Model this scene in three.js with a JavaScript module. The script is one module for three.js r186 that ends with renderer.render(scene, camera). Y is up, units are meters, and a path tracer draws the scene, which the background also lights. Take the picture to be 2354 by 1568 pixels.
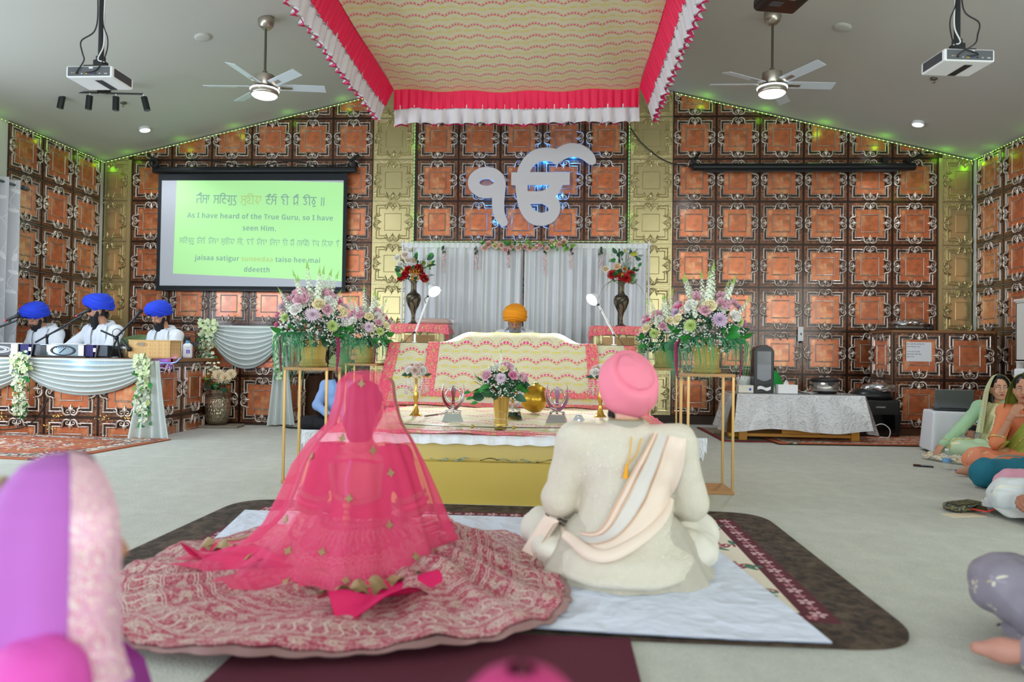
import * as THREE from 'three';
import { mergeGeometries, mergeVertices, toCreasedNormals } from 'three/addons/utils/BufferGeometryUtils.js';
import { RoundedBoxGeometry } from 'three/addons/geometries/RoundedBoxGeometry.js';
import { RectAreaLightUniformsLib } from 'three/addons/lights/RectAreaLightUniformsLib.js';

// ---------- camera, sky, lights, exposure ----------
const scene = new THREE.Scene();
const camera = new THREE.PerspectiveCamera(2 * Math.atan(784 / 1673.06) * 180 / Math.PI, 2354 / 1568, 0.05, 200);
camera.position.set(0.366, 0.948, 10.312);
camera.rotation.order = 'YXZ';
camera.rotation.set(0.0177, 0.0623, 0.0144);
camera.focus = 6.5;
camera.userData.fStop = 1.6;
const renderer = new THREE.WebGLRenderer({ antialias: true });
renderer.toneMapping = THREE.LinearToneMapping;
renderer.toneMappingExposure = 1.0;
renderer.shadowMap.enabled = true;
RectAreaLightUniformsLib.init();
scene.background = new THREE.Color(0.86, 0.93, 1.0);
const XL = -6.352, XR = 6.026, XC = -0.163, EAVE = 3.71, SLOPE = 0.2385, ZR = 15.0;
const ceilY = (x) => EAVE + SLOPE * ((XR - XL) / 2 - Math.abs(x - XC));
// daylight entering by the window openings (built below in the left, right and rear walls)
function windowLight(x, y, z, w, h, power, tx, ty, tz, color = 0xeaf3ff) {
  const l = new THREE.RectAreaLight(color, power, w, h);
  l.position.set(x, y, z); l.lookAt(tx, ty, tz); l.castShadow = true; scene.add(l); return l;
}
const WIN = { y0: 0.75, y1: 2.75, left: [3.6, 6.2, 8.8, 11.4], rightW: [6.6, 9.2, 11.8], rear: [-4.6, -1.6, 1.4, 4.4], w: 1.7 };
for (const z of WIN.left) windowLight(XL + 0.06, 1.75, z, WIN.w, 2.0, 7.5, 0, 1.6, z, 0xdcecff);
for (const z of WIN.rightW) windowLight(XR - 0.06, 1.75, z, WIN.w, 2.0, 4, 0, 1.6, z, 0xf2fbf4);
for (const x of WIN.rear) windowLight(x, 1.75, ZR - 0.06, WIN.w, 2.0, 9.6, x, 1.6, 0, 0xeff8ff);

// ---------- helpers ----------
function mulberry(a) { return () => { a |= 0; a = a + 0x6D2B79F5 | 0; let t = Math.imul(a ^ a >>> 15, 1 | a); t = t + Math.imul(t ^ t >>> 7, 61 | t) ^ t; return ((t ^ t >>> 14) >>> 0) / 4294967296; }; }
let R = mulberry(7);
const rr = (a, b) => a + (b - a) * R();
const V = (x, y, z) => new THREE.Vector3(x, y, z);
const clamp = (x, a = 0, b = 1) => Math.min(b, Math.max(a, x));
const sstep = (a, b, x) => { const t = clamp((x - a) / (b - a)); return t * t * (3 - 2 * t); };
const lerp = (a, b, t) => a + (b - a) * t;
const used = {};
function numbered(n) { if (!(n in used)) { used[n] = 0; return n; } used[n]++; return n + '_' + String(used[n]).padStart(3, '0'); }
function thing(name, label, category, pos = [0, 0, 0], turn = 0, group) {
  const o = new THREE.Group(); o.name = numbered(name); o.position.set(...pos); o.rotation.y = turn;
  o.userData = { label, category }; if (group) o.userData.group = group; scene.add(o); return o;
}
function part(name, geo, material, parent) {
  const m = new THREE.Mesh(geo, material); m.name = name; m.castShadow = m.receiveShadow = true; parent.add(m); return m;
}
function solo(name, geo, material, label, category, group) {
  const m = part(numbered(name), geo, material, scene); m.userData = { label, category }; if (group) m.userData.group = group; return m;
}
function struct(name, geo, material) { const m = part(name, geo, material, scene); m.userData = { kind: 'structure' }; return m; }
function copyOf(o, pos, turn, label, group) {
  const c = o.clone(); c.name = numbered(o.name.replace(/_\d\d\d$/, '')); c.position.set(...pos); if (turn !== undefined) c.rotation.y = turn;
  c.userData = { ...o.userData }; if (label) c.userData.label = label; if (group) c.userData.group = group; scene.add(c); return c;
}
const norm = (g) => { let o = g.index ? g.toNonIndexed() : g; for (const k of Object.keys(o.attributes)) if (!['position', 'normal', 'uv'].includes(k)) o.deleteAttribute(k); if (!o.attributes.uv) o.setAttribute('uv', new THREE.Float32BufferAttribute(new Float32Array(o.attributes.position.count * 2), 2)); if (!o.attributes.normal) o.computeVertexNormals(); return o; };
const merge = (list) => mergeGeometries(list.map(norm));
const box = (w, h, d, x = 0, y = 0, z = 0) => new THREE.BoxGeometry(w, h, d).translate(x, y, z);
const rbox = (w, h, d, r, x = 0, y = 0, z = 0, s = 2) => new RoundedBoxGeometry(w, h, d, s, r).translate(x, y, z);
const cyl = (r0, r1, h, x = 0, y = 0, z = 0, n = 20) => new THREE.CylinderGeometry(r1, r0, h, n).translate(x, y + h / 2, z);
const lathe = (pts, n = 32) => new THREE.LatheGeometry(pts.map(p => new THREE.Vector2(p[0], p[1])), n);
const ball = (r, x = 0, y = 0, z = 0, a = 12, b = 8) => new THREE.SphereGeometry(r, a, b).translate(x, y, z);
function rod(a, b, r, n = 8, r2) {
  const A = V(...a), B = V(...b), L = A.distanceTo(B);
  const g = new THREE.CylinderGeometry(r2 ?? r, r, L, n);
  g.applyQuaternion(new THREE.Quaternion().setFromUnitVectors(V(0, 1, 0), B.clone().sub(A).normalize()));
  return g.translate((A.x + B.x) / 2, (A.y + B.y) / 2, (A.z + B.z) / 2);
}
const crv = (pts) => new THREE.CatmullRomCurve3(pts.map(p => V(...p)));
const tube = (pts, r, seg = 24, n = 6) => new THREE.TubeGeometry(crv(pts), seg, r, n);
// tube whose radius follows rf(t); flat squashes it along the frame's binormal
function taper(pts, rf, seg = 12, n = 6, flat = 1) {
  const c = pts.isCurve ? pts : crv(pts), fr = c.computeFrenetFrames(seg, false), P = [], U = [], I = [];
  for (let i = 0; i <= seg; i++) {
    const p = c.getPointAt(i / seg), r = rf(i / seg);
    for (let j = 0; j <= n; j++) { const a = j / n * Math.PI * 2, x = Math.cos(a) * r, y = Math.sin(a) * r * flat; P.push(p.x + fr.normals[i].x * x + fr.binormals[i].x * y, p.y + fr.normals[i].y * x + fr.binormals[i].y * y, p.z + fr.normals[i].z * x + fr.binormals[i].z * y); U.push(j / n, i / seg); }
  }
  for (let i = 0; i < seg; i++) for (let j = 0; j < n; j++) { const a = i * (n + 1) + j, b = a + n + 1; I.push(a, b, a + 1, b, b + 1, a + 1); }
  const g = new THREE.BufferGeometry(); g.setAttribute('position', new THREE.Float32BufferAttribute(P, 3)); g.setAttribute('uv', new THREE.Float32BufferAttribute(U, 2)); g.setIndex(I); g.computeVertexNormals(); return g;
}
// grid surface from f(u,v) -> [x,y,z]; uv scaled by su,sv
function surf(f, nu, nv, su = 1, sv = 1, closeU = false) {
  const P = [], U = [], I = [];
  for (let j = 0; j <= nv; j++) for (let i = 0; i <= nu; i++) { const p = f(i / nu, j / nv); P.push(p[0], p[1], p[2]); U.push(p[3] !== undefined ? p[3] : i / nu * su, p[4] !== undefined ? p[4] : j / nv * sv); }
  for (let j = 0; j < nv; j++) for (let i = 0; i < nu; i++) { const a = j * (nu + 1) + i, b = a + nu + 1; I.push(a, a + 1, b, b, a + 1, b + 1); }
  const g = new THREE.BufferGeometry(); g.setAttribute('position', new THREE.Float32BufferAttribute(P, 3)); g.setAttribute('uv', new THREE.Float32BufferAttribute(U, 2)); g.setIndex(I); g.computeVertexNormals();
  if (closeU) { const n = g.attributes.normal; for (let j = 0; j <= nv; j++) { const a = j * (nu + 1), b = a + nu; const x = n.getX(a) + n.getX(b), y = n.getY(a) + n.getY(b), z = n.getZ(a) + n.getZ(b), l = Math.hypot(x, y, z) || 1; n.setXYZ(a, x / l, y / l, z / l); n.setXYZ(b, x / l, y / l, z / l); } }
  return g;
}
// give a thin surface real thickness: front and shifted back merged
function thick(g, t) {
  const b = g.clone(), p = b.attributes.position, n = b.attributes.normal;
  for (let i = 0; i < p.count; i++) { p.setXYZ(i, p.getX(i) - n.getX(i) * t, p.getY(i) - n.getY(i) * t, p.getZ(i) - n.getZ(i) * t); n.setXYZ(i, -n.getX(i), -n.getY(i), -n.getZ(i)); }
  const ix = b.index.array; for (let i = 0; i < ix.length; i += 3) { const q = ix[i]; ix[i] = ix[i + 1]; ix[i + 1] = q; }
  return merge([g, b]);
}
const extr = (shape, depth, bevel = 0, seg = 12) => new THREE.ExtrudeGeometry(shape, { depth, bevelEnabled: bevel > 0, bevelThickness: bevel, bevelSize: bevel, bevelSegments: 2, curveSegments: seg });
const poly = (pts) => new THREE.Shape(pts.map(p => new THREE.Vector2(p[0], p[1])));
// value noise
const NH = (x, y, z) => { let h = Math.imul(x, 374761393) + Math.imul(y, 668265263) + Math.imul(z, 2147483647 - 61) | 0; h = Math.imul(h ^ h >>> 13, 1274126177); return ((h ^ h >>> 16) >>> 0) / 4294967296; };
function noise3(x, y, z) {
  const X = Math.floor(x), Y = Math.floor(y), Z = Math.floor(z), f = t => t * t * (3 - 2 * t), u = f(x - X), v = f(y - Y), w = f(z - Z);
  const L = (a, b, t) => a + (b - a) * t;
  return L(L(L(NH(X, Y, Z), NH(X + 1, Y, Z), u), L(NH(X, Y + 1, Z), NH(X + 1, Y + 1, Z), u), v), L(L(NH(X, Y, Z + 1), NH(X + 1, Y, Z + 1), u), L(NH(X, Y + 1, Z + 1), NH(X + 1, Y + 1, Z + 1), u), v), w);
}
// tileable 2D fbm on [0,1]
function tnoise(u, v, per, seed = 0) {
  const x = u * per, y = v * per, X = Math.floor(x), Y = Math.floor(y), f = t => t * t * (3 - 2 * t), a = f(x - X), b = f(y - Y), m = (q) => ((q % per) + per) % per;
  const L = (p, q, t) => p + (q - p) * t;
  return L(L(NH(m(X), m(Y), seed), NH(m(X + 1), m(Y), seed), a), L(NH(m(X), m(Y + 1), seed), NH(m(X + 1), m(Y + 1), seed), a), b);
}
const tfbm = (u, v, per, seed = 0, oct = 4) => { let s = 0, a = .5, t = 0; for (let i = 0; i < oct; i++) { s += a * tnoise(u, v, per << i, seed + i * 17); t += a; a *= .5; } return s / t; };
function dataTex(n, m, f, srgb = true, rep) {
  const d = new Uint8Array(n * m * 4);
  for (let j = 0; j < m; j++) for (let i = 0; i < n; i++) { const c = f((i + .5) / n, (j + .5) / m), k = (j * n + i) * 4; if (typeof c === 'number') { d[k] = d[k + 1] = d[k + 2] = clamp(c * 255, 0, 255); } else { d[k] = clamp(c[0], 0, 255); d[k + 1] = clamp(c[1], 0, 255); d[k + 2] = clamp(c[2], 0, 255); } d[k + 3] = 255; }
  const t = new THREE.DataTexture(d, n, m); t.wrapS = t.wrapT = THREE.RepeatWrapping; t.magFilter = THREE.LinearFilter; t.minFilter = THREE.LinearMipmapLinearFilter; t.generateMipmaps = true; if (srgb) t.colorSpace = THREE.SRGBColorSpace; if (rep) t.repeat.set(...rep); t.needsUpdate = true; return t;
}
function canvasTex(w, h, draw, rep) {
  const c = document.createElement('canvas'); c.width = w; c.height = h; const g = c.getContext('2d'); draw(g, w, h);
  const t = new THREE.CanvasTexture(c); t.wrapS = t.wrapT = THREE.RepeatWrapping; t.colorSpace = THREE.SRGBColorSpace; if (rep) t.repeat.set(...rep); return t;
}
const M = (color, roughness = .7, metalness = 0, o = {}) => new THREE.MeshPhysicalMaterial({ color, roughness, metalness, side: THREE.DoubleSide, ...o });
const sc = (t, rep) => { const c = t.clone(); c.repeat.set(...rep); c.needsUpdate = true; return c; };
// clip a triangle geometry by half-spaces n.p <= d   (planes: [nx,ny,nz,d])
function clipGeo(g0, planes) {
  const g = g0.index ? g0.toNonIndexed() : g0; const p = g.attributes.position, n = g.attributes.normal, u = g.attributes.uv; let tris = [];
  for (let i = 0; i < p.count; i += 3) tris.push([0, 1, 2].map(k => [p.getX(i + k), p.getY(i + k), p.getZ(i + k), n.getX(i + k), n.getY(i + k), n.getZ(i + k), u.getX(i + k), u.getY(i + k)]));
  for (const [a, b, c, d] of planes) {
    const out = [];
    for (const t of tris) {
      const s = t.map(q => a * q[0] + b * q[1] + c * q[2] - d);
      if (s.every(q => q <= 0)) { out.push(t); continue; } if (s.every(q => q > 0)) continue;
      const pl = []; for (let k = 0; k < 3; k++) { const A = t[k], B = t[(k + 1) % 3], x = s[k], y = s[(k + 1) % 3]; if (x <= 0) pl.push(A); if ((x <= 0) !== (y <= 0)) { const w = x / (x - y); pl.push(A.map((q, m) => q + (B[m] - q) * w)); } }
      for (let k = 1; k + 1 < pl.length; k++) out.push([pl[0], pl[k], pl[k + 1]]);
    }
    tris = out;
  }
  if (!tris.length) return null;
  const P = [], N = [], U = []; for (const t of tris) for (const q of t) { P.push(q[0], q[1], q[2]); N.push(q[3], q[4], q[5]); U.push(q[6], q[7]); }
  const o = new THREE.BufferGeometry(); o.setAttribute('position', new THREE.Float32BufferAttribute(P, 3)); o.setAttribute('normal', new THREE.Float32BufferAttribute(N, 3)); o.setAttribute('uv', new THREE.Float32BufferAttribute(U, 2)); return o;
}
// ---------- the hall: floor, ceiling, walls, tiles, windows ----------
const texCarpet = dataTex(512, 512, (u, v) => { const n = tfbm(u, v, 6, 3, 3), f = tnoise(u, v, 256, 9), g = tnoise(u, v, 128, 12), q = 196 + (n - .5) * 16 + (f - .5) * 22 + (g - .5) * 14; return [q + 1, q + 2, q - 8]; });
const bumpCarpet = dataTex(512, 512, (u, v) => tnoise(u, v, 256, 9) * .6 + tnoise(u, v, 128, 12) * .4, false);
const mFloor = M(0xffffff, .95, 0, { map: sc(texCarpet, [1, 1]), bumpMap: sc(bumpCarpet, [1, 1]), bumpScale: .004 });
const mCeil = M(0xc4c4bd, .85); const mPaint = M(0xd3d5c9, .8); const mWallBack = M(0x3a2417, .6);
const mDarkBase = M(0x3b2a20, .55); const mWhiteTrim = M(0xe8e8e4, .45);
{
  const W = XR - XL + .8, g = new THREE.BoxGeometry(W, .2, ZR + .8).translate((XL + XR) / 2, -.1, ZR / 2), u = g.attributes.uv;
  for (let i = 0; i < u.count; i++) u.setXY(i, u.getX(i) * 26, u.getY(i) * 30);
  struct('floor', g, mFloor);
}
for (const [nm, s] of [['ceiling_left', -1], ['ceiling_right', 1]]) {
  const xe = s < 0 ? XL - .4 : XR + .4, pts = [[XC, ceilY(XC)], [xe, ceilY(xe)], [xe, ceilY(xe) + .25], [XC, ceilY(XC) + .25]];
  struct(nm, extr(poly(pts), ZR + .8).translate(0, 0, -.4), mCeil);
}
const gable = (z0, th, holes) => { const s = poly([[XL - .2, 0], [XR + .2, 0], [XR + .2, ceilY(XR + .2)], [XC, ceilY(XC)], [XL - .2, ceilY(XL - .2)]]); for (const [x, y0, y1, w] of holes) { const h = new THREE.Path(); h.moveTo(x - w / 2, y0); h.lineTo(x + w / 2, y0); h.lineTo(x + w / 2, y1); h.lineTo(x - w / 2, y1); s.holes.push(h); } return extr(s, th).translate(0, 0, z0); };
const wallBack = struct('wall_back', gable(-.2, .2 - .012, []), mWallBack);
struct('wall_rear', gable(ZR, .2, WIN.rear.map(x => [x, WIN.y0, WIN.y1, WIN.w])), mPaint);
function sideWall(x0, zs) { const s = poly([[-.2, 0], [ZR + .2, 0], [ZR + .2, EAVE + .02], [-.2, EAVE + .02]]); for (const z of zs) { const h = new THREE.Path(); h.moveTo(z - WIN.w / 2, WIN.y0); h.lineTo(z + WIN.w / 2, WIN.y0); h.lineTo(z + WIN.w / 2, WIN.y1); h.lineTo(z - WIN.w / 2, WIN.y1); s.holes.push(h); } const g = extr(s, .2); g.rotateY(-Math.PI / 2); return g.translate(x0, 0, 0); }
const wallLeft = struct('wall_left', sideWall(XL - .012, WIN.left), mPaint);
const wallRight = struct('wall_right', sideWall(XR + .212, WIN.rightW), mPaint);
// window frames and panes
{
  const glass = M(0xffffff, 0, 0, { transmission: 1, thickness: 0, ior: 1.45 });
  let k = 1; const hh = WIN.y1 - WIN.y0;
  const fr = merge([box(WIN.w, .06, .1, 0, -hh / 2 + .03, 0), box(WIN.w, .06, .1, 0, hh / 2 - .03, 0), box(.06, hh, .1, -WIN.w / 2 + .03, 0, 0), box(.06, hh, .1, WIN.w / 2 - .03, 0, 0), box(.05, hh, .08, 0, 0, 0)]);
  const put = (x, z, ry) => { const o = new THREE.Group(); o.name = 'window_' + k++; o.userData = { kind: 'structure' }; o.position.set(x, (WIN.y0 + WIN.y1) / 2, z); o.rotation.y = ry; scene.add(o); part('window_frame', fr, mWhiteTrim, o); for (const s of [-1, 1]) part('pane', box(WIN.w / 2 - .09, hh - .12, .008, s * (WIN.w / 4 - .0175), 0, 0), glass, o); };
  for (const z of WIN.left) put(XL - .11, z, Math.PI / 2); for (const z of WIN.rightW) put(XR + .11, z, -Math.PI / 2); for (const x of WIN.rear) put(x, ZR + .1, 0);
}
// embossed metal tile 0.6 x 0.6, centred, facing +z, plate back at z=-.012
function tileGeo() {
  const L = [], SV = .965, T = .6;
  const sil = (g, c = .3) => { const u = g.attributes.uv; for (let i = 0; i < u.count; i++) u.setXY(i, (u.getX(i) * .23 + g.attributes.position.getX(i) + .5) % 1, .972 + (u.getY(i) % 1) * .02); return norm(g); };
  const plate = new THREE.BoxGeometry(T - .005, T - .005, .012).translate(0, 0, -.006); { const p = plate.attributes.position, u = plate.attributes.uv; for (let i = 0; i < u.count; i++) u.setXY(i, (p.getX(i) / T + .5), (p.getY(i) / T + .5) * SV); }
  L.push(norm(plate));
  const bar = (x0, y0, x1, y1, w, h) => { const hor = Math.abs(x1 - x0) > Math.abs(y1 - y0), len = Math.hypot(x1 - x0, y1 - y0) + w; const prof = [[-w / 2, 0], [-w * .3, h * .8], [0, h], [w * .3, h * .8], [w / 2, 0]]; const P = [], U = []; const cx = (x0 + x1) / 2, cy = (y0 + y1) / 2; for (let k = 0; k < 4; k++) { const q = [[-len / 2, ...prof[k]], [len / 2, ...prof[k]], [len / 2, ...prof[k + 1]], [-len / 2, ...prof[k + 1]]].map(([a, b, c]) => hor ? [cx + a, cy + b, c] : [cx - b, cy + a, c]); for (const i of [0, 1, 2, 0, 2, 3]) { P.push(...q[i]); U.push(.5, .5); } } const g = new THREE.BufferGeometry(); g.setAttribute('position', new THREE.Float32BufferAttribute(P, 3)); g.setAttribute('uv', new THREE.Float32BufferAttribute(U, 2)); g.computeVertexNormals(); return sil(g); };
  const sq = (a, w, h, gap) => { for (const s of [-1, 1]) for (const t of gap ? [-1, 1] : [0]) { if (gap) { const m = (a + gap) / 2; L.push(bar(t * gap, s * a, t * a, s * a, w, h), bar(s * a, t * gap, s * a, t * a, w, h)); } else { L.push(bar(-a, s * a, a, s * a, w, h), bar(s * a, -a, s * a, a, w, h)); } } };
  sq(.238, .016, .013, .11); sq(.2, .013, .011, .12); sq(.12, .009, .008);
  for (let k = 0; k < 4; k++) {
    const o = [];
    for (const s of [-1, 1]) {
      o.push(taper([[s * .006, -.268, .004], [s * .05, -.276, .01], [s * .082, -.246, .014], [s * .085, -.212, .012], [s * .118, -.196, .006]], t => .006 + .009 * Math.sin(Math.PI * (.15 + .8 * t)), 8, 5, .8));
      o.push(taper([[s * .082, -.235, .01], [s * .11, -.232, .012], [s * .122, -.216, .006]], t => .009 * (1 - t) + .003, 3, 4));
      o.push(taper([[s * .085, -.212, .01], [s * .098, -.186, .01], [s * .092, -.17, .005]], t => .009 * (1 - t) + .003, 3, 4));
      o.push(taper([[s * .012, -.225, .006], [s * .04, -.222, .01], [s * .052, -.24, .011], [s * .036, -.255, .01], [s * .024, -.243, .008]], t => .0065, 6, 4));
      o.push(taper([[s * .004, -.225, .006], [s * .022, -.205, .01], [s * .02, -.19, .005]], t => .008 * Math.sin(Math.PI * (.25 + .65 * t)), 3, 4));
    }
    o.push(taper([[0, -.262, .006], [0, -.215, .014], [0, -.162, .004]], t => .003 + .012 * Math.pow(Math.sin(Math.PI * clamp(t * .95 + .03)), 1.2), 6, 5, .7));
    for (const g of o) { g.rotateZ(k * Math.PI / 2); L.push(sil(g)); }
  }
  return mergeGeometries(L);
}
const gTile = tileGeo();
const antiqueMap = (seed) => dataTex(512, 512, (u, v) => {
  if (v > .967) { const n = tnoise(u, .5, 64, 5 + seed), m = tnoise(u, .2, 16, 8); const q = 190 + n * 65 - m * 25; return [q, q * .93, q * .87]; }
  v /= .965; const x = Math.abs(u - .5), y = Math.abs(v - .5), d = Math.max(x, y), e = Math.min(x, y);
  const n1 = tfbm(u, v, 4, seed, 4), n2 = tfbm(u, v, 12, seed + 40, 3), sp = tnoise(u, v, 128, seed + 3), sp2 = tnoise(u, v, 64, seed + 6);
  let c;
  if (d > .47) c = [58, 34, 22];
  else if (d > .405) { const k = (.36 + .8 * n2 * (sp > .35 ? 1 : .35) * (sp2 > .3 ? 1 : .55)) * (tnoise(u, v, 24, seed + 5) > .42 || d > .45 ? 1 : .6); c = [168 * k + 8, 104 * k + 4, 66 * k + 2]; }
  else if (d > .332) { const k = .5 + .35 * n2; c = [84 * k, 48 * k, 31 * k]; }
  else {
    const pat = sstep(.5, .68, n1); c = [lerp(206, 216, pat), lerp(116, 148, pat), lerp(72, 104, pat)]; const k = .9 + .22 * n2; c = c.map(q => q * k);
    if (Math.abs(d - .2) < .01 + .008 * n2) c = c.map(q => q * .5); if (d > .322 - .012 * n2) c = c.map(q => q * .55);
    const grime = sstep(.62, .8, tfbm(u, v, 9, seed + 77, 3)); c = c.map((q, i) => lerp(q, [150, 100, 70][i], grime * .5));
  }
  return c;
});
const bumpTile = dataTex(512, 512, (u, v) => { if (v > .967) return .5; v /= .965; const d = Math.max(Math.abs(u - .5), Math.abs(v - .5)); const h = tnoise(u, v, 96, 3) * .6 + tnoise(u, v, 48, 5) * .4; return d > .405 && d < .47 ? h : .45 + .12 * tfbm(u, v, 10, 4, 2); }, false);
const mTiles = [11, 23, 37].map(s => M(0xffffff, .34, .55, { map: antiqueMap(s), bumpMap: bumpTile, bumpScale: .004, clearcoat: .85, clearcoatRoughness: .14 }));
const mGold = M(0xc6b888, .3, .8, { bumpMap: bumpTile, bumpScale: .004 });
const mGoldRough = M(0xc6b888, .42, .75);
const clampTile = (cx, cy, planes) => clipGeo(gTile, planes);
let tileCount = 0;
function tile(parent, mtl, x, y, z, ry, geo) { const m = part('tile', geo || gTile, mtl, parent); m.position.set(x, y, z); m.rotation.y = ry; return m; }
const rowC = (r) => 3.722 - .6 * r - .3; // centre of tile row r (row 0 just below the 3.722 line)
function backTile(cx, r, mtl, xmin = -99, xmax = 99) {
  const cy = rowC(r), pl = []; const half = .3;
  if (cy - .3 > Math.max(ceilY(cx - .3), ceilY(cx + .3))) return;
  if (cy + .3 > Math.min(ceilY(cx - .3), ceilY(cx + .3)) - .01) { pl.push([-SLOPE, 1, 0, (EAVE + SLOPE * (XC - XL)) + SLOPE * (cx - XC) - cy - .015 + 0], [SLOPE, 1, 0, (EAVE + SLOPE * (XR - XC)) - SLOPE * (cx - XC) - cy - .015]); }
  if (cx - .3 < xmin) pl.push([-1, 0, 0, cx - xmin]); if (cx + .3 > xmax) pl.push([1, 0, 0, xmax - cx]);
  let g = gTile; if (pl.length) { g = clipGeo(gTile, pl); if (!g) return; }
  tile(wallBack, mtl, cx, cy, 0, 0, g);
}
R = mulberry(5);
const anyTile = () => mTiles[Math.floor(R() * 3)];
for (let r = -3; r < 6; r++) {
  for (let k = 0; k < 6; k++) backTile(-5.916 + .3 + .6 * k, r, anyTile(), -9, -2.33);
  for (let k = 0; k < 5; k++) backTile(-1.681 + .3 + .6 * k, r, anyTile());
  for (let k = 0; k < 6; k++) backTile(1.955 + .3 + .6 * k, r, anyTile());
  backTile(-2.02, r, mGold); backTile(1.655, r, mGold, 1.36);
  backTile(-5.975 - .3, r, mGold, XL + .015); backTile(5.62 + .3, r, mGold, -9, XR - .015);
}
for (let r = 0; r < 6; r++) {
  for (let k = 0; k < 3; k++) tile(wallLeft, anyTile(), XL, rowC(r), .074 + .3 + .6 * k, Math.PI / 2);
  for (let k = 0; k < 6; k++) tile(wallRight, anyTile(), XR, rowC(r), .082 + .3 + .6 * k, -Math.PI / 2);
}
// gold edge beads beside the corner columns and dark skirting
struct('trim_1', box(.05, 3.6, .03, -5.945, .12 + 1.8, .01), mGoldRough);
struct('trim_2', box(.05, 3.6, .03, 5.588, .12 + 1.8, .01), mGoldRough);
struct('baseboard_back', box(XR - XL, .12, .03, (XL + XR) / 2, .06, .0), mDarkBase);
struct('baseboard_left', box(.03, .12, ZR, XL + .005, .06, ZR / 2), mWhiteTrim);
struct('baseboard_right', box(.03, .12, ZR, XR - .005, .06, ZR / 2), mWhiteTrim);
// ---------- ceiling fittings, LED strips, canopy, screens, wall emblem ----------
const mSteel = M(0xb9b3a6, .28, .9), mBlack = M(0x15171a, .45), mBlackMetal = M(0x1c1f22, .35, .3), mWhiteP = M(0xe6e8e8, .4), mGreyP = M(0x55585c, .5), mChrome = M(0xd9dce0, .08, 1);
const mBlade = M(0xe3ebf2, .35, 0, { transmission: .35, thickness: 0 });
const glow = (hex, k) => new THREE.MeshStandardMaterial({ color: 0x222222, emissive: hex, emissiveIntensity: k });
const mGlowW = glow(0xf4f8ff, 3.2);
function lampAt(x, y, z, hex, power, r = 1, tgt) { const l = tgt ? new THREE.SpotLight(hex, power, 0, tgt[3] || 1.2, .6, 2) : new THREE.PointLight(hex, power, 0, 2); l.position.set(x, y, z); l.castShadow = true; l.shadow.radius = r; scene.add(l); if (tgt) { l.target.position.set(tgt[0], tgt[1], tgt[2]); scene.add(l.target); } return l; }
function ceilingFan(x, z, angles, label) {
  const yc = ceilY(x), o = thing('ceiling_fan', label, 'fan', [x, yc, z], 0);
  part('canopy_cup', lathe([[.0, .04], [.085, .04], [.088, -.03], [.075, -.08], [.045, -.11], [0, -.115]]), mSteel, o);
  part('down_rod', cyl(.013, .013, .52, 0, -.6, 0, 12), M(0x7a756b, .3, .9), o);
  part('motor_housing', lathe([[0, -.56], [.025, -.57], [.04, -.615], [.1, -.62], [.102, -.62], [.102, -.73], [.07, -.74], [.07, -.76], [0, -.76]]), mSteel, o);
  angles.forEach((a, i) => {
    const b = part('blade', rbox(.5, .008, .12, .004, .4, 0, 0), mBlade, o); b.position.set(0, -.74, 0); b.rotation.set(0, a * Math.PI / 180, 0); b.rotateX(-.24);
    part('blade_bracket', merge([rbox(.13, .006, .05, .003, .14, -.008, 0), rbox(.11, .006, .045, .003, .24, -.008, 0)]), mSteel, b);
  });
  part('light_ring', lathe([[.06, -.76], [.13, -.765], [.145, -.78], [.147, -.82], [.135, -.835], [.12, -.84]]), mSteel, o);
  part('light_trim', new THREE.TorusGeometry(.148, .007, 8, 40).rotateX(Math.PI / 2).translate(0, -.778, 0), mGlowW, o);
  part('light_diffuser', lathe([[.135, -.836], [.12, -.85], [.09, -.862], [0, -.868]]), mGlowW, o);
  lampAt(x, yc - .9, z, 0xf3f7ff, 9, 5, [x, 0, z, 1.45]);
  return o;
}
ceilingFan(-2.84, 2.65, [8, -38, 138, 183, 262], 'brushed steel ceiling fan with lit round lamp, on the lowered screen side of the canopy');
ceilingFan(2.565, 2.62, [5, 62, 180, 212, 298], 'brushed steel ceiling fan with round light below the black projector');
function downlight(x, z, label) { const y = ceilY(x), o = thing('downlight', label, 'downlight', [x, y, z]); o.rotation.z = (x < XC ? 1 : -1) * Math.atan(SLOPE); part('rim', cyl(.075, .07, .035, 0, -.035, 0, 28), mWhiteP, o); part('diffuser', cyl(.06, .064, .006, 0, -.042, 0, 28), mGlowW, o); lampAt(x, y - .08, z, 0xf6f8ff, 4, 3, [x, 0, z, 1.2]); return o; }
downlight(-5.3, .76, 'lit round surface downlight on the ceiling above the lowered projection screen'); downlight(4.92, .79, 'lit round surface downlight on the ceiling above the rolled-up screen');
for (const [x, z, l] of [[-3.56, 2.62, 'flat white round cover plate on the ceiling beside the track spotlights and fan'], [3.26, 2.67, 'flat white round cover plate on the ceiling near the fan under the black projector']]) { const g = lathe([[0, -.022], [.06, -.02], [.085, -.012], [.09, .01]], 32); const o = solo('ceiling_plate', g, mCeil, l, 'cover plate'); o.position.set(x, ceilY(x), z); o.rotation.z = (x < XC ? 1 : -1) * Math.atan(SLOPE); }
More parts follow.
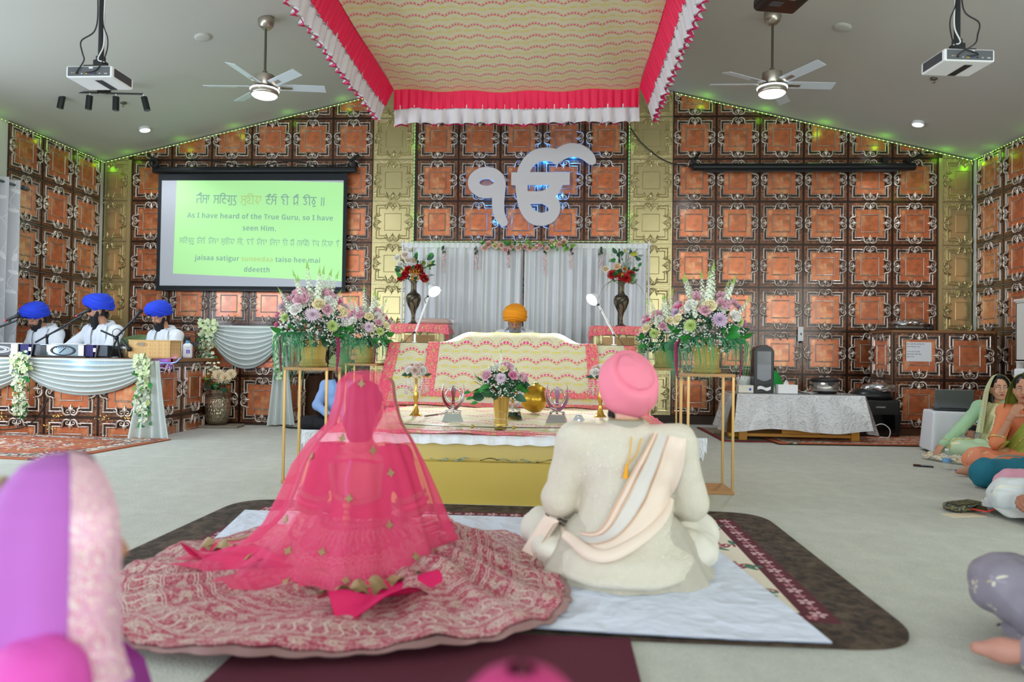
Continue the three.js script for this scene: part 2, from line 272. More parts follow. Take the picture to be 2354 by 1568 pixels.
{
  const body = lathe([[0, .01], [.038, .008], [.036, -.012], [.02, -.02], [0, -.02]], 16), arm = merge([rod([-.012, -.02, 0], [-.006, -.05, 0], .003, 5), rod([.012, -.02, 0], [.006, -.05, 0], .003, 5)]), dish = cyl(.006, .02, .006, 0, -.055, 0, 12);
  for (const [x, z, l] of [[-2.44, 1.64, 'small metal fire sprinkler between the screen-side fan and the pink canopy'], [1.84, 1.54, 'small metal fire sprinkler half hidden at the canopy ruffle beside the other fan'], [4.5, 2.01, 'small metal fire sprinkler under the white projector with vented side'], [-5.08, 1.6, 'small metal fire sprinkler behind the black track spotlights']]) { const o = thing('sprinkler', l, 'sprinkler', [x, ceilY(x), z]); part('escutcheon', body, M(0x6f6d66, .3, .8), o); part('frame_arms', arm, mSteel, o); part('deflector', dish, mSteel, o); }
}
// track light
{
  const o = thing('track_light', 'black ceiling track light with four cylinder spotlights', 'spotlight', [-5.02, ceilY(-5.02), 2.1]);
  const cup = part('canopy_disc', cyl(.075, .075, .035, 0, -.05, 0, 28), mBlack, o); cup.rotation.z = Math.atan(SLOPE);
  part('arm', merge([rod([-.06, -.07, 0], [-.49, -.055, 0], .011), rod([-.06, -.04, 0], [-.06, -.075, 0], .01)]), mBlack, o); part('arm', merge([rod([.03, -.075, 0], [.49, -.09, 0], .011), rod([.03, -.04, 0], [.03, -.08, 0], .01)]), mBlack, o);
  for (const [x, y, tilt] of [[-.49, -.055, -.18], [-.16, -.066, -.08], [.16, -.08, 0], [.49, -.09, .28]]) { const h = part('spot_head', cyl(.036, .036, .16, 0, -.2, 0, 20), mBlack, o); h.position.set(x, y, 0); h.rotation.z = tilt; part('stem', rod([0, 0, 0], [0, -.05, 0], .008, 8), mWhiteP, h); part('lens_ring', cyl(.03, .03, .004, 0, -.203, 0, 16), mGreyP, h); }
}
function projector(x, y, z, tilt, label, cableSide) {
  const o = thing('projector', label, 'projector', [x, y, z], tilt);
  part('body', rbox(.31, .075, .24, .012, 0, 0, 0, 3), mWhiteP, o);
  const rear = part('rear_panel', rbox(.285, .06, .006, .003, 0, .0, .119), mGreyP, o);
  for (let i = 0; i < 9; i++) part('port', i < 3 ? cyl(.005, .005, .004, -.11 + i * .014, -.012, .123, 8).rotateX(0) : box(i % 2 ? .014 : .009, .006, .003, -.075 + (i - 3) * .03, -.016, .123), [M(0xd8d8d8, .3, .7), M(0xc9a23a, .4), M(0x1d3f8f, .4), mBlack][i % 4], rear);
  part('rating_label', box(.026, .009, .001, .015, .022, .1225), mWhiteP, rear);
  part('maker_mark', box(.02, .006, .001, .115, -.016, .1225), M(0xb9bcc0, .4), rear);
  for (const s of [-1, 1]) { const v = part('side_vent', box(.004, .055, .19, s * .1545, 0, 0), mBlack, o); for (let i = 0; i < 7; i++) part('louvre', box(.003, .004, .185, s * .1575, -.023 + i * .0077, 0), mGreyP, v); }
  part('lens_slot', rbox(.05, .004, .17, .002, .03, -.038, -.02), mBlack, o);
  part('foot_plate', box(.16, .03, .12, 0, .052, 0), mBlack, o);
  part('tilt_joint', merge([rbox(.07, .05, .07, .01, 0, .09, 0), cyl(.03, .03, .06, 0, .08, 0, 16)]), mBlack, o);
  part('pole', cyl(.018, .018, ceilY(x) - y - .1, 0, .1, 0, 14), mBlack, o);
  part('ceiling_flange', cyl(.07, .07, .03, 0, ceilY(x) - y - .05, 0, 20), mBlack, o);
  const c = cableSide;
  part('cable', tube([[.02 * c, .7, .02], [.03 * c, .35, .03], [.075 * c, .25, .05], [.1 * c, .15, .09], [.09 * c, .06, .12], [.05, .0, .13], [-.02, -.01, .125]], .004, 40), mBlack, o);
  part('cable', tube([[-.01 * c, .6, .03], [-.02 * c, .3, .04], [-.09 * c, .22, .07], [-.06 * c, .13, .1], [-.03 * c, .07, .125], [-.07, .0, .13], [-.08, -.014, .125]], .0045, 40), mBlack, o);
  part('cable', tube([[.03 * c, .7, .012], [.028 * c, .4, .02], [.035 * c, .2, .03], [.02 * c, .1, .06], [.07 * c, .08, .07]], .004, 40), mWhiteP, o);
  return o;
}
projector(-2.68, 2.735, 5.7, 0, 'white ceiling projector with grey port panel above the black track spotlights', 1);
projector(2.8, 2.78, 5.7, .1, 'white ceiling projector with grey port panel on a black pole, above a lone sprinkler', -1);
{
  const o = thing('projector', 'glossy black ceiling projector above the steel fan', 'projector', [2.1, 3.78, 4.5], .2);
  part('body', rbox(.36, .11, .3, .04, 0, 0, 0, 4), M(0x17100f, .12), o); part('control_panel', rbox(.1, .004, .07, .002, -.06, -.056, .02), M(0x3c4048, .2), o); part('maker_mark', box(.05, .002, .008, .03, -.056, .1), M(0x8d8474, .4), o);
  part('pole', cyl(.018, .018, ceilY(2.1) - 3.87, 0, .03, 0, 12), mBlack, o); part('lens', cyl(.035, .03, .03, .08, 0, -.16, 20).rotateX(0), mBlackMetal, o);
}
// LED strips
function ledStrip(pts, hex, label, k = 1, gap = .06) {
  const o = thing('light_strip', label, 'light strip'); const c = new THREE.CurvePath(); for (let i = 0; i + 1 < pts.length; i++) c.add(new THREE.LineCurve3(V(...pts[i]), V(...pts[i + 1])));
  const L = c.getLength(), n = Math.round(L / gap), b = []; part('strip', merge(c.curves.map(q => rod(q.v1.toArray(), q.v2.toArray(), .007, 6))), M(0xb9c4a8, .5), o);
  for (let i = 0; i < n; i++) { const p = c.getPointAt((i + .5) / n); b.push(new THREE.IcosahedronGeometry(.0065, 0).translate(p.x, p.y - .004, p.z + .008)); }
  const m = part('led_beads', merge(b), glow(hex, 3.2 * k), o); m.userData = { kind: 'stuff' };
  for (const q of c.curves) { const m2 = Math.max(1, Math.round(q.getLength() / .9)); for (let i = 0; i < m2; i++) { const p = q.getPointAt((i + .5) / m2); lampAt(p.x, p.y - .06, p.z + .1, 0x86ff1c, .014 * k, 2); } }
  return o;
}
const cl = (x, z) => [x, ceilY(x) - .035, z];
ledStrip([[XL + .04, EAVE - .035, 3.2], [XL + .04, EAVE - .03, .05], cl(-6.3, .035), cl(-2.34, .035)], 0xc8ff78, 'green LED strip along the ceiling line over the lowered screen and curtain');
ledStrip([cl(1.97, .035), cl(5.98, .035), [XR - .04, EAVE - .03, .05], [XR - .04, EAVE - .03, 3.2]], 0xb0ff60, 'green LED strip along the ceiling line over the rolled-up screen', 1.5);
ledStrip([[-1.713, 2.5, .03], [-1.713, 4.5, .03]], 0x7dff3a, 'upright green LED strip beside the gold column nearer the lowered screen', .8, .05);
ledStrip([[1.34, 2.5, .03], [1.34, 4.5, .03]], 0x7dff3a, 'upright green LED strip beside the gold column nearer the rolled-up screen', .8, .05);
ledStrip([[-1.7, 2.475, .42], [1.5, 2.49, .42]], 0xa8ff5a, 'level green LED strip along the top of the white backdrop', .5, .07);
// brocade of the canopy and the palki cloths: one scallop, 0.2 x 0.19 m
const R2 = mulberry(99);
const texBrocade = canvasTex(512, 512, (g, w, h) => {
  g.fillStyle = '#e0dabd'; g.fillRect(0, 0, w, h);
  g.lineWidth = 4; for (let k = -14; k < 30; k++) for (const m of [-1, 1]) { g.strokeStyle = 'rgba(176,172,112,.55)'; g.beginPath(); g.moveTo(k * 36, 0); g.lineTo(k * 36 + m * 300, 512); g.stroke(); }
  const arc = (x) => 96 + 150 * ((x - 256) / 256) ** 2; // scallop line, cusps at the tile sides
  for (let k = 0; k < 3; k++) { g.strokeStyle = ['#f3efdf', '#bdb57a', '#f3efdf'][k]; g.lineWidth = 9; g.beginPath(); for (let x = -8; x <= 520; x += 8) g.lineTo(x, arc(x) + 150 + k * 22); g.stroke(); g.beginPath(); for (let x = -8; x <= 520; x += 8) g.lineTo(x, arc(x) - 62 - k * 14); g.stroke(); }
  for (let k = 0; k < 11; k++) { const x = 22 + k * 46.8; g.fillStyle = '#c4943a'; g.beginPath(); g.ellipse(x, arc(x) + 96, 19, 17, 0, 0, 7); g.fill(); g.fillStyle = '#cfa450'; g.beginPath(); g.arc(x + 23, arc(x + 23) - 30, 12, 0, 7); g.fill(); }
  for (let k = 0; k < 6; k++) { const x = 44 + k * 84.8, y = arc(x) + 44, a = Math.atan((x - 256) * 300 / 65536) ; for (let q = -1; q <= 1; q++) { g.fillStyle = '#ee2a88'; g.beginPath(); g.ellipse(x + q * 19 * Math.cos(a), y - (q ? -5 : 5) + q * 19 * Math.sin(a), 11, 27, a + q * .4, 0, 7); g.fill(); } }
  const yel = (x, y, s) => { for (let k = 0; k < 6; k++) { g.fillStyle = k % 2 ? '#d6cc4e' : '#e3db78'; g.beginPath(); g.ellipse(x + Math.cos(k * 1.05) * s, y + Math.sin(k * 1.05) * s, s * .75, s * .4, k * 1.05, 0, 7); g.fill(); } };
  for (const x of [-20, 532, 30, 482, 80, 432]) yel(x, 470 - Math.abs(x - 256) * .12, 24); for (let k = -2; k <= 2; k++) { g.fillStyle = '#d9d062'; g.beginPath(); g.ellipse(256 + k * 30, 400 - 12 * Math.abs(k) * -1, 11, 48, k * .35, 0, 7); g.fill(); }
});
const texPinkBro = canvasTex(512, 512, (g, w, h) => {
  g.fillStyle = '#e94a78'; g.fillRect(0, 0, w, h);
  for (let i = 0; i < 900; i++) { g.strokeStyle = ['#f2b26a', '#f5c98a', '#d62a86', '#f08a6a'][i % 4]; g.lineWidth = 5; g.beginPath(); const x = R2() * w, y = R2() * h; g.arc(x, y, 7 + R2() * 9, R2() * 6, R2() * 6 + 2); g.stroke(); }
  for (const [x, y] of [[128, 128], [384, 384]]) { for (let k = 0; k < 8; k++) { g.fillStyle = '#b7b05a'; g.beginPath(); g.ellipse(x + Math.cos(k * .785) * 30, y + Math.sin(k * .785) * 30, 22, 13, k * .785, 0, 7); g.fill(); } g.fillStyle = '#d8c878'; g.beginPath(); g.arc(x, y, 20, 0, 7); g.fill(); }
});
const bumpWeave = dataTex(256, 256, (u, v) => .5 + .25 * Math.sin(u * 256) * Math.sin(v * 200) + .25 * (tnoise(u, v, 64, 4) - .5), false);
const mBrocade = M(0xffffff, .55, 0, { map: sc(texBrocade, [5, 5.2]), sheen: .3, bumpMap: sc(bumpWeave, [4, 4]), bumpScale: .001 });
const mPinkBro = M(0xffffff, .55, 0, { map: sc(texPinkBro, [6, 6]), sheen: .3 });
{
  const o = thing('fabric_canopy', 'large hanging cloth canopy with gold scallop pattern and pink and white ruffles', 'canopy', [-.155, 4.0, 2.0]);
  const HW = 1.415, LZ = 4.2;
  part('canopy_cloth', thick(surf((u, v) => { const x = (u - .5) * 2 * HW, z = v * LZ; return [x, -.05 * Math.sin(Math.PI * u) * (.6 + .4 * Math.sin(z * 2.2)) + .012 * Math.sin(x * 9 + z * 3), z, x, z]; }, 60, 60), .006), M(0xffffff, .6, 0, { map: sc(texBrocade, [5.6, 4.6]), sheen: .2 }), o);
  const frame = 'frame_tube'; for (const s of [-1, 1]) part(frame, rod([s * HW, .02, 0], [s * HW, .02, LZ], .015), mSteel, o); for (const z of [0, LZ]) part(frame, rod([-HW, .02, z], [HW, .02, z], .015), mSteel, o);
  for (const sx of [-1, 1]) for (const z of [.3, LZ - .3]) part('hanging_cord', rod([sx * HW, .02, z], [sx * HW, ceilY(-.155 + sx * HW) - 4.0, z], .004, 6), mWhiteP, o);
  const mRed = M(0xe8154f, .55, 0, { sheen: .4 }), mRuf = M(0xe9e6ea, .5, 0, { transmission: .25, thickness: 0 }), mHem = M(0xc01455, .5);
  // frilled strip: along path P(s), outward dir N(s), from height y0 to y1, flare f, fold amplitude grows downwards
  const frill = (P, N, T, L, y0, y1, f0, f1, amp, wl, seed, mtl, nm, out = .0) => {
    const n = Math.round(L / wl * 8); return part(nm, thick(surf((u, v) => { const s = u * L, ph = s / wl * 6.283 + 1.3 * Math.sin(s * 3.1 + seed) + 2 * noise3(s * 2.3, seed, 0); const a = amp * (.15 + .85 * v), w = Math.sin(ph) * a + .35 * a * Math.sin(ph * 1.7 + seed), k = lerp(f0, f1, v) + w + out, p = P(s), q = Math.cos(ph) * a * .55; const dz = y1 + .02 * (noise3(s * 4, seed, 5) - .5) * 2; return [p[0] + N[0] * k + T[0] * q, lerp(y0, dz, v), p[1] + N[1] * k + T[1] * q]; }, n, 7), .002), mtl, o);
  };
  const sides = [[s => [-HW + s, 0], [0, -1], [1, 0], 2 * HW], [s => [-HW, s], [-1, 0], [0, 1], LZ], [s => [HW, s], [1, 0], [0, 1], LZ], [s => [-HW + s, LZ], [0, 1], [1, 0], 2 * HW]];
  sides.forEach(([P, N, T, L], i) => {
    const fl = i === 0 || i === 3 ? .03 : .1;
    frill(P, N, T, L, .01, -.215, .0, fl, .012, .085, i * 3 + 1, mRed, 'pink_valance');
    frill(P, N, T, L, -.17, -.375, fl * .8, fl + .06, .04, .15, i * 5 + 2, mRuf, 'white_ruffle', .012);
    frill(P, N, T, L, -.372, -.392, fl + .06, fl + .065, .04, .15, i * 5 + 2, mHem, 'ruffle_hem', .012);
    frill(P, N, T, L, -.213, -.221, fl, fl + .002, .013, .085, i * 3 + 1, mRuf, 'valance_piping');
  });
}
// projection screens
const GL = { // rough strokes of each letter in a unit box, headline at 0, foot at 1
  j: [.75, [[.1, .95], [.1, .45], [.62, .45]], [[.62, 0], [.62, .95]]], s: [.72, [[.15, 0], [.15, .4], [.6, .45]], [[.25, .42], [.05, .95]], [[.6, 0], [.6, 1]]], t: [.72, [[.4, 0], [.4, .3], [.12, .5], [.15, .85], [.55, .95]], [[.12, .38], [.62, .38]]],
  g: [.72, [[.3, 0], [.3, .8], [.08, .5]], [[.6, 0], [.6, 1]]], r: [.55, [[.3, 0], [.3, .4], [.08, .55], [.42, .62], [.45, .95]]], N: [.72, [[.1, .3], [.35, .15], [.6, .35], [.4, .6], [.15, .55], [.2, .95], [.6, .9]]], d: [.66, [[.35, 0], [.35, .35], [.12, .55], [.4, .8], [.55, .6]], [[.4, .8], [.5, 1]]],
  h: [.7, [[.15, 0], [.15, .35], [.55, .4], [.2, .7], [.5, .98]]], m: [.72, [[.12, 0], [.12, .95], [.6, .6]], [[.6, 0], [.6, 1]]], D: [.72, [[.1, .15], [.55, .15], [.2, .5], [.6, .6], [.4, .98], [.1, .85]]], T: [.7, [[.35, 0], [.35, .25], [.1, .6], [.35, .95], [.6, .6], [.35, .25]]], k: [.72, [[.12, 0], [.12, .5], [.45, .85], [.6, .5]], [[.6, 0], [.6, 1]]],
  v: [.66, [[.3, 0], [.12, .4], [.5, .5], [.15, .9]]], l: [.8, [[.35, 0], [.35, .4], [.1, .8], [.35, .6], [.65, .8], [.6, 1]]], u: [.8, [[.6, 0], [.2, -.2], [.12, .4], [.5, .5], [.15, .9], [.6, .85]]], a: [.85, [[.12, .1], [.45, .3], [.12, .6], [.45, .9]], [[.45, .5], [.68, .5]], [[.68, 0], [.68, 1]]],
  A: [.26, [[.12, 0], [.12, .55]]], I: [.34, [[.16, 1], [.16, 0], [0, -.32], [-.45, -.3], [-.55, 0]]], i: [.32, [[.16, 1], [.16, 0], [.3, -.32], [.7, -.28], [.8, 0]]], '|': [.3, [[.12, 0], [.12, 1]]], ',': [.25, [[.1, .9], [.04, 1.1]]], '(': [.3, [[.22, -.1], [.08, .5], [.22, 1.1]]], ')': [.3, [[.08, -.1], [.22, .5], [.08, 1.1]]], ' ': [.55],
};
const MK = { '^': [[[-.5, -.12], [-.2, -.34]], [[-.35, -.06], [-.05, -.28]]], '`': [[[-.45, -.3], [-.15, -.08]]], o: [[[-.5, -.1], [-.35, -.3], [-.1, -.3]]], _: [[[-.45, 1.12], [-.2, 1.16], [-.1, 1.05]]], w: [[[-.45, 1.08], [-.15, 1.1]], [[-.45, 1.2], [-.15, 1.22]]], n: [[[-.1, -.2], [-.06, -.2]]] };
function gurmukhi(g, text, x, y, h, color, lw, measure) {
  g.strokeStyle = color; g.lineWidth = lw; g.lineCap = 'round'; g.lineJoin = 'round'; let cx = x, start = null; const line = (a, b) => { if (!measure && b > a) { g.beginPath(); g.moveTo(a, y); g.lineTo(b, y); g.stroke(); } };
  const pl = (st, ox) => { if (measure) return; g.beginPath(); st.forEach((p, i) => { const X = ox + p[0] * h, Y = y + p[1] * h; if (!i) g.moveTo(X, Y); else if (i < st.length - 1 && st.length > 3) { const q = st[i + 1]; g.quadraticCurveTo(X, Y, ox + (p[0] + q[0]) / 2 * h, y + (p[1] + q[1]) / 2 * h); } else g.lineTo(X, Y); }); g.stroke(); };
  for (const c of text) {
    if (MK[c]) { for (const st of MK[c]) pl(st, cx); continue; } const L = GL[c] || GL.r; const solidLine = !' |,()'.includes(c);
    if (!solidLine && start !== null) { line(start, cx); start = null; } if (solidLine && start === null) start = cx; for (const st of L.slice(1)) pl(st, cx); cx += L[0] * h;
  }
  if (start !== null) line(start, cx); return cx - x;
}
const texScreen = canvasTex(2048, 1164, (g, w, h) => {
  g.fillStyle = '#a9afb8'; g.fillRect(0, 0, w, h);
  g.fillStyle = '#b2eda2'; g.beginPath(); g.moveTo(w * .083, 0); g.lineTo(w * .6, 0); g.lineTo(w, h * .02); g.lineTo(w, h * .945); g.lineTo(w * .073, h * .885); g.closePath(); g.fill();
  g.save(); g.translate(w * .5, h * .5); g.rotate(.018); g.translate(-w * .5, -h * .5); const cA = '#86ab96', cB = '#aecb82';
  const row = (parts, cy, hh, lw) => { const tot = parts.reduce((s, p) => s + gurmukhi(g, p[0], 0, 0, hh, cA, lw, true), 0); let x = w * .545 - tot / 2; for (const p of parts) x += gurmukhi(g, p[0], x, cy, hh, p[1] || cA, lw); };
  row([['j^sA sitg_r_ '], ['s_NIdA', cB], [' t^so hI m^ DIT_ ||']], h * .15, 86, 12);
  g.fillStyle = cA; g.textAlign = 'center'; g.font = 'bold 80px sans-serif'; g.fillText('As I have heard of the True Guru, so I have', w * .545, h * .365, w * .81); g.fillText('seen Him.', w * .545, h * .475);
  row([['sitg_rw ijho ijhA s_NIdA sI, uho ijhA ijhA hI m^n (akIn) v`k ilaA h^']], h * .56, 56, 6.5);
  g.font = 'bold 78px sans-serif'; const A = 'jaisaa satigur ', B = 'suneedaa', C = ' taiso hee mai', wa = g.measureText(A).width, wb = g.measureText(B).width, wc = g.measureText(C).width, x0 = w * .54 - (wa + wb + wc) / 2; g.textAlign = 'left'; g.fillText(A, x0, h * .765); g.fillStyle = cB; g.fillText(B, x0 + wa, h * .765); g.fillStyle = cA; g.fillText(C, x0 + wa + wb, h * .765); g.textAlign = 'center'; g.fillText('ddeetth', w * .54, h * .865); g.restore();
});
{
  const o = thing('projection_screen', 'lowered projection screen with black borders showing green verse slide', 'screen', [-4.05, 3.54, .13]);
  part('screen_case', rbox(2.96, .09, .1, .03, .05, .0, 0, 3), mBlackMetal, o);
  part('screen_fabric', box(2.79, 1.69, .004, 0, -.895, 0), M(0x20252b, .8), o);
  const m = new THREE.MeshStandardMaterial({ map: texScreen, roughness: .9, emissive: 0xffffff, emissiveMap: texScreen, emissiveIntensity: .34 });
  part('picture_area', new THREE.PlaneGeometry(2.68, 1.525).translate(0, -.913, .0045), m, o);
  part('weight_bar', rbox(2.8, .035, .02, .008, 0, -1.735, 0), mBlack, o);
  for (const s of [-1, 1]) part('wall_bracket', merge([box(.05, .16, .1, s * 1.47, .05, -.05), rod([s * 1.43, .12, .04], [s * 1.55, .22, -.02], .02)]), mBlack, o);
  part('cable_coil', merge([0, 1, 2, 3].map(i => new THREE.TorusGeometry(.07 - i * .009, .007, 6, 24).rotateY(.3 * i - .3).translate(-1.43, .09, .06 + i * .012))), mBlack, o);
}
{
  const o = thing('projection_screen', 'rolled-up projection screen in a black tube case', 'screen', [3.7, 3.575, .13]);
  part('screen_case', merge([cyl(.05, .05, 2.98, 0, -1.49, 0, 20).rotateZ(Math.PI / 2), box(2.6, .03, .05, -.05, -.055, 0)]), mBlackMetal, o); part('bracket', merge([box(.05, .15, .1, -1.47, .06, -.04), rod([-1.47, .1, .02], [-1.4, .2, -.02], .02)]), mBlack, o); part('bracket', merge([box(.05, .15, .1, 1.4, .04, -.04), rod([1.38, .05, .02], [1.58, .17, .0], .022)]), mBlack, o); part('receiver_box', box(.07, .1, .05, 1.12, .1, -.06), mBlack, o);
}
solo('cable', tube([[1.36, 4.15, .03], [1.5, 3.95, .04], [1.85, 3.68, .05], [2.2, 3.58, .1]], .008, 30), mBlack, 'thin black cable drooping from the ruffled canopy to the rolled-up screen', 'cable');
solo('cable', tube([[-2.5, 3.66, .05], [-3.1, 3.63, .03], [-3.5, 3.7, .02], [-4.1, 3.62, .03], [-4.8, 3.72, .02], [-5.35, 3.7, .06]], .008, 50), mBlack, 'thin black cable running above the lowered projection screen', 'cable');
// wall emblem, cut plate standing off the wall
{
  const o = thing('wall_emblem', 'white cut-out Ek Onkar emblem lit blue from behind', 'emblem', [0, 0, .095]);
  const X = (c) => -.92 + (c - 121) * .000858, Yy = (c) => 3.49 - (c - 570) * .000855; const v = ([a, b]) => new THREE.Vector2(X(a), Yy(b));
  const path = (S, segs) => { S.moveTo(X(segs[0][0][0]), Yy(segs[0][0][1])); segs.forEach((s, i) => { const q = i ? s : s.slice(1); if (s.line) for (const p of q) S.lineTo(X(p[0]), Yy(p[1])); else S.splineThru(q.map(v)); }); return S; };
  const ln = (...p) => { p.line = true; return p; };
  const one = path(new THREE.Shape(), [[[515, 965], [420, 975], [270, 940], [150, 840], [113, 715], [150, 590], [270, 490], [420, 458], [570, 490], [690, 590], [735, 730], [728, 880], [714, 1050], [724, 1210], [770, 1340], [775, 1400], [735, 1440], [690, 1438], [625, 1390], [560, 1290], [524, 1160], [515, 970]]]);
  const h1 = new THREE.Path(); h1.absellipse(X(418), Yy(713), 120 * .000858, 58 * .000855, 0, Math.PI * 2); one.holes.push(h1);
  const ura = path(new THREE.Shape(), [ln([828, 550], [925, 550]), [[950, 450], [1050, 290], [1200, 175], [1370, 140], [1490, 148], [1560, 165]], [[1640, 110], [1750, 75], [1840, 68], [1960, 90], [2080, 155], [2170, 250], [2208, 350], [2195, 400], [2150, 425], [2080, 400], [2000, 340], [1900, 300], [1820, 290], [1740, 310], [1650, 360], [1575, 420]], [[1480, 372], [1390, 358], [1300, 370], [1210, 420], [1160, 480], [1130, 545]], ln([1785, 548], [1785, 752], [1672, 755]), [[1650, 810], [1610, 880], [1565, 945]], [[1610, 1010], [1635, 1100], [1630, 1190], [1590, 1290], [1500, 1380], [1380, 1425], [1310, 1428], [1200, 1410], [1100, 1350], [1020, 1250], [960, 1120], [920, 950], [900, 760]], ln([828, 755])]);
  ura.holes.push(path(new THREE.Path(), [ln([1098, 758], [1460, 758]), [[1420, 810], [1360, 845], [1280, 860], [1200, 861]], ln([1098, 860])]), path(new THREE.Path(), [ln([1145, 1072], [1335, 1065]), [[1400, 1095], [1440, 1140], [1440, 1180], [1400, 1205], [1330, 1215], [1260, 1195], [1190, 1140], [1150, 1080]]]));
  const mPlate = M(0xd6d2d6, .45);
  part('numeral_plate', extr(one, .012, .002, 16), mPlate, o); part('letter_plate', extr(ura, .012, .002, 16), mPlate, o);
  for (const [a, b] of [[218, 705], [620, 705], [645, 1258], [907, 655], [1675, 650], [1262, 262], [1960, 188], [1312, 1305]]) part('standoff_screw', cyl(.006, .006, .11, X(a), -.105, -Yy(b), 10).rotateX(Math.PI / 2), mGreyP, o);
  const led = glow(0x1f7dff, 2); const ring = (pts) => part('led_tape', new THREE.TubeGeometry(new THREE.CatmullRomCurve3(pts.map(([a, b]) => V(X(a), Yy(b), -.03))), 60, .006, 5), led, o);
  ring([[300, 560], [200, 700], [280, 860], [450, 900], [600, 800], [640, 1000], [630, 1200], [690, 1370]]); ring([[1000, 700], [1050, 450], [1300, 250], [1550, 290], [1800, 180], [2050, 280], [2150, 370]]); ring([[1000, 820], [1020, 1050], [1150, 1270], [1320, 1340], [1500, 1280], [1560, 1120], [1480, 950], [1600, 800], [1700, 700]]);
  for (const [a, b] of [[420, 850], [650, 1300], [1370, 300], [1850, 230], [1300, 700], [1300, 1250], [1560, 900]]) lampAt(X(a), Yy(b), .055, 0x2a8cff, .3, 2);
}
// ---------- flower library ----------
const petal = (len, wid, cup, curl, nu = 3, nv = 4) => surf((u, v) => { const x = (u - .5) * 2, w = wid * Math.sin(Math.PI * clamp(.12 + v * .8)) ** .7; return [x * w, v * len * Math.cos(cup * v) - curl * v * v * .3 * len, cup * len * v * v * .6 + x * x * w * .45 + curl * len * v * v]; }, nu, nv);
function ringOf(g, n, tilt, r, y, s, ph) { const L = []; for (let i = 0; i < n; i++) { const q = g.clone(); q.scale(s, s, s); q.rotateX(tilt); q.translate(0, 0, r); q.rotateY(ph + i / n * 6.283); q.translate(0, y, 0); L.push(q); } return L; }
// all blooms face +y, unit radius about 1
const gRose = (() => { const L = []; const P = (c, k) => petal(.9, .5, c, k); for (const [n, t, r, y, s, ph, c, k] of [[3, .06, .06, .12, .62, 0, -.1, -.1], [4, .16, .14, .1, .68, .6, -.2, -.05], [5, .38, .22, .06, .8, .2, -.35, .05], [6, .72, .26, .02, .92, .5, -.4, .12], [6, 1.12, .26, -.05, 1.0, .1, -.3, .2]]) L.push(...ringOf(P(c, k), n, t, r, y, s, ph)); return merge(L); })();
const gPeony = (() => { const L = []; for (const [n, t, r, y, s, ph] of [[5, .1, .1, .1, .6, 0], [7, .3, .2, .1, .7, .4], [9, .6, .26, .08, .8, .2], [10, .95, .28, .02, .9, .5], [9, 1.35, .3, -.06, 1, .1]]) L.push(...ringOf(petal(.8, .34, -.4, .12), n, t, r, y, s, ph)); return merge(L); })();
const gMum = (() => { const L = [], p = petal(1, .1, -.35, .12, 2, 3); for (const [n, t, s, y] of [[10, .25, .5, .12], [14, .6, .65, .1], [18, .95, .82, .05], [20, 1.3, .96, 0], [18, 1.6, 1, -.06]]) L.push(...ringOf(p, n, t, .05, y, s, n * .3)); return merge(L); })();
const gFloret = (() => merge(ringOf(petal(1, .42, -.1, .2, 2, 2), 5, 1.15, .05, 0, 1, 0)))();
const gLeaf = thick(surf((u, v) => { const x = (u - .5) * 2, w = .3 * Math.sin(Math.PI * clamp(v * .96 + .02)) ** .8; return [x * w, v, -.25 * v * v + Math.abs(x) * w * .35]; }, 2, 6), .004);
function place(g, p, d, s, roll = 0) { const q = g.clone(); q.rotateY(roll); q.scale(s, s, s); q.applyQuaternion(new THREE.Quaternion().setFromUnitVectors(V(0, 1, 0), V(...d).normalize())); q.translate(...p); return q; }
function spikeGeo(len, r, n, seed) { const rnd = mulberry(seed), L = []; for (let i = 0; i < n; i++) { const t = i / n, a = i * 2.4, rad = r * (1 - .75 * t) * .75, s = r * (.62 - .42 * t); L.push(place(gFloret, [Math.cos(a) * rad, t * len, Math.sin(a) * rad], [Math.cos(a), .5 + t, Math.sin(a)], s, rnd() * 6)); } return merge(L); }
const gSpikes = [spikeGeo(1, .16, 46, 1), spikeGeo(1, .14, 40, 2)];
const gSpikeTip = (() => { const L = []; for (let i = 0; i < 16; i++) { const t = i / 16, a = i * 2.4; L.push(new THREE.OctahedronGeometry(.028 * (1.2 - t)).scale(1, 1.6, 1).translate(Math.cos(a) * .045 * (1 - t), t * .4, Math.sin(a) * .045 * (1 - t))); } return merge(L); })();
const mF = { lav: M(0xe9bdcb, .6, 0, { sheen: .3 }), pink: M(0xe79ab8, .6), hot: M(0xf27ba6, .6), cream: M(0xf6ecc4, .6), white: M(0xf4f2ec, .6), blush: M(0xf3d3c8, .6), mauve: M(0xe6d2de, .6), spike: M(0xe9f2dc, .6), tip: M(0x9ecb5c, .6), leaf: M(0x2f8a36, .45, 0), leafD: M(0x2a5a3c, .5), fern: M(0x4b9a68, .6), amar: M(0x8c2850, .8), red: M(0xb3161e, .55), orange: M(0xd88a2a, .6), lime: M(0xc4d98a, .6), wood: M(0x5e4630, .8), thistle: M(0x8a6680, .8), stem: M(0x4a7a3a, .7) };
function fillerGeo(rnd, n, c, rad, s) { const L = []; for (let i = 0; i < n; i++) { const a = rnd() * 6.283, b = Math.acos(rnd() * 1.7 - .7), k = .72 + .3 * rnd(); L.push(new THREE.OctahedronGeometry(s * (.7 + .6 * rnd())).rotateX(rnd() * 3).translate(c[0] + rad[0] * k * Math.sin(b) * Math.cos(a), c[1] + rad[1] * k * Math.cos(b), c[2] + rad[2] * k * Math.sin(b) * Math.sin(a))); } return merge(L); }
function dirAt(rnd, lo, hi) { const a = rnd() * 6.283, e = lo + (hi - lo) * rnd(); return [Math.cos(a) * Math.cos(e), Math.sin(e), Math.sin(a) * Math.cos(e)]; }
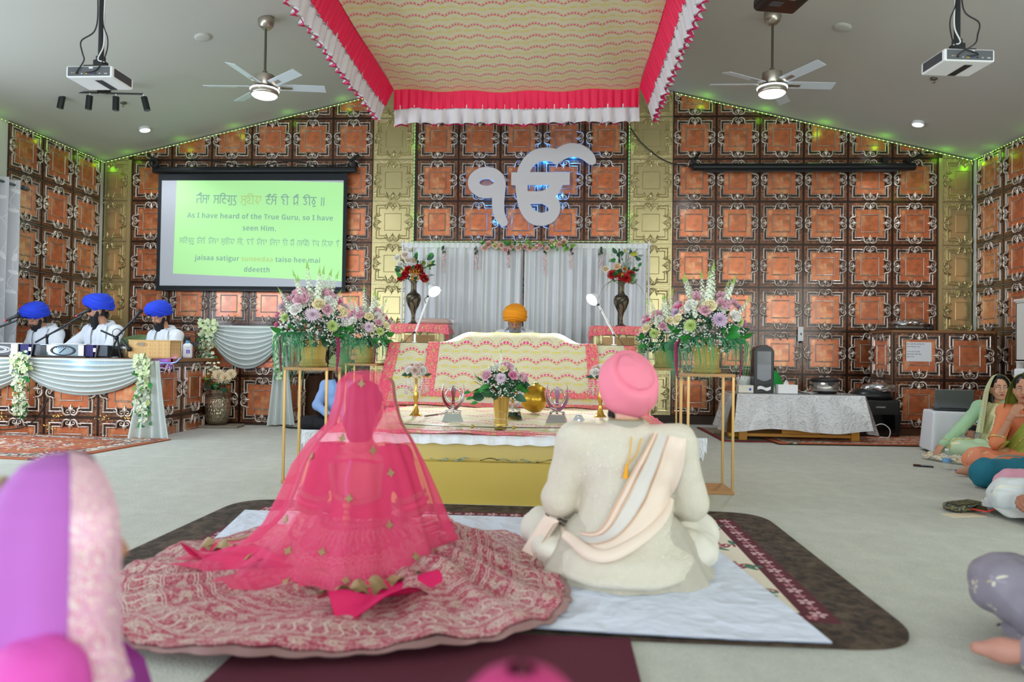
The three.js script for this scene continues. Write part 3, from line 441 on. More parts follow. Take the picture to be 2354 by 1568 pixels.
// full bouquet around the local origin (vase rim); list gives chosen blooms [kind, azimuth(deg from camera side), elevation(deg), size]
function bouquet(o, seed, list, o2 = {}) {
  const rnd = mulberry(seed), RX = o2.rx || .26, RY = o2.ry || .24, cy = o2.cy || .1, RZ = o2.rz || RX * .85;
  const at = (az, el, k = 1) => { const a = az * Math.PI / 180, e = el * Math.PI / 180; return [[Math.sin(a) * Math.cos(e) * RX * k, cy + Math.sin(e) * RY * k, Math.cos(a) * Math.cos(e) * RZ * k], [Math.sin(a) * Math.cos(e), Math.sin(e) * .9 + .15, Math.cos(a) * Math.cos(e)]]; };
  const core = part('foliage_core', fillerGeo(rnd, 130, [0, cy * .8, 0], [RX * .8, RY * .8, RZ * .8], .022), mF.leafD, o); core.userData = { kind: 'stuff' };
  const bb = part('baby_breath', fillerGeo(rnd, o2.bb || 1000, [0, cy, 0], [RX * .98, RY * .95, RZ * .98], .007), mF.white, o); bb.userData = { kind: 'stuff' };
  const tw = []; for (let i = 0; i < 16; i++) { const d = dirAt(rnd, -.1, 1.3); tw.push(rod([0, 0, 0], [d[0] * RX, cy + d[1] * RY, d[2] * RZ], .0022, 4)); } part('stems', merge(tw), mF.stem, o);
  for (const [k, az, el, s] of list) {
    const [p, d] = at(az, el); if (k === 'mum') part('chrysanthemum', place(gMum, p, d, s, rnd() * 6), rnd() > .5 ? mF.mauve : M(0xdcc4dc, .6), o);
    else if (k === 'lime') part('chrysanthemum', place(gMum, p, d, s, rnd() * 6), mF.lime, o);
    else if (k === 'spike') { const L = s, q = [p[0] * .8, p[1] * .85, p[2] * .8], dd = [d[0] * .75, .95, d[2] * .75]; const m = part('delphinium_spike', place(gSpikes[rnd() > .5 ? 0 : 1], q, dd, L, rnd() * 6), mF.spike, o); const u = V(...dd).normalize().multiplyScalar(L * .95); part('bud_tip', place(gSpikeTip, [q[0] + u.x, q[1] + u.y, q[2] + u.z], dd, L * .8), mF.tip, m); }
    else if (k === 'leaf') part('leaf', place(gLeaf, [p[0] * .8, p[1] * .8, p[2] * .8], d, s, rnd() * 6), mF.leaf, o);
    else if (k === 'carn') part('carnation', place(gPeony, p, d, s, rnd() * 6), mF.hot, o);
    else part(k === 'peony' ? 'peony' : 'rose', place(k === 'peony' ? gPeony : gRose, p, d, s, rnd() * 6), mF[k] || mF.blush, o);
  }
  for (let i = 0; i < (o2.extraLeaf ?? 16); i++) { const d = dirAt(rnd, -.5, .5); part('leaf', place(gLeaf, [d[0] * RX * .75, cy * .55 + d[1] * RY * .5, d[2] * RZ * .75], [d[0], d[1] * .5 - .1, d[2]], .07 + .04 * rnd(), rnd() * 6), rnd() > .4 ? mF.leaf : mF.leafD, o); }
  if (o2.fern) { const L = []; for (let c = 0; c < 13; c++) { const a0 = rnd() * 6.283, len = .16 + .2 * rnd(); for (let i = 0; i < 11; i++) { const a = a0 + (rnd() - .5) * .55, r0 = RX * .5, r1 = RX * (.75 + .35 * rnd()), y1 = -len * (.5 + .5 * rnd()); L.push(taper([[Math.sin(a) * r0, cy * .5, Math.cos(a) * r0], [Math.sin(a) * r1, .03, Math.cos(a) * r1], [Math.sin(a + .1) * r1 * 1.02, y1 * .5, Math.cos(a + .1) * r1 * 1.02], [Math.sin(a + (rnd() - .5) * .3) * r1 * .98, y1, Math.cos(a) * r1]], t => .0035 * (1.1 - t), 7, 3)); } } const f = part('trailing_greenery', merge(L), mF.fern, o); f.userData = { kind: 'stuff' }; }
  for (const az of o2.amar || []) { const a = az * Math.PI / 180, x = Math.sin(a) * RX * .85, z = Math.cos(a) * RZ * .85; part('amaranth_tassel', taper([[x * .6, .06, z * .6], [x, .02, z], [x * 1.05, -.1, z * 1.05], [x, -.24, z]], t => .002 + .016 * Math.sin(Math.PI * clamp(t * .9 + .08)) * (.75 + .25 * Math.sin(t * 70)), 26, 6), mF.amar, o); }
}
const BIG = [['lav', -12, 42, .062], ['cream', 20, 38, .052], ['lav', -38, 66, .06], ['lav', 52, 60, .06], ['mum', 10, 14, .062], ['mum', -68, 34, .05], ['pink', -80, 12, .03], ['hot', -88, -4, .024], ['cream', 66, 18, .042], ['lime', 42, 2, .05], ['lime', -30, 8, .04], ['mum', 95, 30, .045], ['lav', 120, 45, .05], ['cream', 170, 40, .05], ['mum', -140, 30, .05], ['spike', 0, 72, .26], ['spike', 40, 62, .2], ['spike', -50, 30, .16], ['spike', 55, 30, .16], ['spike', 150, 60, .22], ['spike', -120, 55, .2], ['leaf', -20, -8, .12], ['leaf', 18, -20, .11], ['leaf', 60, -14, .11], ['leaf', 80, 5, .1], ['leaf', -60, -10, .1], ['white', -22, 24, .05], ['white', 48, 44, .05], ['spike', -15, 45, .2], ['spike', 25, 55, .24], ['spike', -75, 62, .2], ['spike', 80, 58, .2], ['lav', -50, 44, .045], ['lav', 30, 26, .045], ['carn', 84, 44, .028], ['carn', -60, 58, .026]];
function bigBouquet(pos, seed, label, amar, mir = 1, tweak = 0) { const o = thing('flower_bouquet', label, 'bouquet', pos, 0); const rnd = mulberry(seed); bouquet(o, seed, BIG.map(([k, a, e, s], i) => [k, mir * a + (i ? (rnd() - .5) * 16 : 0) + tweak, e + (rnd() - .5) * 10, s * (.92 + .16 * rnd())]), { rx: .27, ry: .25, rz: .22, cy: .11, fern: true, amar }); return o; }
const bumpHammer = dataTex(256, 256, (u, v) => { let m = 1; for (let i = -1; i < 2; i++) for (let j = -1; j < 2; j++) { const X = Math.floor(u * 14) + i, Y = Math.floor(v * 14) + j, x = X + .2 + .6 * NH((X + 14) % 14, (Y + 14) % 14, 3), y = Y + .2 + .6 * NH((X + 14) % 14, (Y + 14) % 14, 4); m = Math.min(m, Math.hypot(u * 14 - x, v * 14 - y)); } return clamp(m); }, false);
const mUrn = M(0xe2c468, .6, .2, { bumpMap: sc(bumpHammer, [7, 4]), bumpScale: .01 });
const mFrameGold = M(0xc9a56a, .35, .65), mBoardGold = M(0xb98b5a, .55, .2);
const urnGeo = lathe([[0, 0], [.1, 0], [.1, .025], [.088, .035], [.084, .06], [.09, .12], [.1, .19], [.106, .2], [.098, .2], [.085, .12], [0, .1]], 36);
function plinthStand(x, z, label) {
  const o = thing('flower_stand', label, 'stand', [x, 0, z]), h = .83, w = .33;
  part('base_board', rbox(w, .022, w, .003, 0, .011, 0), mBoardGold, o); part('top_board', rbox(w, .022, w, .003, 0, h - .011, 0), mBoardGold, o);
  for (const sx of [-1, 1]) for (const sz of [-1, 1]) part('upright_bar', box(.016, h - .044, .016, sx * (w / 2 - .012), h / 2, sz * (w / 2 - .012)), mFrameGold, o);
  return o;
}
const urnSpots = [[-1.43, 5.04, 31, 'front', 'beside the bride'], [-1.6, 2.95, 57, 'back', 'beside the draped throne near the seated man in blue'], [1.43, 5.04, 83, 'front', 'beside the groom'], [1.43, 2.95, 91, 'back', 'against the gold tiled column by the groom']];
const standNames = ['gold frame flower stand on the open carpet beside the bride', 'gold frame flower stand between the bride veil and the draped throne', 'gold frame flower stand on the open carpet beside the groom', 'gold frame flower stand behind the groom turban, against gold tiles'];
const urnNames = ['gold textured urn on the stand beside the bride, under pink roses', 'gold textured urn on the stand by the draped throne and man in blue', 'gold textured urn on the stand nearer the groom, cream rose above', 'gold textured urn on the stand behind the groom turban'];
const bqNames = ['large pink and cream bouquet with tall green spike before the screen', 'large bouquet of lavender roses between the screen and the curtain backdrop', 'large bouquet with cream rose and lavender roses over the white-clothed table side', 'large bouquet of lavender roses beside the vase on the pink-clothed cabinet'];
urnSpots.forEach(([x, z, seed], i) => {
  plinthStand(x, z, standNames[i]);
  const u = solo('urn', urnGeo, mUrn, urnNames[i], 'urn'); u.position.set(x, .83, z);
  bigBouquet([x, 1.03, z], seed, bqNames[i], i % 2 ? [35] : [i === 0 ? 62 : 75, -70], i < 2 ? 1 : -1, i * 7);
});
// ---------- stage, throne cloths, altar objects, backdrop ----------
const mGoldPaint = M(0xd2b858, .5, .05), mGoldPaint2 = M(0xd2bd74, .5, .05);
const bumpWrinkle = dataTex(512, 512, (u, v) => { const a = tfbm(u, v, 5, 7, 4), b = tfbm(u, v, 9, 27, 3); return 1 - Math.abs(a - .5) * 2.2 * .6 - Math.abs(b - .5) * 1.6 * .4; }, false);
const mSheet = M(0xeef0f4, .7, 0, { bumpMap: sc(bumpWrinkle, [2, 2]), bumpScale: .02 }), mSatin = M(0xe6e8ea, .38, 0, { sheen: .5, bumpMap: sc(bumpWrinkle, [3, 3]), bumpScale: .006 });
{
  const o = thing('stage_platform', 'gold painted two-step wooden platform with a money ledge', 'platform', [0, 0, 0]);
  part('lower_step', merge([box(2.5, .26, .03, .005, .13, 5.735), box(.03, .258, 3.55, 1.238, .129, 3.944), box(.03, .258, 3.55, -1.228, .129, 3.944), box(2.5, .02, .17, .005, .24, 5.64), box(.1, .02, 3.6, 1.2, .24, 3.9), box(.1, .02, 3.6, -1.19, .24, 3.9)]), mGoldPaint, o);
  part('upper_step', box(2.36, .4, 3.4, .005, .2, 3.88), mGoldPaint2, o);
  for (const y of [.06, .17]) part('hinge', merge([cyl(.004, .004, .05, 1.258, y, 5.745, 8), box(.004, .05, .03, 1.257, y + .025, 5.73)]), M(0x6f6530, .4, .6), o);
}
R = mulberry(41);
{ // banknotes lying in the ledge
  const texNote = canvasTex(128, 64, (g, w, h) => { g.fillStyle = '#b9c4a4'; g.fillRect(0, 0, w, h); g.strokeStyle = '#4f6b52'; g.lineWidth = 5; g.strokeRect(5, 5, w - 10, h - 10); g.fillStyle = '#5f7a60'; g.beginPath(); g.ellipse(64, 32, 17, 21, 0, 0, 7); g.fill(); for (let i = 0; i < 30; i++) g.fillRect(12 + R() * 100, 10 + R() * 44, 8, 2); });
  const mN = M(0xffffff, .8, 0, { map: texNote });
  [-.62, -.38, -.25, -.06, .06, .2, .3, .44, .62, .78].forEach((x, i) => { const g = thick(surf((u, v) => [(u - .5) * .12, .008 * Math.sin(u * 5 + i * 1.7) + .014 * (i % 3 === 0 ? v : .3), (v - .5) * .055], 8, 3), .0006); const m = solo('banknote', g, mN, 'folded green paper banknote lying on the gold platform ledge', 'banknote', 'banknotes on the platform ledge'); m.position.set(x, .262, 5.66 + .03 * (R() - .5)); m.rotation.y = rr(-.7, .7); });
}
// white sheet over the top step with knotted corners
solo('white_sheet', merge([thick(surf((u, v) => { const x = lerp(-1.2, 1.21, u); const s = v * 1.0; const y = s < .9 ? .412 : .412 - (s - .9) / .1 * .055 + .004 * Math.sin(x * 40); const z = s < .9 ? lerp(2.25, 5.59, s / .9) : 5.59 + .015 * Math.sin((s - .9) / .1 * 1.57) + .006 * Math.sin(x * 63); return [x, y, z, x, z]; }, 160, 26), .004), ...[-1, 1].map(s => thick(surf((u, v) => { const a = u * 1.4 + (s > 0 ? 0 : 0), r = .02 + v * .15; return [s * (1.2 + r * Math.cos(a * .7) * .9), .415 - r * .8 * Math.sin(a) - .02 * Math.sin(u * 18) * v, 5.52 + .1 * u * v - .05]; }, 24, 8), .003))]), mSheet, 'white wrinkled sheet over the platform top hanging past its front edge', 'sheet');
// spread brocade on the platform
{
  const o = thing('platform_cloth', 'gold and pink brocade cloth spread over the platform before the throne', 'cloth', [0, 0, 0]);
  const f = (x, z) => .424 + .006 * Math.sin(z * 21 + Math.sin(x * 5) * 1.5) + .004 * Math.sin(x * 17 + z * 9);
  part('field', thick(surf((u, v) => { const x = lerp(-1.08, 1.08, u), z = lerp(3.02, 5.5, v); return [x, f(x, z), z, x, z]; }, 80, 120), .004), mBrocade, o);
  for (const s of [-1, 1]) part('side_border', thick(surf((u, v) => { const x = s * lerp(1.08, 1.19, u), z = lerp(2.6, 5.5, v); return [x, f(x, z) + .002, z, x, z]; }, 8, 120), .004), mPinkBro, o);
  part('front_border', thick(surf((u, v) => { const x = lerp(-1.19, 1.19, u), z = lerp(5.46, 5.56, v); return [x, f(x, z) + .002 - .01 * v, z, x, z]; }, 120, 4), .004), mPinkBro, o);
  part('inner_border', thick(surf((u, v) => { const x = lerp(-1.2, 1.2, u), z = lerp(3.1, 3.3, v); return [x, f(x, z) + .008, z, x, z]; }, 80, 8), .004), mPinkBro, o);
}
// the throne: table under cloths
{
  const o = thing('throne_table', 'wide throne table hidden under gold and pink brocade cloths', 'throne', [0, 0, 0]);
  const CX = -.1, W = 1.24, top = 1.045;
  part('table_body', box(2.3, .6, .9, CX, .72, 2.5), mWhiteTrim, o);
  const front = (x, t, k = 0) => { const lean = .12 * t + .012 * Math.sin(x * 11 + t * 3) * t + .01 * Math.sin(x * 23) * t; return [x + (x - CX) * .1 * t, lerp(top, .43, t) , 2.97 + lean + k]; };
  const drape = (x0, x1, k, t0, t1, nu, nv, su = 0) => thick(surf((u, v) => { const x = lerp(x0, x1, u), t = lerp(t0, t1, v); const q = front(x, t, k); return [...q, x + su, -t * .62]; }, nu, nv), .003);
  part('under_cloth', drape(CX - W, CX + W, 0, 0, 1, 100, 24), mBrocade, o);
  part('under_cloth_top', thick(surf((u, v) => { const x = lerp(CX - W, CX + W, u), z = lerp(2.05, 2.97, v); return [x, top + .002, z, x, z]; }, 40, 20), .003), mBrocade, o);
  for (const [a, b] of [[-1.24, -1.13], [1.13, 1.24]]) part('pink_edge', drape(CX + a, CX + b, .006, 0, 1, 8, 24), mPinkBro, o);
  part('pink_edge', thick(surf((u, v) => { const x = CX - W - .02 - .16 * v * (.3 + .7 * u), t = v; const y = lerp(top, .43, t); return [x - .02 * u, y, lerp(2.97, 2.4, u) + .13 * t, u, t * .6]; }, 12, 18), .003), mPinkBro, o);
  part('lower_fringe', drape(CX - W - .0, CX + W, .012, .96, 1.03, 60, 3), mPinkBro, o);
  // raised book cover cloth (rumala) with its humped top
  const hump = (x) => { const q = Math.abs(x + .1); return top + .125 * sstep(.78, .42, q) + .004 * Math.sin(x * 20); };
  const L = -.94, Rr = .76;
  const ru = (x, v) => { if (v < .3) { const t = v / .3; const h = hump(x); return [x, lerp(h, h - .005, t), lerp(2.3, 2.78, t)]; } if (v < .4) { const t = (v - .3) / .1; return [x, lerp(hump(x) - .005, top + .012, t * t), lerp(2.78, 2.985, Math.sqrt(t))]; } const t = (v - .4) / .6 * .87; const q = front(x, t, .014); return [q[0] - (x - CX) * .03 * t, q[1] + .01, q[2]]; };
  part('book_cloth', thick(surf((u, v) => { const x = lerp(L + .11, Rr - .11, u), q = ru(x, v); return [...q, x + .05, -v * 1.1]; }, 90, 40), .003), mBrocade, o);
  for (const [a, b] of [[L, L + .115], [Rr - .115, Rr]]) part('book_cloth_border', thick(surf((u, v) => { const x = lerp(a, b, u), q = ru(x, v); return [q[0], q[1] + .001, q[2] + .003, x, v * 1.1]; }, 8, 40), .003), mPinkBro, o);
  part('book_cloth_border', thick(surf((u, v) => { const x = lerp(L, Rr, u), t = lerp(.79, .88, v); const q = front(x, t, .02); return [q[0] - (x - CX) * .03 * t, q[1] + .01, q[2], x, t]; }, 60, 4), .003), mPinkBro, o);
}
// khandas
function khanda(x, z, label, mt, turn = 0) {
  const o = thing('khanda_ornament', label, 'ornament', [x, .43, z], turn);
  part('plinth', (() => { const g = new THREE.CylinderGeometry(.082, .115, .06, 4, 1).rotateY(Math.PI / 4).scale(1, 1, .62).translate(0, .03, 0); return toCreasedNormals(g, .5); })(), mt, o);
  const arc = (s) => { const S = new THREE.Shape(); S.moveTo(.018, -.005); S.bezierCurveTo(.075, .03, .108, .09, .072, .205); S.bezierCurveTo(.094, .1, .055, .045, .004, .012); S.lineTo(.018, -.005); return (s > 0 ? extr(S, .008, .002, 10) : extr(S, .008, .002, 10).rotateY(Math.PI).translate(0, 0, .008)).translate(0, .09, s * .004 - .004); };
  part('curved_sword', arc(1), mt, o); part('curved_sword', arc(-1), mt, o);
  part('ring', new THREE.TorusGeometry(.056, .0065, 8, 40).translate(0, .2, 0), mt, o);
  const B = poly([[-.012, .0], [.012, 0], [.009, .045], [.02, .1], [.014, .128], [0, .142], [-.014, .128], [-.02, .1], [-.009, .045]]); part('double_edged_blade', extr(B, .007, .002).translate(0, .13, -.003), mt, o);
  part('hilt', merge([cyl(.005, .005, .07, 0, .06, 0, 10), ball(.011, 0, .075, 0), rod([-.05, .075, 0], [.05, .115, .004], .006, 8), rod([.05, .075, 0], [-.05, .115, -.004], .006, 8), ball(.012, -.05, .073, 0), ball(.012, .05, .073, 0)]), mt, o);
  return o;
}
khanda(-.42, 4.8, 'chrome double sword emblem on plinth beside the crystal flower holder by bride', mChrome, .1);
khanda(.02, 4.55, 'chrome double sword emblem on plinth partly hidden behind the gold vase', mChrome);
khanda(.37, 4.75, 'chrome double sword emblem on plinth beside the groom, near round steel cap', M(0xb7aeb2, .12, 1), -.1);
// gold vase with a bouquet, glass globe before it
{
  const mVase = M(0xd0ac5a, .22, .85);
  const v = solo('gold_vase', lathe([[0, .0], [.052, 0], [.052, .01], [.05, .02], [.052, .1], [.058, .19], [.064, .215], [.06, .215], [.05, .1], [0, .02]], 40), mVase, 'tapered brushed gold vase at the front of the platform cloth', 'vase'); v.position.set(-.03, .43, 5.1);
  const o = thing('flower_bouquet', 'small bouquet of lavender roses and white sprigs in the gold vase', 'bouquet', [-.03, .64, 5.1]);
  bouquet(o, 303, [['lav', -38, 24, .042], ['lav', 28, 58, .046], ['lav', 72, 18, .046], ['pink', 34, 26, .036], ['mum', 2, 18, .044], ['cream', 8, 46, .036], ['cream', -60, 30, .034], ['spike', 0, 70, .13], ['spike', 60, 50, .1], ['leaf', -80, 20, .09], ['leaf', -70, -10, .09], ['leaf', 80, 5, .08], ['lav', 150, 40, .045], ['mum', -140, 30, .04], ['white', 190, 50, .045], ['spike', -40, 60, .1]], { rx: .17, ry: .15, rz: .14, cy: .09, bb: 500, extraLeaf: 18 });
  const tw = []; for (let i = 0; i < 26; i++) { const d = dirAt(R, .0, .9), e = [d[0] * .2, .1 + d[1] * .12, d[2] * .16]; tw.push(rod([0, 0, 0], e, .0018, 4)); } part('twigs', merge(tw), mF.wood, o);
  for (const [x, y, z] of [[-.2, -.01, .03], [-.16, -.04, .08], [-.22, .03, .02], [.22, .1, 0]]) part('leaf', place(gLeaf, [x, y, z], [x < 0 ? -1 : 1, -.1, .3], .05, 1), mF.leaf, o);
  const g = thing('glass_globe', 'clear round glass globe on a small brass stand before the gold vase', 'globe', [-.02, .43, 5.3]);
  part('globe', new THREE.SphereGeometry(.055, 28, 20).translate(0, .068, 0), M(0xffffff, .02, 0, { transmission: 1, thickness: 0, ior: 1.3 }), g);
  part('brass_foot', merge([lathe([[0, 0], [.04, 0], [.036, .01], [.018, .015], [.02, .022], [0, .024]], 20), ...[0, 1, 2].map(i => ball(.009, .04 * Math.cos(i * 2.1), .008, .04 * Math.sin(i * 2.1)))]), M(0xb59a4c, .3, .8), g);
}
// crystal candelabra flower holders
function crystalHolder(x, z, label, lb2) {
  const o = thing('flower_holder', label, 'flower holder', [x, .43, z]); const mg = M(0xd9a94f, .18, .9), mc = M(0xffffff, .03, 0, { transmission: .9, thickness: .004, ior: 1.5 });
  part('trumpet_base', lathe([[0, 0], [.055, 0], [.052, .006], [.03, .03], [.016, .075], [.012, .11], [.022, .15], [.018, .2], [.011, .22], [.014, .235], [.01, .25], [.012, .3], [.02, .31], [.03, .33], [0, .34]], 28), mg, o);
  part('arms', merge([0, 1, 2, 3, 4, 5].map(i => { const a = i * 1.047; return taper([[0, .3, 0], [Math.cos(a) * .05, .325, Math.sin(a) * .05], [Math.cos(a) * .095, .315, Math.sin(a) * .095]], t => .004, 6, 5); })), mg, o);
  const d = []; for (let i = 0; i < 20; i++) { const a = i / 20 * 6.283, r = i % 2 ? .1 : .082, n = 5 + (i % 3); for (let k = 0; k < n; k++) d.push(new THREE.OctahedronGeometry(k === n - 1 ? .0085 : .006).scale(1, k === n - 1 ? 1.9 : 1.1, 1).translate(Math.cos(a) * r, .305 - k * .019, Math.sin(a) * r)); } const c = part('crystal_strands', merge(d), mc, o); c.userData = { kind: 'stuff' };
  const b = thing('flower_bouquet', lb2, 'bouquet', [x, .76, z]);
  const rnd = mulberry(Math.round(Math.abs(x) * 100)); for (let i = 0; i < 15; i++) { const e = i < 1 ? 1.5 : i < 6 ? .8 : .15, a = i * 2.4 + .3; const d2 = [Math.cos(a) * Math.cos(e), Math.sin(e), Math.sin(a) * Math.cos(e)]; part(i % 3 ? 'peony' : 'rose', place(i % 3 ? gPeony : gRose, [d2[0] * .075, .035 + d2[1] * .05, d2[2] * .075], d2, .036 + .006 * rnd(), rnd() * 6), [mF.white, mF.blush, mF.white, M(0xf7ded6, .6)][i % 4], b); }
  for (let i = 0; i < 10; i++) { const a = i * .63; part('leaf', place(gLeaf, [Math.cos(a) * .07, .01, Math.sin(a) * .07], [Math.cos(a), -.05, Math.sin(a)], .055, 1), mF.leafD, b); }
  part('filler_core', ball(.062, 0, .03, 0, 12, 8).scale(1, .7, 1), mF.white, b);
}
crystalHolder(-.78, 4.42, 'gold trumpet stand with crystal strands on the platform beside the bride', 'round posy of white and blush peonies on the crystal stand beside the bride');
crystalHolder(.73, 4.2, 'gold trumpet stand with crystal strands half hidden by the groom turban', 'round posy of white peonies on the crystal stand half hidden by groom turban');
{ // brass pot lying, steel cap, whisk, sword
  const p = solo('brass_pot', lathe([[0, 0], [.05, 0], [.09, .03], [.105, .08], [.09, .125], [.06, .15], [.045, .17], [.05, .19], [.04, .19], [.03, .16], [0, .15]], 36).rotateZ(-.5), M(0xc39a35, .25, .85), 'round polished brass pot behind the flowers in the gold vase', 'pot'); p.position.set(.11, .47, 4.0); p.scale.set(1.25, 1.25, 1.25);
  const k = solo('steel_cap', merge([cyl(.036, .036, .02, 0, 0, 0, 28), cyl(.018, .018, .035, 0, .02, 0, 20), ball(.012, 0, .06, 0), ...[0, 1, 2, 3, 4, 5].map(i => ball(.008, .038 * Math.cos(i * 1.047), .01, .038 * Math.sin(i * 1.047), 8, 6))]).rotateX(1.1), mChrome, 'small round steel cap with knob beside the chrome emblem near the groom', 'cap'); k.position.set(.535, .455, 4.78);
  const w = thing('fly_whisk', 'pale feathered whisk lying behind the chrome emblem beside the bride', 'whisk', [-.6, .44, 4.5], .9); part('handle', rod([-.12, .005, 0], [.02, .012, 0], .007), M(0x7d6d60, .6), w); part('tuft', merge(Array.from({ length: 16 }, (_, i) => taper([[.0, .012, 0], [.1, .012 + .01 * R(), (R() - .5) * .04], [.22, .006 + .02 * R(), (R() - .5) * .09]], t => .004 * (1.2 - t), 5, 4))), M(0xcbb9ae, .8), w);
  const s = thing('sword', 'slim curved silver sword lying along the front of the platform cloth', 'sword', [0, .445, 5.36]); part('blade', thick(surf((u, v) => { const x = lerp(-.72, .56, u), z = -.08 + .13 * (1 - ((x + .08) / .7) ** 2); return [x, .004 + .003 * Math.sin(v * 3.1), z + (v - .5) * .022 * (1 - Math.max(0, u - .85) * 5)]; }, 40, 4), .003), M(0x9a9a8e, .25, .9), s); part('scabbard_fitting', merge([ball(.013, -.2, .008, .045), ball(.013, .08, .008, .05), rod([.5, .008, -.02], [.62, .008, -.09], .009)]), M(0xb59a4c, .3, .8), s);
}
// backdrop curtain with frame
{
  const o = thing('backdrop_curtain', 'white satin pleated backdrop curtain behind the throne', 'curtain', [-.1, 0, .36]);
  const seg = (x0, x1, nm) => part(nm, thick(surf((u, v) => { const x = lerp(x0, x1, u); const fold = .03 * Math.sin(x * 44 + 1.6 * Math.sin(x * 7)) + .014 * Math.sin(x * 97 + v * 2); return [x, lerp(2.45, .02, v), fold * (.25 + .75 * sstep(0, .08, v)), x, v * 2.4]; }, 420, 24), .002), M(0xdcdfe2, .42, 0, { sheen: .4, bumpMap: sc(bumpWrinkle, [6, 6]), bumpScale: .002 }), o);
  seg(-1.66, -.02, 'curtain_panel'); seg(0, 1.28, 'curtain_panel'); seg(1.3, 1.66, 'curtain_panel');
  part('heading_band', thick(surf((u, v) => { const x = lerp(-1.67, 1.67, u); return [x, lerp(2.47, 2.4, v), .012 + .006 * Math.sin(x * 88)]; }, 300, 3), .002), M(0xe3e5e6, .5), o);
  part('top_rod', rod([-1.72, 2.45, -.01], [1.72, 2.46, -.01], .016), mWhiteP, o); for (const s of [-1, 1]) part('pole', rod([s * 1.69, 0, -.01], [s * 1.69, 2.5, -.01], .016), mWhiteP, o);
}
// garland along the top of the backdrop and hanging sprays
{
  R = mulberry(71); const o = thing('flower_garland', 'pink flower and green leaf garland along the backdrop top', 'garland', [-.1, 2.45, .44]);
  for (let i = 0; i < 15; i++) { const x = -.55 + i * .078 + rr(-.02, .02), y = -.03 + rr(-.06, .05); part(i % 2 ? 'peony' : 'rose', place(i % 2 ? gPeony : gRose, [x, y, .04], [rr(-.4, .4), rr(-.1, .6), 1], rr(.042, .055), R() * 6), [mF.blush, M(0xefc0bd, .6), M(0xf1d0c2, .6)][i % 3], o); }
  for (let i = 0; i < 60; i++) { const x = rr(-.62, .64); part('leaf', place(gLeaf, [x, -.02 + rr(-.05, .04), .02], [rr(-1, 1), rr(-.7, .8), rr(.2, 1)], rr(.06, .1), R() * 6), i % 3 ? M(0x7fae3c, .5) : mF.leaf, o); }
  for (const [x, l] of [[-1.1, .34], [-.66, .3], [-.22, .26], [.28, .38], [.64, .28], [1.04, .28], [1.42, .3]]) {
    const q = thing('hanging_blossom_spray', 'pale pink hanging blossom spray with dark leaves on the backdrop curtain', 'flower spray', [-.1 + x, 2.45, .395], 0, 'blossom sprays hanging on the backdrop');
    const b = []; for (let i = 0; i < 46; i++) { const t = R(); b.push(place(gFloret, [rr(-.035, .035) * (1.1 - t), -.06 - t * l, rr(0, .03)], [rr(-1, 1), rr(-.5, .5), 1], rr(.012, .018), R() * 6)); } part('blossoms', merge(b), M(0xe3c9cb, .7), q);
    for (let i = 0; i < 5; i++) part('leaf', place(gLeaf, [rr(-.02, .02), -.03 - i * .02, .02], [rr(-1, 1), -.7, .5], .055, R() * 6), mF.leafD, q);
  }
}
// side cabinets with pink cloth and engraved brass vases
function sideCabinet(x, w, label, labelCloth, tallLabel) {
  const z = 1.0, o = thing('gold_cabinet', label, 'cabinet', [x, 0, z]);
  part('carcass', box(w, 1.3, .5, 0, .65, 0), mGoldRough, o);
  for (let k = 0; k < 2; k++) { const t = part('tile', gTile, mGold, o); t.position.set(0, 1.0 - k * .6, .262); t.scale.set(w / .6 * .96, .98, 1); const p = part('bronze_inset', box(w * .62, .34, .006, 0, 1.0 - k * .6, .266), M(0x9c7a52, .3, .6), o); }
  const c = thing('pink_cloth', labelCloth, 'cloth', [x, 1.302, z]);
  part('cloth', thick(surf((u, v) => { const X = lerp(-1, 1, u) * (w / 2 + .05), Z = lerp(-.3, .3, v); const e = Math.max(0, Math.abs(X) - w / 2) * 3 + Math.max(0, Z - .25) * 2.6; const cor = Math.max(0, Math.abs(X) - w / 2 + .03) * Math.max(0, Z - .2) * 3; return [X + Math.sign(X) * cor * .5, .006 - e * .8 - cor * .5 + .003 * Math.sin(X * 19), Z + cor * .3, X, Z]; }, 60, 40), .004), mPinkBro, c);
  part('cloth_front', thick(surf((u, v) => { const X = lerp(-1, 1, u) * (w / 2 + .05 + .02 * v), y = -.115 * v - .02 * v * Math.sin(u * 3.1) * -1; return [X, .002 + y - .03 * Math.abs(u - .5) * v, .285 + .02 * v + .008 * Math.sin(X * 21) * v, X, y]; }, 60, 6), .004), mPinkBro, c);
  return o;
}
sideCabinet(-1.36, .62, 'gold tiled cabinet on the bride side of the throne', 'pink and gold brocade cloth over the cabinet under a plastic-wrapped bundle');
sideCabinet(1.12, .62, 'gold tiled cabinet on the groom side of the throne', 'pink and gold brocade cloth over the cabinet, corner hanging loose');
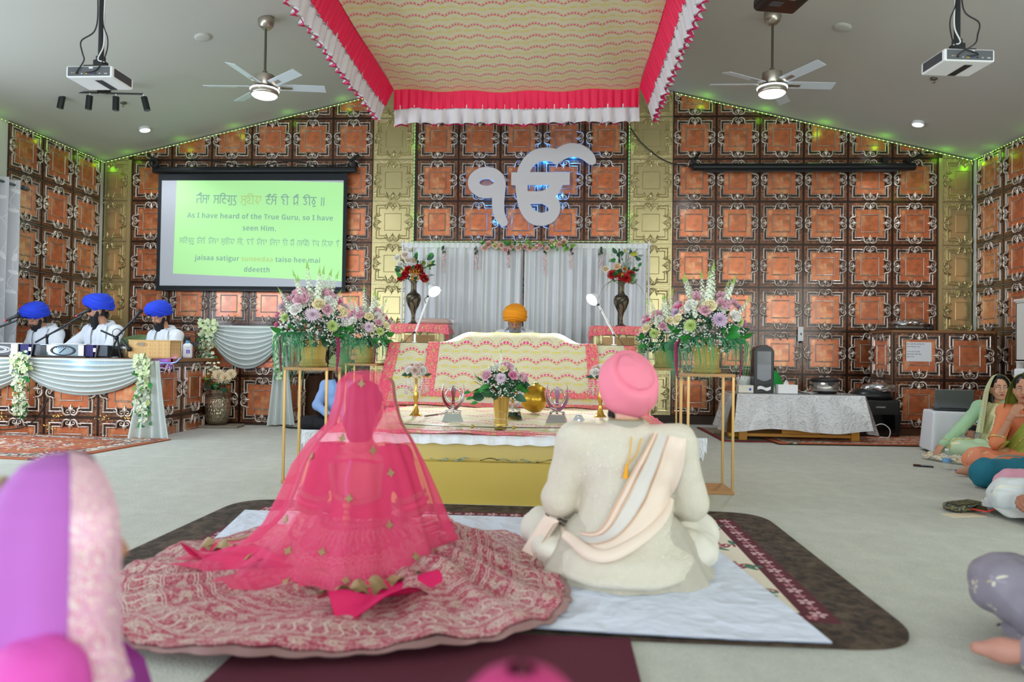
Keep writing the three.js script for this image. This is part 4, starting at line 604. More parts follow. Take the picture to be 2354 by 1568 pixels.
{
  const texEng = dataTex(512, 512, (u, v) => { const n = Math.abs(tfbm(u, v, 12, 5, 3) - .5) * 6, band = (v > .12 && v < .16) || (v > .5 && v < .53) || (v > .78 && v < .82); const q = n < .55 ? 60 : 128; return band ? [60, 48, 36] : [q, q * .92, q * .74]; });
  const mEng = M(0xffffff, .38, .6, { map: texEng, bumpMap: sc(bumpHammer, [4, 6]), bumpScale: .003 });
  const pts = [[0, 0], [.075, 0], [.07, .012], [.035, .03], [.024, .06], [.024, .12], [.036, .17], [.07, .24], [.096, .31], [.098, .35], [.08, .39], [.045, .415], [.036, .44], [.036, .52], [.042, .55], [.06, .56], [.05, .56], [.03, .53], [.026, .44], [0, .42]];
  const g = lathe(pts, 40);
  const vase = (x, l1, l2, seed, red) => {
    const v = solo('engraved_vase', g, mEng, l1, 'vase'); v.position.set(x, 1.312, 1.0);
    const o = thing('flower_bouquet', l2, 'bouquet', [x, 1.87, 1.0]); R = mulberry(seed);
    if (red) { for (const [a, b, c] of [[-.12, .1, .04], [.0, .07, .08], [.11, .1, .05], [.05, .05, .1], [-.05, .13, .0]]) part('chrysanthemum', place(gMum, [a, b, c], [a * 3, .4, 1], .075, R() * 6), mF.red, o); part('rose', place(gRose, [-.06, .2, .05], [-.3, .5, 1], .05), M(0xf2d6b4, .6), o); part('rose', place(gRose, [-.2, .17, .03], [-.6, .3, 1], .045), M(0xf0e0c0, .6), o); part('rose', place(gRose, [.2, .19, .02], [.6, .4, 1], .045), mF.white, o); part('rose', place(gPeony, [-.13, .3, 0], [-.3, .8, .6], .045), mF.white, o); part('carnation', place(gPeony, [.03, .17, .08], [0, .4, 1], .028), mF.orange, o); }
    else { const L = []; for (let i = 0; i < 90; i++) { const a = rr(-.02, .14), b = rr(.0, .17); L.push(ball(.008, a * .8 - .02, b, .09 + rr(-.03, .03), 6, 4)); } part('orange_berries', merge(L), M(0xcf9432, .5), o); for (const [a, b, c] of [[-.06, .14, .05], [.02, .15, .03], [-.1, .07, .07], [.1, .1, .04], [-.15, .04, .05], [.15, .03, .06], [.06, .17, 0]]) part('poinsettia', place(gRose, [a, b, c], [a * 3, .3, 1], .058, R() * 6), mF.red, o); for (const [a, b] of [[-.18, .22], [-.08, .27], [.0, .26], [-.05, .4], [-.12, .34], [-.22, .3]]) part(R() > .5 ? 'rose' : 'peony', place(gPeony, [a, b, .02], [a * 2, .5, 1], .05, R() * 6), R() > .5 ? mF.white : M(0xf1e2d8, .6), o); }
    for (let i = 0; i < 46; i++) { const a = R() * 6.283, r = rr(.08, .22), y = rr(-.02, .42); part('leaf', place(gLeaf, [Math.cos(a) * r, y, Math.sin(a) * r * .5], [Math.cos(a), rr(-.2, .9), Math.sin(a) * .6 + .3], rr(.06, .11), R() * 6), [mF.leaf, mF.leafD, M(0xa9b8ae, .6), mF.leafD, M(0xb5b53c, .6)][i % 5], o); }
    for (const s of [-1, 1]) for (let k = 0; k < 2; k++) part('grass_blade', taper([[0, 0, .02], [s * .1, .03, .06], [s * (.17 + k * .06), -.02 - k * .04, .08], [s * (.2 + k * .09), -.12 - k * .1, .08]], t => .006 * (1.1 - t), 10, 4), M(0x6d7a3a, .6), o);
    const st = []; for (let i = 0; i < 14; i++) st.push(rod([0, -.05, 0], [rr(-.2, .2), rr(.1, .45), rr(-.05, .08)], .003, 4)); part('stems', merge(st), mF.stem, o);
  };
  vase(-1.5, 'dark engraved brass vase beside the plastic-wrapped bundle', 'tall bouquet of white roses, red blooms and orange berries over the bundle', 12, false);
  vase(1.17, 'dark engraved brass vase alone on the pink-clothed cabinet', 'tall bouquet with three large red chrysanthemums and pale roses', 13, true);
  const b = thing('wrapped_bundle', 'flat folded cloth bundle in clear plastic on the pink-clothed cabinet', 'bundle', [-1.2, 1.312, 1.08]); for (let i = 0; i < 3; i++) part('folded_cloth', rbox(.42 - i * .03, .02, .28, .009, 0, .012 + i * .02, 0, 3), i % 2 ? M(0xc79a86, .6) : M(0xb98f78, .6), b); part('plastic_wrap', rbox(.5, .075, .32, .03, .03, .038, 0, 3), M(0xffffff, .15, 0, { transmission: .85, thickness: 0 }), b);
}
// clamp lamps
function deskLamp(x, s, label) {
  const z = 2.6, o = thing('desk_lamp', label, 'lamp', [x, 1.05, z]); const mAl = M(0xd5dadf, .25, .6);
  const e = [-s * .03, .15, 0], h = s > 0 ? [.14, .5, 0] : [-.17, .43, 0];
  part('clamp_post', merge([cyl(.012, .012, .12, 0, 0, 0, 14), box(.05, .012, .05, 0, .006, 0)]), mAl, o);
  part('arm', rod([0, .11, 0], h, .009, 10), mAl, o); part('arm', rod([.014, .11, .012], [h[0] + .014, h[1], .012], .004, 8), mAl, o);
  part('elbow', merge([ball(.016, 0, .11, 0), ball(.015, ...h)]), mBlack, o);
  const hd = new THREE.Group(); const dir = s > 0 ? V(.5, -.62, .62) : V(-.6, -.55, .62);
  const H = part('lamp_shade', lathe([[.02, .1], [.035, .1], [.045, .07], [.07, .0], [.068, .0], [.042, .07], [.02, .092]], 28), M(0xe3e8ee, .35, .2), o); H.quaternion.setFromUnitVectors(V(0, -1, 0), dir.clone().normalize()); H.position.set(h[0] + s * .07, h[1] + .05, .02);
  part('bulb', new THREE.SphereGeometry(.062, 20, 12, 0, 6.283, 0, 1.57).scale(1, .3, 1).rotateX(Math.PI).translate(0, .012, 0), glow(0xffffff, 6), H); part('switch_stalk', rod([.05, .0, 0], [.075, -.04, 0], .003, 5), mAl, H); part('shade_joint', rod([h[0], h[1], 0], [h[0] + s * .06, h[1] + .06, .01], .012, 8), mAl, o);
  part('cable', tube([[h[0], h[1], 0], [h[0] - s * .04, h[1] - .03, .01], [h[0] - s * .02, h[1] - .08, .01]], .003, 12), mBlack, o); part('cable', tube([[0, .11, 0], [-s * .06, .06, .03], [-s * .1, .0, .03]], .003, 12), mBlack, o);
  const p = H.position.clone().add(dir.clone().normalize().multiplyScalar(.03)); const w = p.clone().add(V(x, 1.05, z)); lampAt(w.x, w.y, w.z, 0xf6f9ff, 5, 3, [w.x + dir.x * 2, w.y + dir.y * 2, w.z + dir.z * 2, 1.25]);
}
deskLamp(-1.16, 1, 'lit white clamp desk lamp leaning towards the plastic-wrapped bundle side'); deskLamp(.96, -1, 'lit white clamp desk lamp before the vase with red chrysanthemums');
// ---------- musicians' counter, podium and their things ----------
const mWoodDk = M(0x5a3a22, .5), mWoodTop = M(0x8a5c36, .45), mVelvet = M(0xcdd5d2, .5, 0, { sheen: .8, sheenRoughness: .4, bumpMap: sc(bumpWrinkle, [4, 4]), bumpScale: .003 });
function tiledBox(o, x0, x1, z0, z1, rows, topY, topH, sides) {
  part('carcass', box(x1 - x0 - .03, topY - .02, z1 - z0 - .03, (x0 + x1) / 2, (topY - .02) / 2 + .01, (z0 + z1) / 2), mWoodDk, o);
  part('worktop', box(x1 - x0 + .03, topH, z1 - z0 + .03, (x0 + x1) / 2, topY - topH / 2, (z0 + z1) / 2), mWoodTop, o);
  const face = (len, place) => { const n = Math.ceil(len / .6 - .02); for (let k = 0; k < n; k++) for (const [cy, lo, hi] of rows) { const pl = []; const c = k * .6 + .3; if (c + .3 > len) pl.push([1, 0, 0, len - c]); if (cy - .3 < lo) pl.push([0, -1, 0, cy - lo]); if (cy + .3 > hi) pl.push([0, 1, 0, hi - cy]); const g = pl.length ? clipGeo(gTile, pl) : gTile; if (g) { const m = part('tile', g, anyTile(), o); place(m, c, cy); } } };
  if (sides.includes('f')) face(x1 - x0, (m, c, y) => { m.position.set(x1 - c, y, z1); m.scale.x = -1; });
  if (sides.includes('r')) face(z1 - z0, (m, c, y) => { m.position.set(x1, y, z1 - c); m.rotation.y = Math.PI / 2; });
  if (sides.includes('l')) face(z1 - z0, (m, c, y) => { m.position.set(x0, y, z1 - c); m.rotation.y = -Math.PI / 2; m.scale.x = -1; });
}
const counter = thing('musician_counter', 'long copper tiled counter in front of the blue turbaned musicians', 'counter', [0, 0, 0]);
tiledBox(counter, -6.1, -3.93, 2.45, 2.8, [[.5, .2, .8], [-.1, 0, .2]], .84, .035, 'f');
{ // its return side and raised seat deck
  part('side_return', box(.35, .8, 1.12, -4.12, .4, 1.9), mWoodDk, counter); part('side_worktop', box(.39, .035, 1.15, -4.11, .822, 1.9), mWoodTop, counter);
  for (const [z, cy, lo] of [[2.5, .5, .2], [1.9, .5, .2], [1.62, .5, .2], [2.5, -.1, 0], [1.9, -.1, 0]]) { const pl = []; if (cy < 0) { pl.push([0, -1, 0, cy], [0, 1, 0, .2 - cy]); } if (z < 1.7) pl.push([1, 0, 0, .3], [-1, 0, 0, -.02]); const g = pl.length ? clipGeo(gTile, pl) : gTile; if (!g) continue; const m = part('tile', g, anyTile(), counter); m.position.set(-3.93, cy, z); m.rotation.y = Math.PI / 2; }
  part('seat_deck', box(1.72, .58, 1.05, -5.2, .29, 1.9), mWoodDk, counter);
}
const podium = thing('podium', 'copper tiled podium with white swag beside the hammered metal vase', 'podium', [0, 0, 0]);
tiledBox(podium, -4.25, -3.05, .62, 1.3, [[.92, .62, 1.22], [.32, .02, .62]], 1.255, .035, 'fr');
// gathered swag between two points on a front face
function swag(x0, x1, yTop, sag, z, label, folds = 7, gat = .12) {
  return solo('fabric_swag', thick(surf((u, v) => { const c = Math.sin(Math.PI * u), lo = yTop - .02 - gat * (1 - c) - sag * Math.pow(c, .8) * 1, hi = yTop; const y = lerp(hi - (1 - c) * 0, lo, v) ; const f = Math.sin(v * folds * 6.283 + Math.sin(u * 6) * .4); const grip = lerp(1, .35, Math.pow(Math.abs(u - .5) * 2, 3)); return [lerp(x0, x1, u), lerp(yTop - .01, y, 1) - .03 * v * (1 - c), z + .03 + .026 * f * grip + .03 * c * Math.sin(v * 3.1), u * 2, v]; }, 60, 90), .004), mVelvet, label, 'drape');
}
swag(-5.3, -4.02, .83, .37, 2.82, 'white velvet swag hung between the two leafy garlands of the long counter');
swag(-6.08, -5.36, .83, .33, 2.82, 'white velvet swag on the long counter below the mic by the curtain');
swag(-4.0, -3.1, 1.25, .52, 1.32, 'white velvet swag hung across the front of the podium', 8);
function tail(x, y, z, w0, w1, h, label) { return solo('fabric_tail', thick(surf((u, v) => { const w = lerp(w0, w1, v ** 1.3), a = (u - .5) * w; return [x + a + .06 * v, y - h * v, z + .02 + .05 * v + .022 * Math.sin(u * 26 + v) * (.4 + v) + .05 * v * Math.cos(u * 5)]; }, 70, 24), .004), mVelvet, label, 'drape'); }
tail(-3.93, .82, 2.84, .22, .42, .81, 'white cloth tail falling to the floor at the long counter corner');
tail(-3.1, 1.2, 1.34, .12, .34, 1.18, 'white cloth tail falling to the floor at the podium corner');
tail(-4.02, .9, 1.36, .1, .16, .88, 'narrow white cloth tail behind the hammered metal vase');
function garland(x, y, z, len, label, seed, w = .075) {
  R = mulberry(seed); const o = thing('leaf_garland', label, 'garland', [x, y, z]);
  const fl = [], lm = []; for (let i = 0; i < 170; i++) { const t = Math.pow(R(), 1.1), ww = w * (t < .3 ? 1.25 : .85); fl.push(place(gFloret, [rr(-ww, ww), -t * len, rr(.02, .09)], [rr(-1, 1), rr(-.4, .8), 1], rr(.018, .027), R() * 6)); }
  const f = part('white_blossoms', merge(fl), M(0xe6efd2, .6), o);
  for (let i = 0; i < 80; i++) { const t = R(); part('leaf', place(gLeaf, [rr(-w, w), -t * len - .02, rr(.01, .06)], [rr(-1, 1), rr(-1, .4), rr(.3, 1)], rr(.05, .075), R() * 6), i % 4 ? M(0x2f8f45, .5) : mF.lime, o); }
  for (let i = 0; i < 26; i++) { const t = .32 * R(); fl.length = 0; part('hydrangea_floret', place(gFloret, [rr(-w * 1.2, w * 1.2), -t * len, rr(.06, .1)], [rr(-.6, .6), rr(0, .6), 1], .03, R() * 6), M(0xdcebb8, .6), o); }
  part('stem', tube([[0, .02, .02], [.01, -len * .5, .03], [0, -len, .03]], .006, 20, 5), mF.stem, o);
}
garland(-5.32, .9, 2.86, .68, 'white and green hanging garland between the two counter swags', 21); garland(-3.98, .88, 2.86, .72, 'white and green hanging garland at the counter corner under the basket', 22); garland(-4.02, 1.32, 1.36, .62, 'white and green hanging garland on the podium edge by the white bottle', 23, .085); garland(-3.1, 1.2, 1.36, .6, 'white and green hanging garland on the podium edge behind the urn', 24, .06);
// blue LED strip under the worktop edge
{ const o = thing('light_strip', 'blue and violet LED strip along the counter edge beyond the basket', 'light strip'); const pts = [[-5.3, .79, 2.83], [-4.05, .79, 2.83], [-3.9, .8, 2.82], [-3.88, .8, 2.45], [-3.9, .85, 2.3]]; part('strip', tube(pts, .006, 80, 5), M(0x9fc7e8, .5), o); const c = crv(pts), b = []; for (let i = 0; i < 60; i++) { const p = c.getPointAt(i / 59); b.push(new THREE.IcosahedronGeometry(.008, 0).translate(p.x, p.y, p.z + .006)); } const m = part('led_beads', merge(b), glow(0x7ab0ff, 2), o); m.userData = { kind: 'stuff' }; lampAt(-4.7, .78, 2.9, 0x7ab0ff, .12, 2); lampAt(-3.85, .82, 2.5, 0x9a6aff, .08, 2); }
{ R = mulberry(6); const o = thing('fairy_lights', 'string of tiny warm fairy lights scattered over the counter tiles', 'fairy lights'); const b = [], w = []; for (let i = 0; i < 5; i++) { const x = [-5.6, -5.05, -4.98, -4.45, -4.2][i], y = [.2, .1, .2, .2, .22][i]; for (let k = 0; k < 9; k++) { const a = R() * 6.283, r = rr(.02, .09); const e = [x + Math.cos(a) * r, y + Math.sin(a) * r * .5, 2.835 + R() * .02]; w.push(rod([x, y, 2.83], e, .0012, 4)); b.push(new THREE.IcosahedronGeometry(.004, 0).translate(...e)); } } part('wires', merge(w), M(0xc8b48a, .4, .6), o); const m = part('bulbs', merge(b), glow(0xffb04a, 4), o); m.userData = { kind: 'stuff' }; }
solo('cable', tube([[-5.05, .4, 2.86], [-5.12, .25, 2.87], [-5.25, .12, 2.87], [-5.5, .06, 2.86], [-5.9, .09, 2.86]], .007, 30), mBlack, 'black cable hanging down the counter tiles beside the leafy garland', 'cable');
// harmoniums
const texHarm = canvasTex(512, 256, (g, w, h) => { g.fillStyle = '#0d0f12'; g.fillRect(0, 0, w, h); g.fillStyle = '#c9ccc8'; g.strokeStyle = '#e9ece8'; g.lineWidth = 7; g.beginPath(); g.ellipse(w / 2, h / 2, 170, 78, 0, 0, 7); g.stroke(); g.lineWidth = 4; g.beginPath(); g.ellipse(w / 2, h / 2, 150, 62, 0, 0, 7); g.stroke(); for (let i = 0; i < 26; i++) { const a = i / 26 * 6.283; g.beginPath(); g.ellipse(w / 2 + Math.cos(a) * 112, h / 2 + Math.sin(a) * 44, 13, 6, a, 0, 7); g.fill(); } g.fillStyle = '#0d0f12'; g.beginPath(); g.ellipse(w / 2, h / 2, 60, 30, 0, 0, 7); g.fill(); g.fillStyle = '#d8cfa4'; g.fillRect(w * .84, 0, w * .16, h); g.fillRect(0, 0, w * .06, h); });
function harmonium(x, z, label, mBody, chrome) {
  const o = thing('harmonium', label, 'harmonium', [x, .845, z]);
  part('body', rbox(.5, .13, .24, .008, 0, .07, 0), mBody, o);
  part('back_panel', new THREE.PlaneGeometry(.47, .12).translate(0, .072, .1215), chrome ? M(0xbcd4ee, .1, .9) : M(0xffffff, .25, .2, { map: texHarm }), o);
  part('base', rbox(.56, .015, .27, .004, 0, .0075, 0), mBlack, o);
  if (chrome) { part('scroll_work', merge([new THREE.TorusGeometry(.05, .006, 6, 24).scale(2.6, 1, .3).translate(.02, .07, .124), ...Array.from({ length: 14 }, (_, i) => box(.012, .007, .003, -.08 + (i % 7) * .026, i < 7 ? .1 : .112, .123)), rod([-.02, .04, .124], [.05, .1, .124], .004, 6)]), mBlack, o); part('mirror_edge', box(.07, .12, .004, -.2, .07, .122), mBlack, o); part('brass_end', box(.06, .12, .004, .225, .07, .123), M(0xf2efe2, .3), o); }
  const bl = part('bellows', merge(Array.from({ length: 8 }, (_, i) => box(.008, .125, .22, .262 + i * .012, .07, 0))), M(0x2b2470, .6), o);
  part('bellows_board', (() => { const g = box(.018, .13, .22, 0, .07, 0); g.rotateZ(-.18); return g.translate(.375, 0, .0); })(), mBody, o); part('brass_lock', box(.028, .04, .004, .37, .08, .113), M(0xd8d8d8, .3, .7), o); part('side_case', rbox(.12, .12, .2, .006, .44, .07, -.01), M(0x2c3440, .3), o);
  part('keys', merge(Array.from({ length: 18 }, (_, i) => box(.02, .01, .09, -.2 + i * .0225, .14, -.05))), M(0xefece2, .4), o);
}
harmonium(-5.73, 2.62, 'black harmonium with white floral oval panel by the curtain', mBlack, false); harmonium(-5.0, 2.62, 'mirror-faced harmonium with blue bellows before the middle musician', M(0x3a2a2c, .25), true);
// microphones on stands
function mic(o, p, d, red) { const D = V(...d).normalize(), a = V(...p), e = a.clone().add(D.clone().multiplyScalar(.15)); const h = part('microphone', taper([a.toArray(), a.clone().lerp(e, .7).toArray(), e.toArray()], t => .013 + .006 * t, 6, 10), mBlack, o); part('mic_head', ball(.027, ...e.toArray(), 14, 10), M(0x22262a, .6, .3), h); if (red) part('red_ring', ball(.016, ...a.toArray(), 10, 6), M(0xd03a30, .5), h); part('mic_clip', rod(a.clone().lerp(e, .3).add(V(0, -.04, 0)).toArray(), a.clone().lerp(e, .4).toArray(), .01, 6), mBlackMetal, o); }
{
  const o = thing('mic_stand', 'boom mic stand with black microphone before the middle musician', 'mic stand', [0, 0, 0]); part('boom', rod([-5.4, 1.0, 2.6], [-4.87, 1.3, 2.6], .011), mBlackMetal, o); part('post', rod([-5.27, .845, 2.58], [-5.27, 1.08, 2.6], .013), mBlackMetal, o); part('base', cyl(.09, .09, .012, -5.27, .845, 2.58), mBlackMetal, o); part('swivel', ball(.022, -5.27, 1.07, 2.6), mBlackMetal, o); mic(o, [-4.93, 1.3, 2.6], [.12, .055, 0], true);
  part('cable', tube([[-4.93, 1.3, 2.6], [-4.98, 1.24, 2.6], [-5.02, 1.19, 2.61], [-5.2, 1.1, 2.61]], .004, 16), mBlack, o);
  const p = thing('mic_stand', 'boom mic stand with black microphone by the grey curtain', 'mic stand', [0, 0, 0]); part('boom', rod([-6.05, 1.08, 2.6], [-5.62, 1.24, 2.6], .011), mBlackMetal, p); part('post', rod([-6.0, .845, 2.55], [-6.0, 1.1, 2.6], .013), mBlackMetal, p); part('base', cyl(.09, .09, .012, -6.0, .845, 2.55), mBlackMetal, p); mic(p, [-5.75, 1.24, 2.6], [.12, .045, 0], true);
  const q = thing('mic_stand', 'crossed black tripod mic stand beside the small drum', 'mic stand', [0, 0, 0]); part('boom', rod([-4.48, 1.06, 2.6], [-4.26, 1.29, 2.6], .012), mBlackMetal, q); part('boom', rod([-4.65, 1.14, 2.6], [-4.48, 1.07, 2.6], .011), mBlackMetal, q); for (const [x, z] of [[-4.5, 2.68], [-4.42, 2.6], [-4.46, 2.52]]) part('leg', rod([-4.46, 1.06, 2.6], [x, .845, z], .009), mBlackMetal, q); part('swivel', ball(.024, -4.47, 1.06, 2.6), mBlackMetal, q); mic(q, [-4.3, 1.24, 2.6], [.08, .1, 0], false); mic(q, [-4.4, 1.05, 2.62], [.11, -.12, .02], false); part('cable', tube([[-4.4, 1.1, 2.6], [-4.44, 1.16, 2.61], [-4.5, 1.14, 2.62], [-4.48, 1.0, 2.63], [-4.53, .86, 2.66]], .004, 20), mBlack, q);
  const r = thing('mic_stand', 'gooseneck microphone on the podium behind the pink bouquet', 'mic stand', [-3.32, 1.257, 1.1]); part('gooseneck', tube([[0, 0, 0], [.0, .08, 0], [.05, .115, 0], [.12, .12, 0]], .006, 20), mGreyP, r); part('microphone', taper([[.12, .12, 0], [.16, .125, 0], [.19, .125, 0]], t => .011, 4, 8), mBlack, r);
}
{ // tabla, basket, bottle, wire fan
  const o = thing('tabla_drum', 'small tabla drum with pale skin head and rope lacing', 'drum', [-4.42, .845, 2.42]); part('shell', lathe([[0, 0], [.06, .0], [.075, .05], [.078, .11], [.0, .11]], 28), M(0xcdb58c, .6), o); part('skin_head', lathe([[.08, .095], [.082, .112], [.074, .122], [0, .122]], 28), M(0xe9e6dc, .6), o); part('black_spot', cyl(.034, .034, .003, .005, .1225, .0, 24), M(0x93a3b4, .5), o); for (let i = 0; i < 14; i++) { const a = i / 14 * 6.283; part('lacing_strap', rod([Math.cos(a) * .081, .1, Math.sin(a) * .081], [Math.cos(a + .2) * .07, .01, Math.sin(a + .2) * .07], .0045, 5), M(0x9a7a4a, .7), o); }
  const c = thing('drum_cushion', 'dark round drum cushion behind the small tabla', 'cushion', [-4.5, .845, 2.3]); part('ring', new THREE.TorusGeometry(.09, .045, 12, 28).rotateX(Math.PI / 2).translate(0, .045, 0), mBlack, c); part('dark_drum', lathe([[0, .02], [.1, .03], [.12, .1], [.1, .15], [0, .155]], 28), M(0x202225, .4), c);
  const texBam = canvasTex(512, 256, (g, w, h) => { const r = mulberry(3); for (let x = 0; x < w; x += 16) { const q = 200 + r() * 24; g.fillStyle = `rgb(${q},${q * .8 | 0},${q * .5 | 0})`; g.fillRect(x, 0, 16, h); } g.strokeStyle = 'rgba(140,100,50,.55)'; g.lineWidth = 3; for (let y = 70; y < h; y += 60) for (let x = 30; x < w; x += 60) { g.beginPath(); g.moveTo(x, y - 10); g.lineTo(x + 10, y); g.lineTo(x, y + 10); g.lineTo(x - 10, y); g.closePath(); g.stroke(); } });
  const b = thing('bamboo_basket', 'square bamboo storage basket with grey handle slot on the counter', 'basket', [-4.085, .845, 2.5]); const mB = M(0xffffff, .55, 0, { map: texBam }); part('front_wall', box(.47, .18, .012, 0, .1, .11), mB, b); part('back_wall', box(.47, .18, .012, 0, .1, -.11), mB, b); for (const s of [-1, 1]) part('side_wall', box(.012, .18, .22, s * .229, .1, 0), mB, b); part('floor_panel', box(.46, .01, .22, 0, .005, 0), mB, b); part('rim', merge([rbox(.485, .014, .02, .004, 0, .192, .11), rbox(.485, .014, .02, .004, 0, .192, -.11), rbox(.02, .014, .23, .004, -.233, .192, 0), rbox(.02, .014, .23, .004, .233, .192, 0)]), M(0xc9a468, .5), b); part('handle_slot', merge([rbox(.075, .026, .006, .003, -.09, .15, .117)]), M(0x8e887c, .6), b); part('slot_ring', new THREE.TorusGeometry(.028, .004, 6, 28).scale(2, .75, 1).translate(-.09, .15, .118), M(0xc9a468, .5), b);
  const t = thing('lotion_bottle', 'white plastic bottle with blue cap and violet label on the counter', 'bottle', [-4.0, .84, 1.95]); part('bottle_body', rbox(.1, .17, .06, .02, 0, .085, 0, 4), M(0xf1f2f4, .35), t); part('shoulder', lathe([[.05, .155], [.03, .18], [.02, .185], [0, .185]], 20).scale(1, 1, .6), M(0xf1f2f4, .35), t); part('cap', cyl(.024, .022, .03, 0, .18, 0, 18), M(0x4f8fb4, .4), t);
  part('label', new THREE.PlaneGeometry(.056, .13).translate(.018, .085, .0306), M(0xffffff, .5, 0, { map: canvasTex(128, 256, (g, w, h) => { g.fillStyle = '#eef0f3'; g.fillRect(0, 0, w, h); g.fillStyle = '#7a8090'; g.fillRect(20, 40, 90, 12); g.fillStyle = '#6a4ab8'; g.fillRect(14, 96, 106, 84); g.fillStyle = '#d9d2f0'; g.fillRect(30, 116, 70, 8); g.fillRect(30, 136, 60, 8); g.fillRect(30, 156, 66, 8); g.fillStyle = '#9aa0aa'; g.fillRect(20, 200, 50, 6); }) }), t);
  const f = thing('wire_fan', 'black wire-caged desk fan behind the musician beside the basket', 'fan', [-4.12, .84, 1.72], .5); part('cage', merge([...[.03, .06, .09, .12, .15].map((r, i) => new THREE.TorusGeometry(r, .002 + (i > 3 ? .003 : 0), 5, 36).translate(0, .17, .04 - r * .12)), ...Array.from({ length: 20 }, (_, i) => rod([0, .17, .045], [Math.cos(i * .314) * .15, .17 + Math.sin(i * .314) * .15, .022], .0014, 4))]), mBlackMetal, f); part('motor', cyl(.035, .03, .08, 0, .17, -.05, 16), mBlack, f); part('foot', merge([box(.14, .012, .1, 0, .006, 0), cyl(.012, .012, .15, 0, .01, 0)]), mBlack, f); for (let i = 0; i < 3; i++) part('fan_blade', rbox(.1, .05, .004, .002, .06, 0, 0).rotateZ(i * 2.09).translate(0, .17, .01), M(0x3c4046, .4), f);
}
{ // cushion seen green behind the middle musician and stacked amplifier by the curtain
  const o = thing('green_bolster', 'large green patterned round bolster behind the middle musician', 'bolster', [-4.75, .58, 1.62]); part('cover', new THREE.SphereGeometry(.34, 32, 20).scale(1.25, .8, .5).translate(0, .27, 0), M(0x7f9a68, .8, 0, { bumpMap: sc(bumpHammer, [6, 6]), bumpScale: .006 }), o); part('piping', new THREE.TorusGeometry(.2, .01, 6, 40).scale(1.3, .8, 1).translate(0, .27, .14), M(0x9db387, .8), o);
  const a = thing('amplifier', 'small dark amplifier on a stand beside the grey curtain', 'amplifier', [-5.93, .58, 1.55]); part('amplifier', rbox(.26, .36, .22, .01, 0, .42, 0), M(0x2b171b, .6), a); part('control_plate', box(.12, .07, .004, .03, .44, .112), M(0xb9bcc0, .3, .6), a); for (const s of [-1, 1]) part('leg', rod([s * .08, .26, 0], [s * .11, 0, .05], .012), mBlack, a);
}
// hammered metal floor vase with flowers, on a slab
{
  const s = solo('stone_slab', rbox(.46, .03, .3, .006, 0, .015, 0), M(0x8b8374, .7), 'flat stone tile slab under the hammered metal vase', 'slab'); s.position.set(-3.72, 0, 1.62); s.rotation.y = .12;
  const o = thing('metal_vase', 'hammered pewter floor vase with two ring handles', 'vase', [-3.78, .03, 1.62]); const mp = M(0xa39a84, .26, .9, { bumpMap: sc(bumpHammer, [3, 2]), bumpScale: .01 }); part('vase_body', lathe([[0, 0], [.1, 0], [.125, .05], [.147, .14], [.15, .22], [.14, .3], [.115, .345], [.085, .355], [.085, .375], [.092, .39], [.092, .425], [.098, .435], [.085, .435], [.08, .36], [0, .34]], 44), mp, o); for (const q of [-1, 1]) part('ring_handle', new THREE.TorusGeometry(.032, .008, 8, 22).translate(q * .115, .39, .03), mp, o);
  R = mulberry(15); const b = thing('flower_bouquet', 'bouquet of pale dahlias, red tulips and yellow sprigs in the pewter vase', 'bouquet', [-3.78, .45, 1.62]);
  for (const [x, y, z, r] of [[.04, .17, .06, .1], [.12, .15, .07, .085], [.16, .2, 0, .075], [-.02, .2, 0, .06]]) part('dahlia', place(gMum, [x, y, z], [x * 2, .5, 1], r, R() * 6), M(0xf6e6c4, .6), b);
  for (const [x, y] of [[-.17, .1], [.0, .13], [-.16, .05]]) part('tulip', place(gRose, [x, y, .08], [x * 2, .6, .5], .045, 1), M(0xc02038, .5), b);
  const yl = []; for (let i = 0; i < 60; i++) yl.push(place(gFloret, [rr(-.18, .0), rr(.06, .2), rr(.0, .1)], [rr(-1, 1), 1, 1], .013)); part('yellow_sprigs', merge(yl), M(0xd98a1e, .6), b);
  const wl = []; for (let i = 0; i < 50; i++) wl.push(place(gFloret, [rr(-.2, .02), rr(.15, .34), rr(-.02, .08)], [rr(-1, 1), 1, 1], .018)); part('white_blossoms', merge(wl), M(0xeef0cc, .6), b);
  for (let i = 0; i < 34; i++) part('leaf', place(gLeaf, [rr(-.12, .14), rr(-.01, .14), rr(.0, .08)], [rr(-1, 1), rr(.1, 1), rr(.2, 1)], rr(.08, .14), R() * 6), [M(0x5f9a30, .5), mF.leafD, M(0x5c8078, .5)][i % 3], b);
}
solo('cable', tube([[-3.0, .012, 1.5], [-2.85, .012, 1.62], [-2.6, .012, 1.6], [-2.5, .012, 1.45], [-2.25, .012, 1.4]], .012, 40), mBlack, 'thick black cable on the carpet below the podium', 'cable');
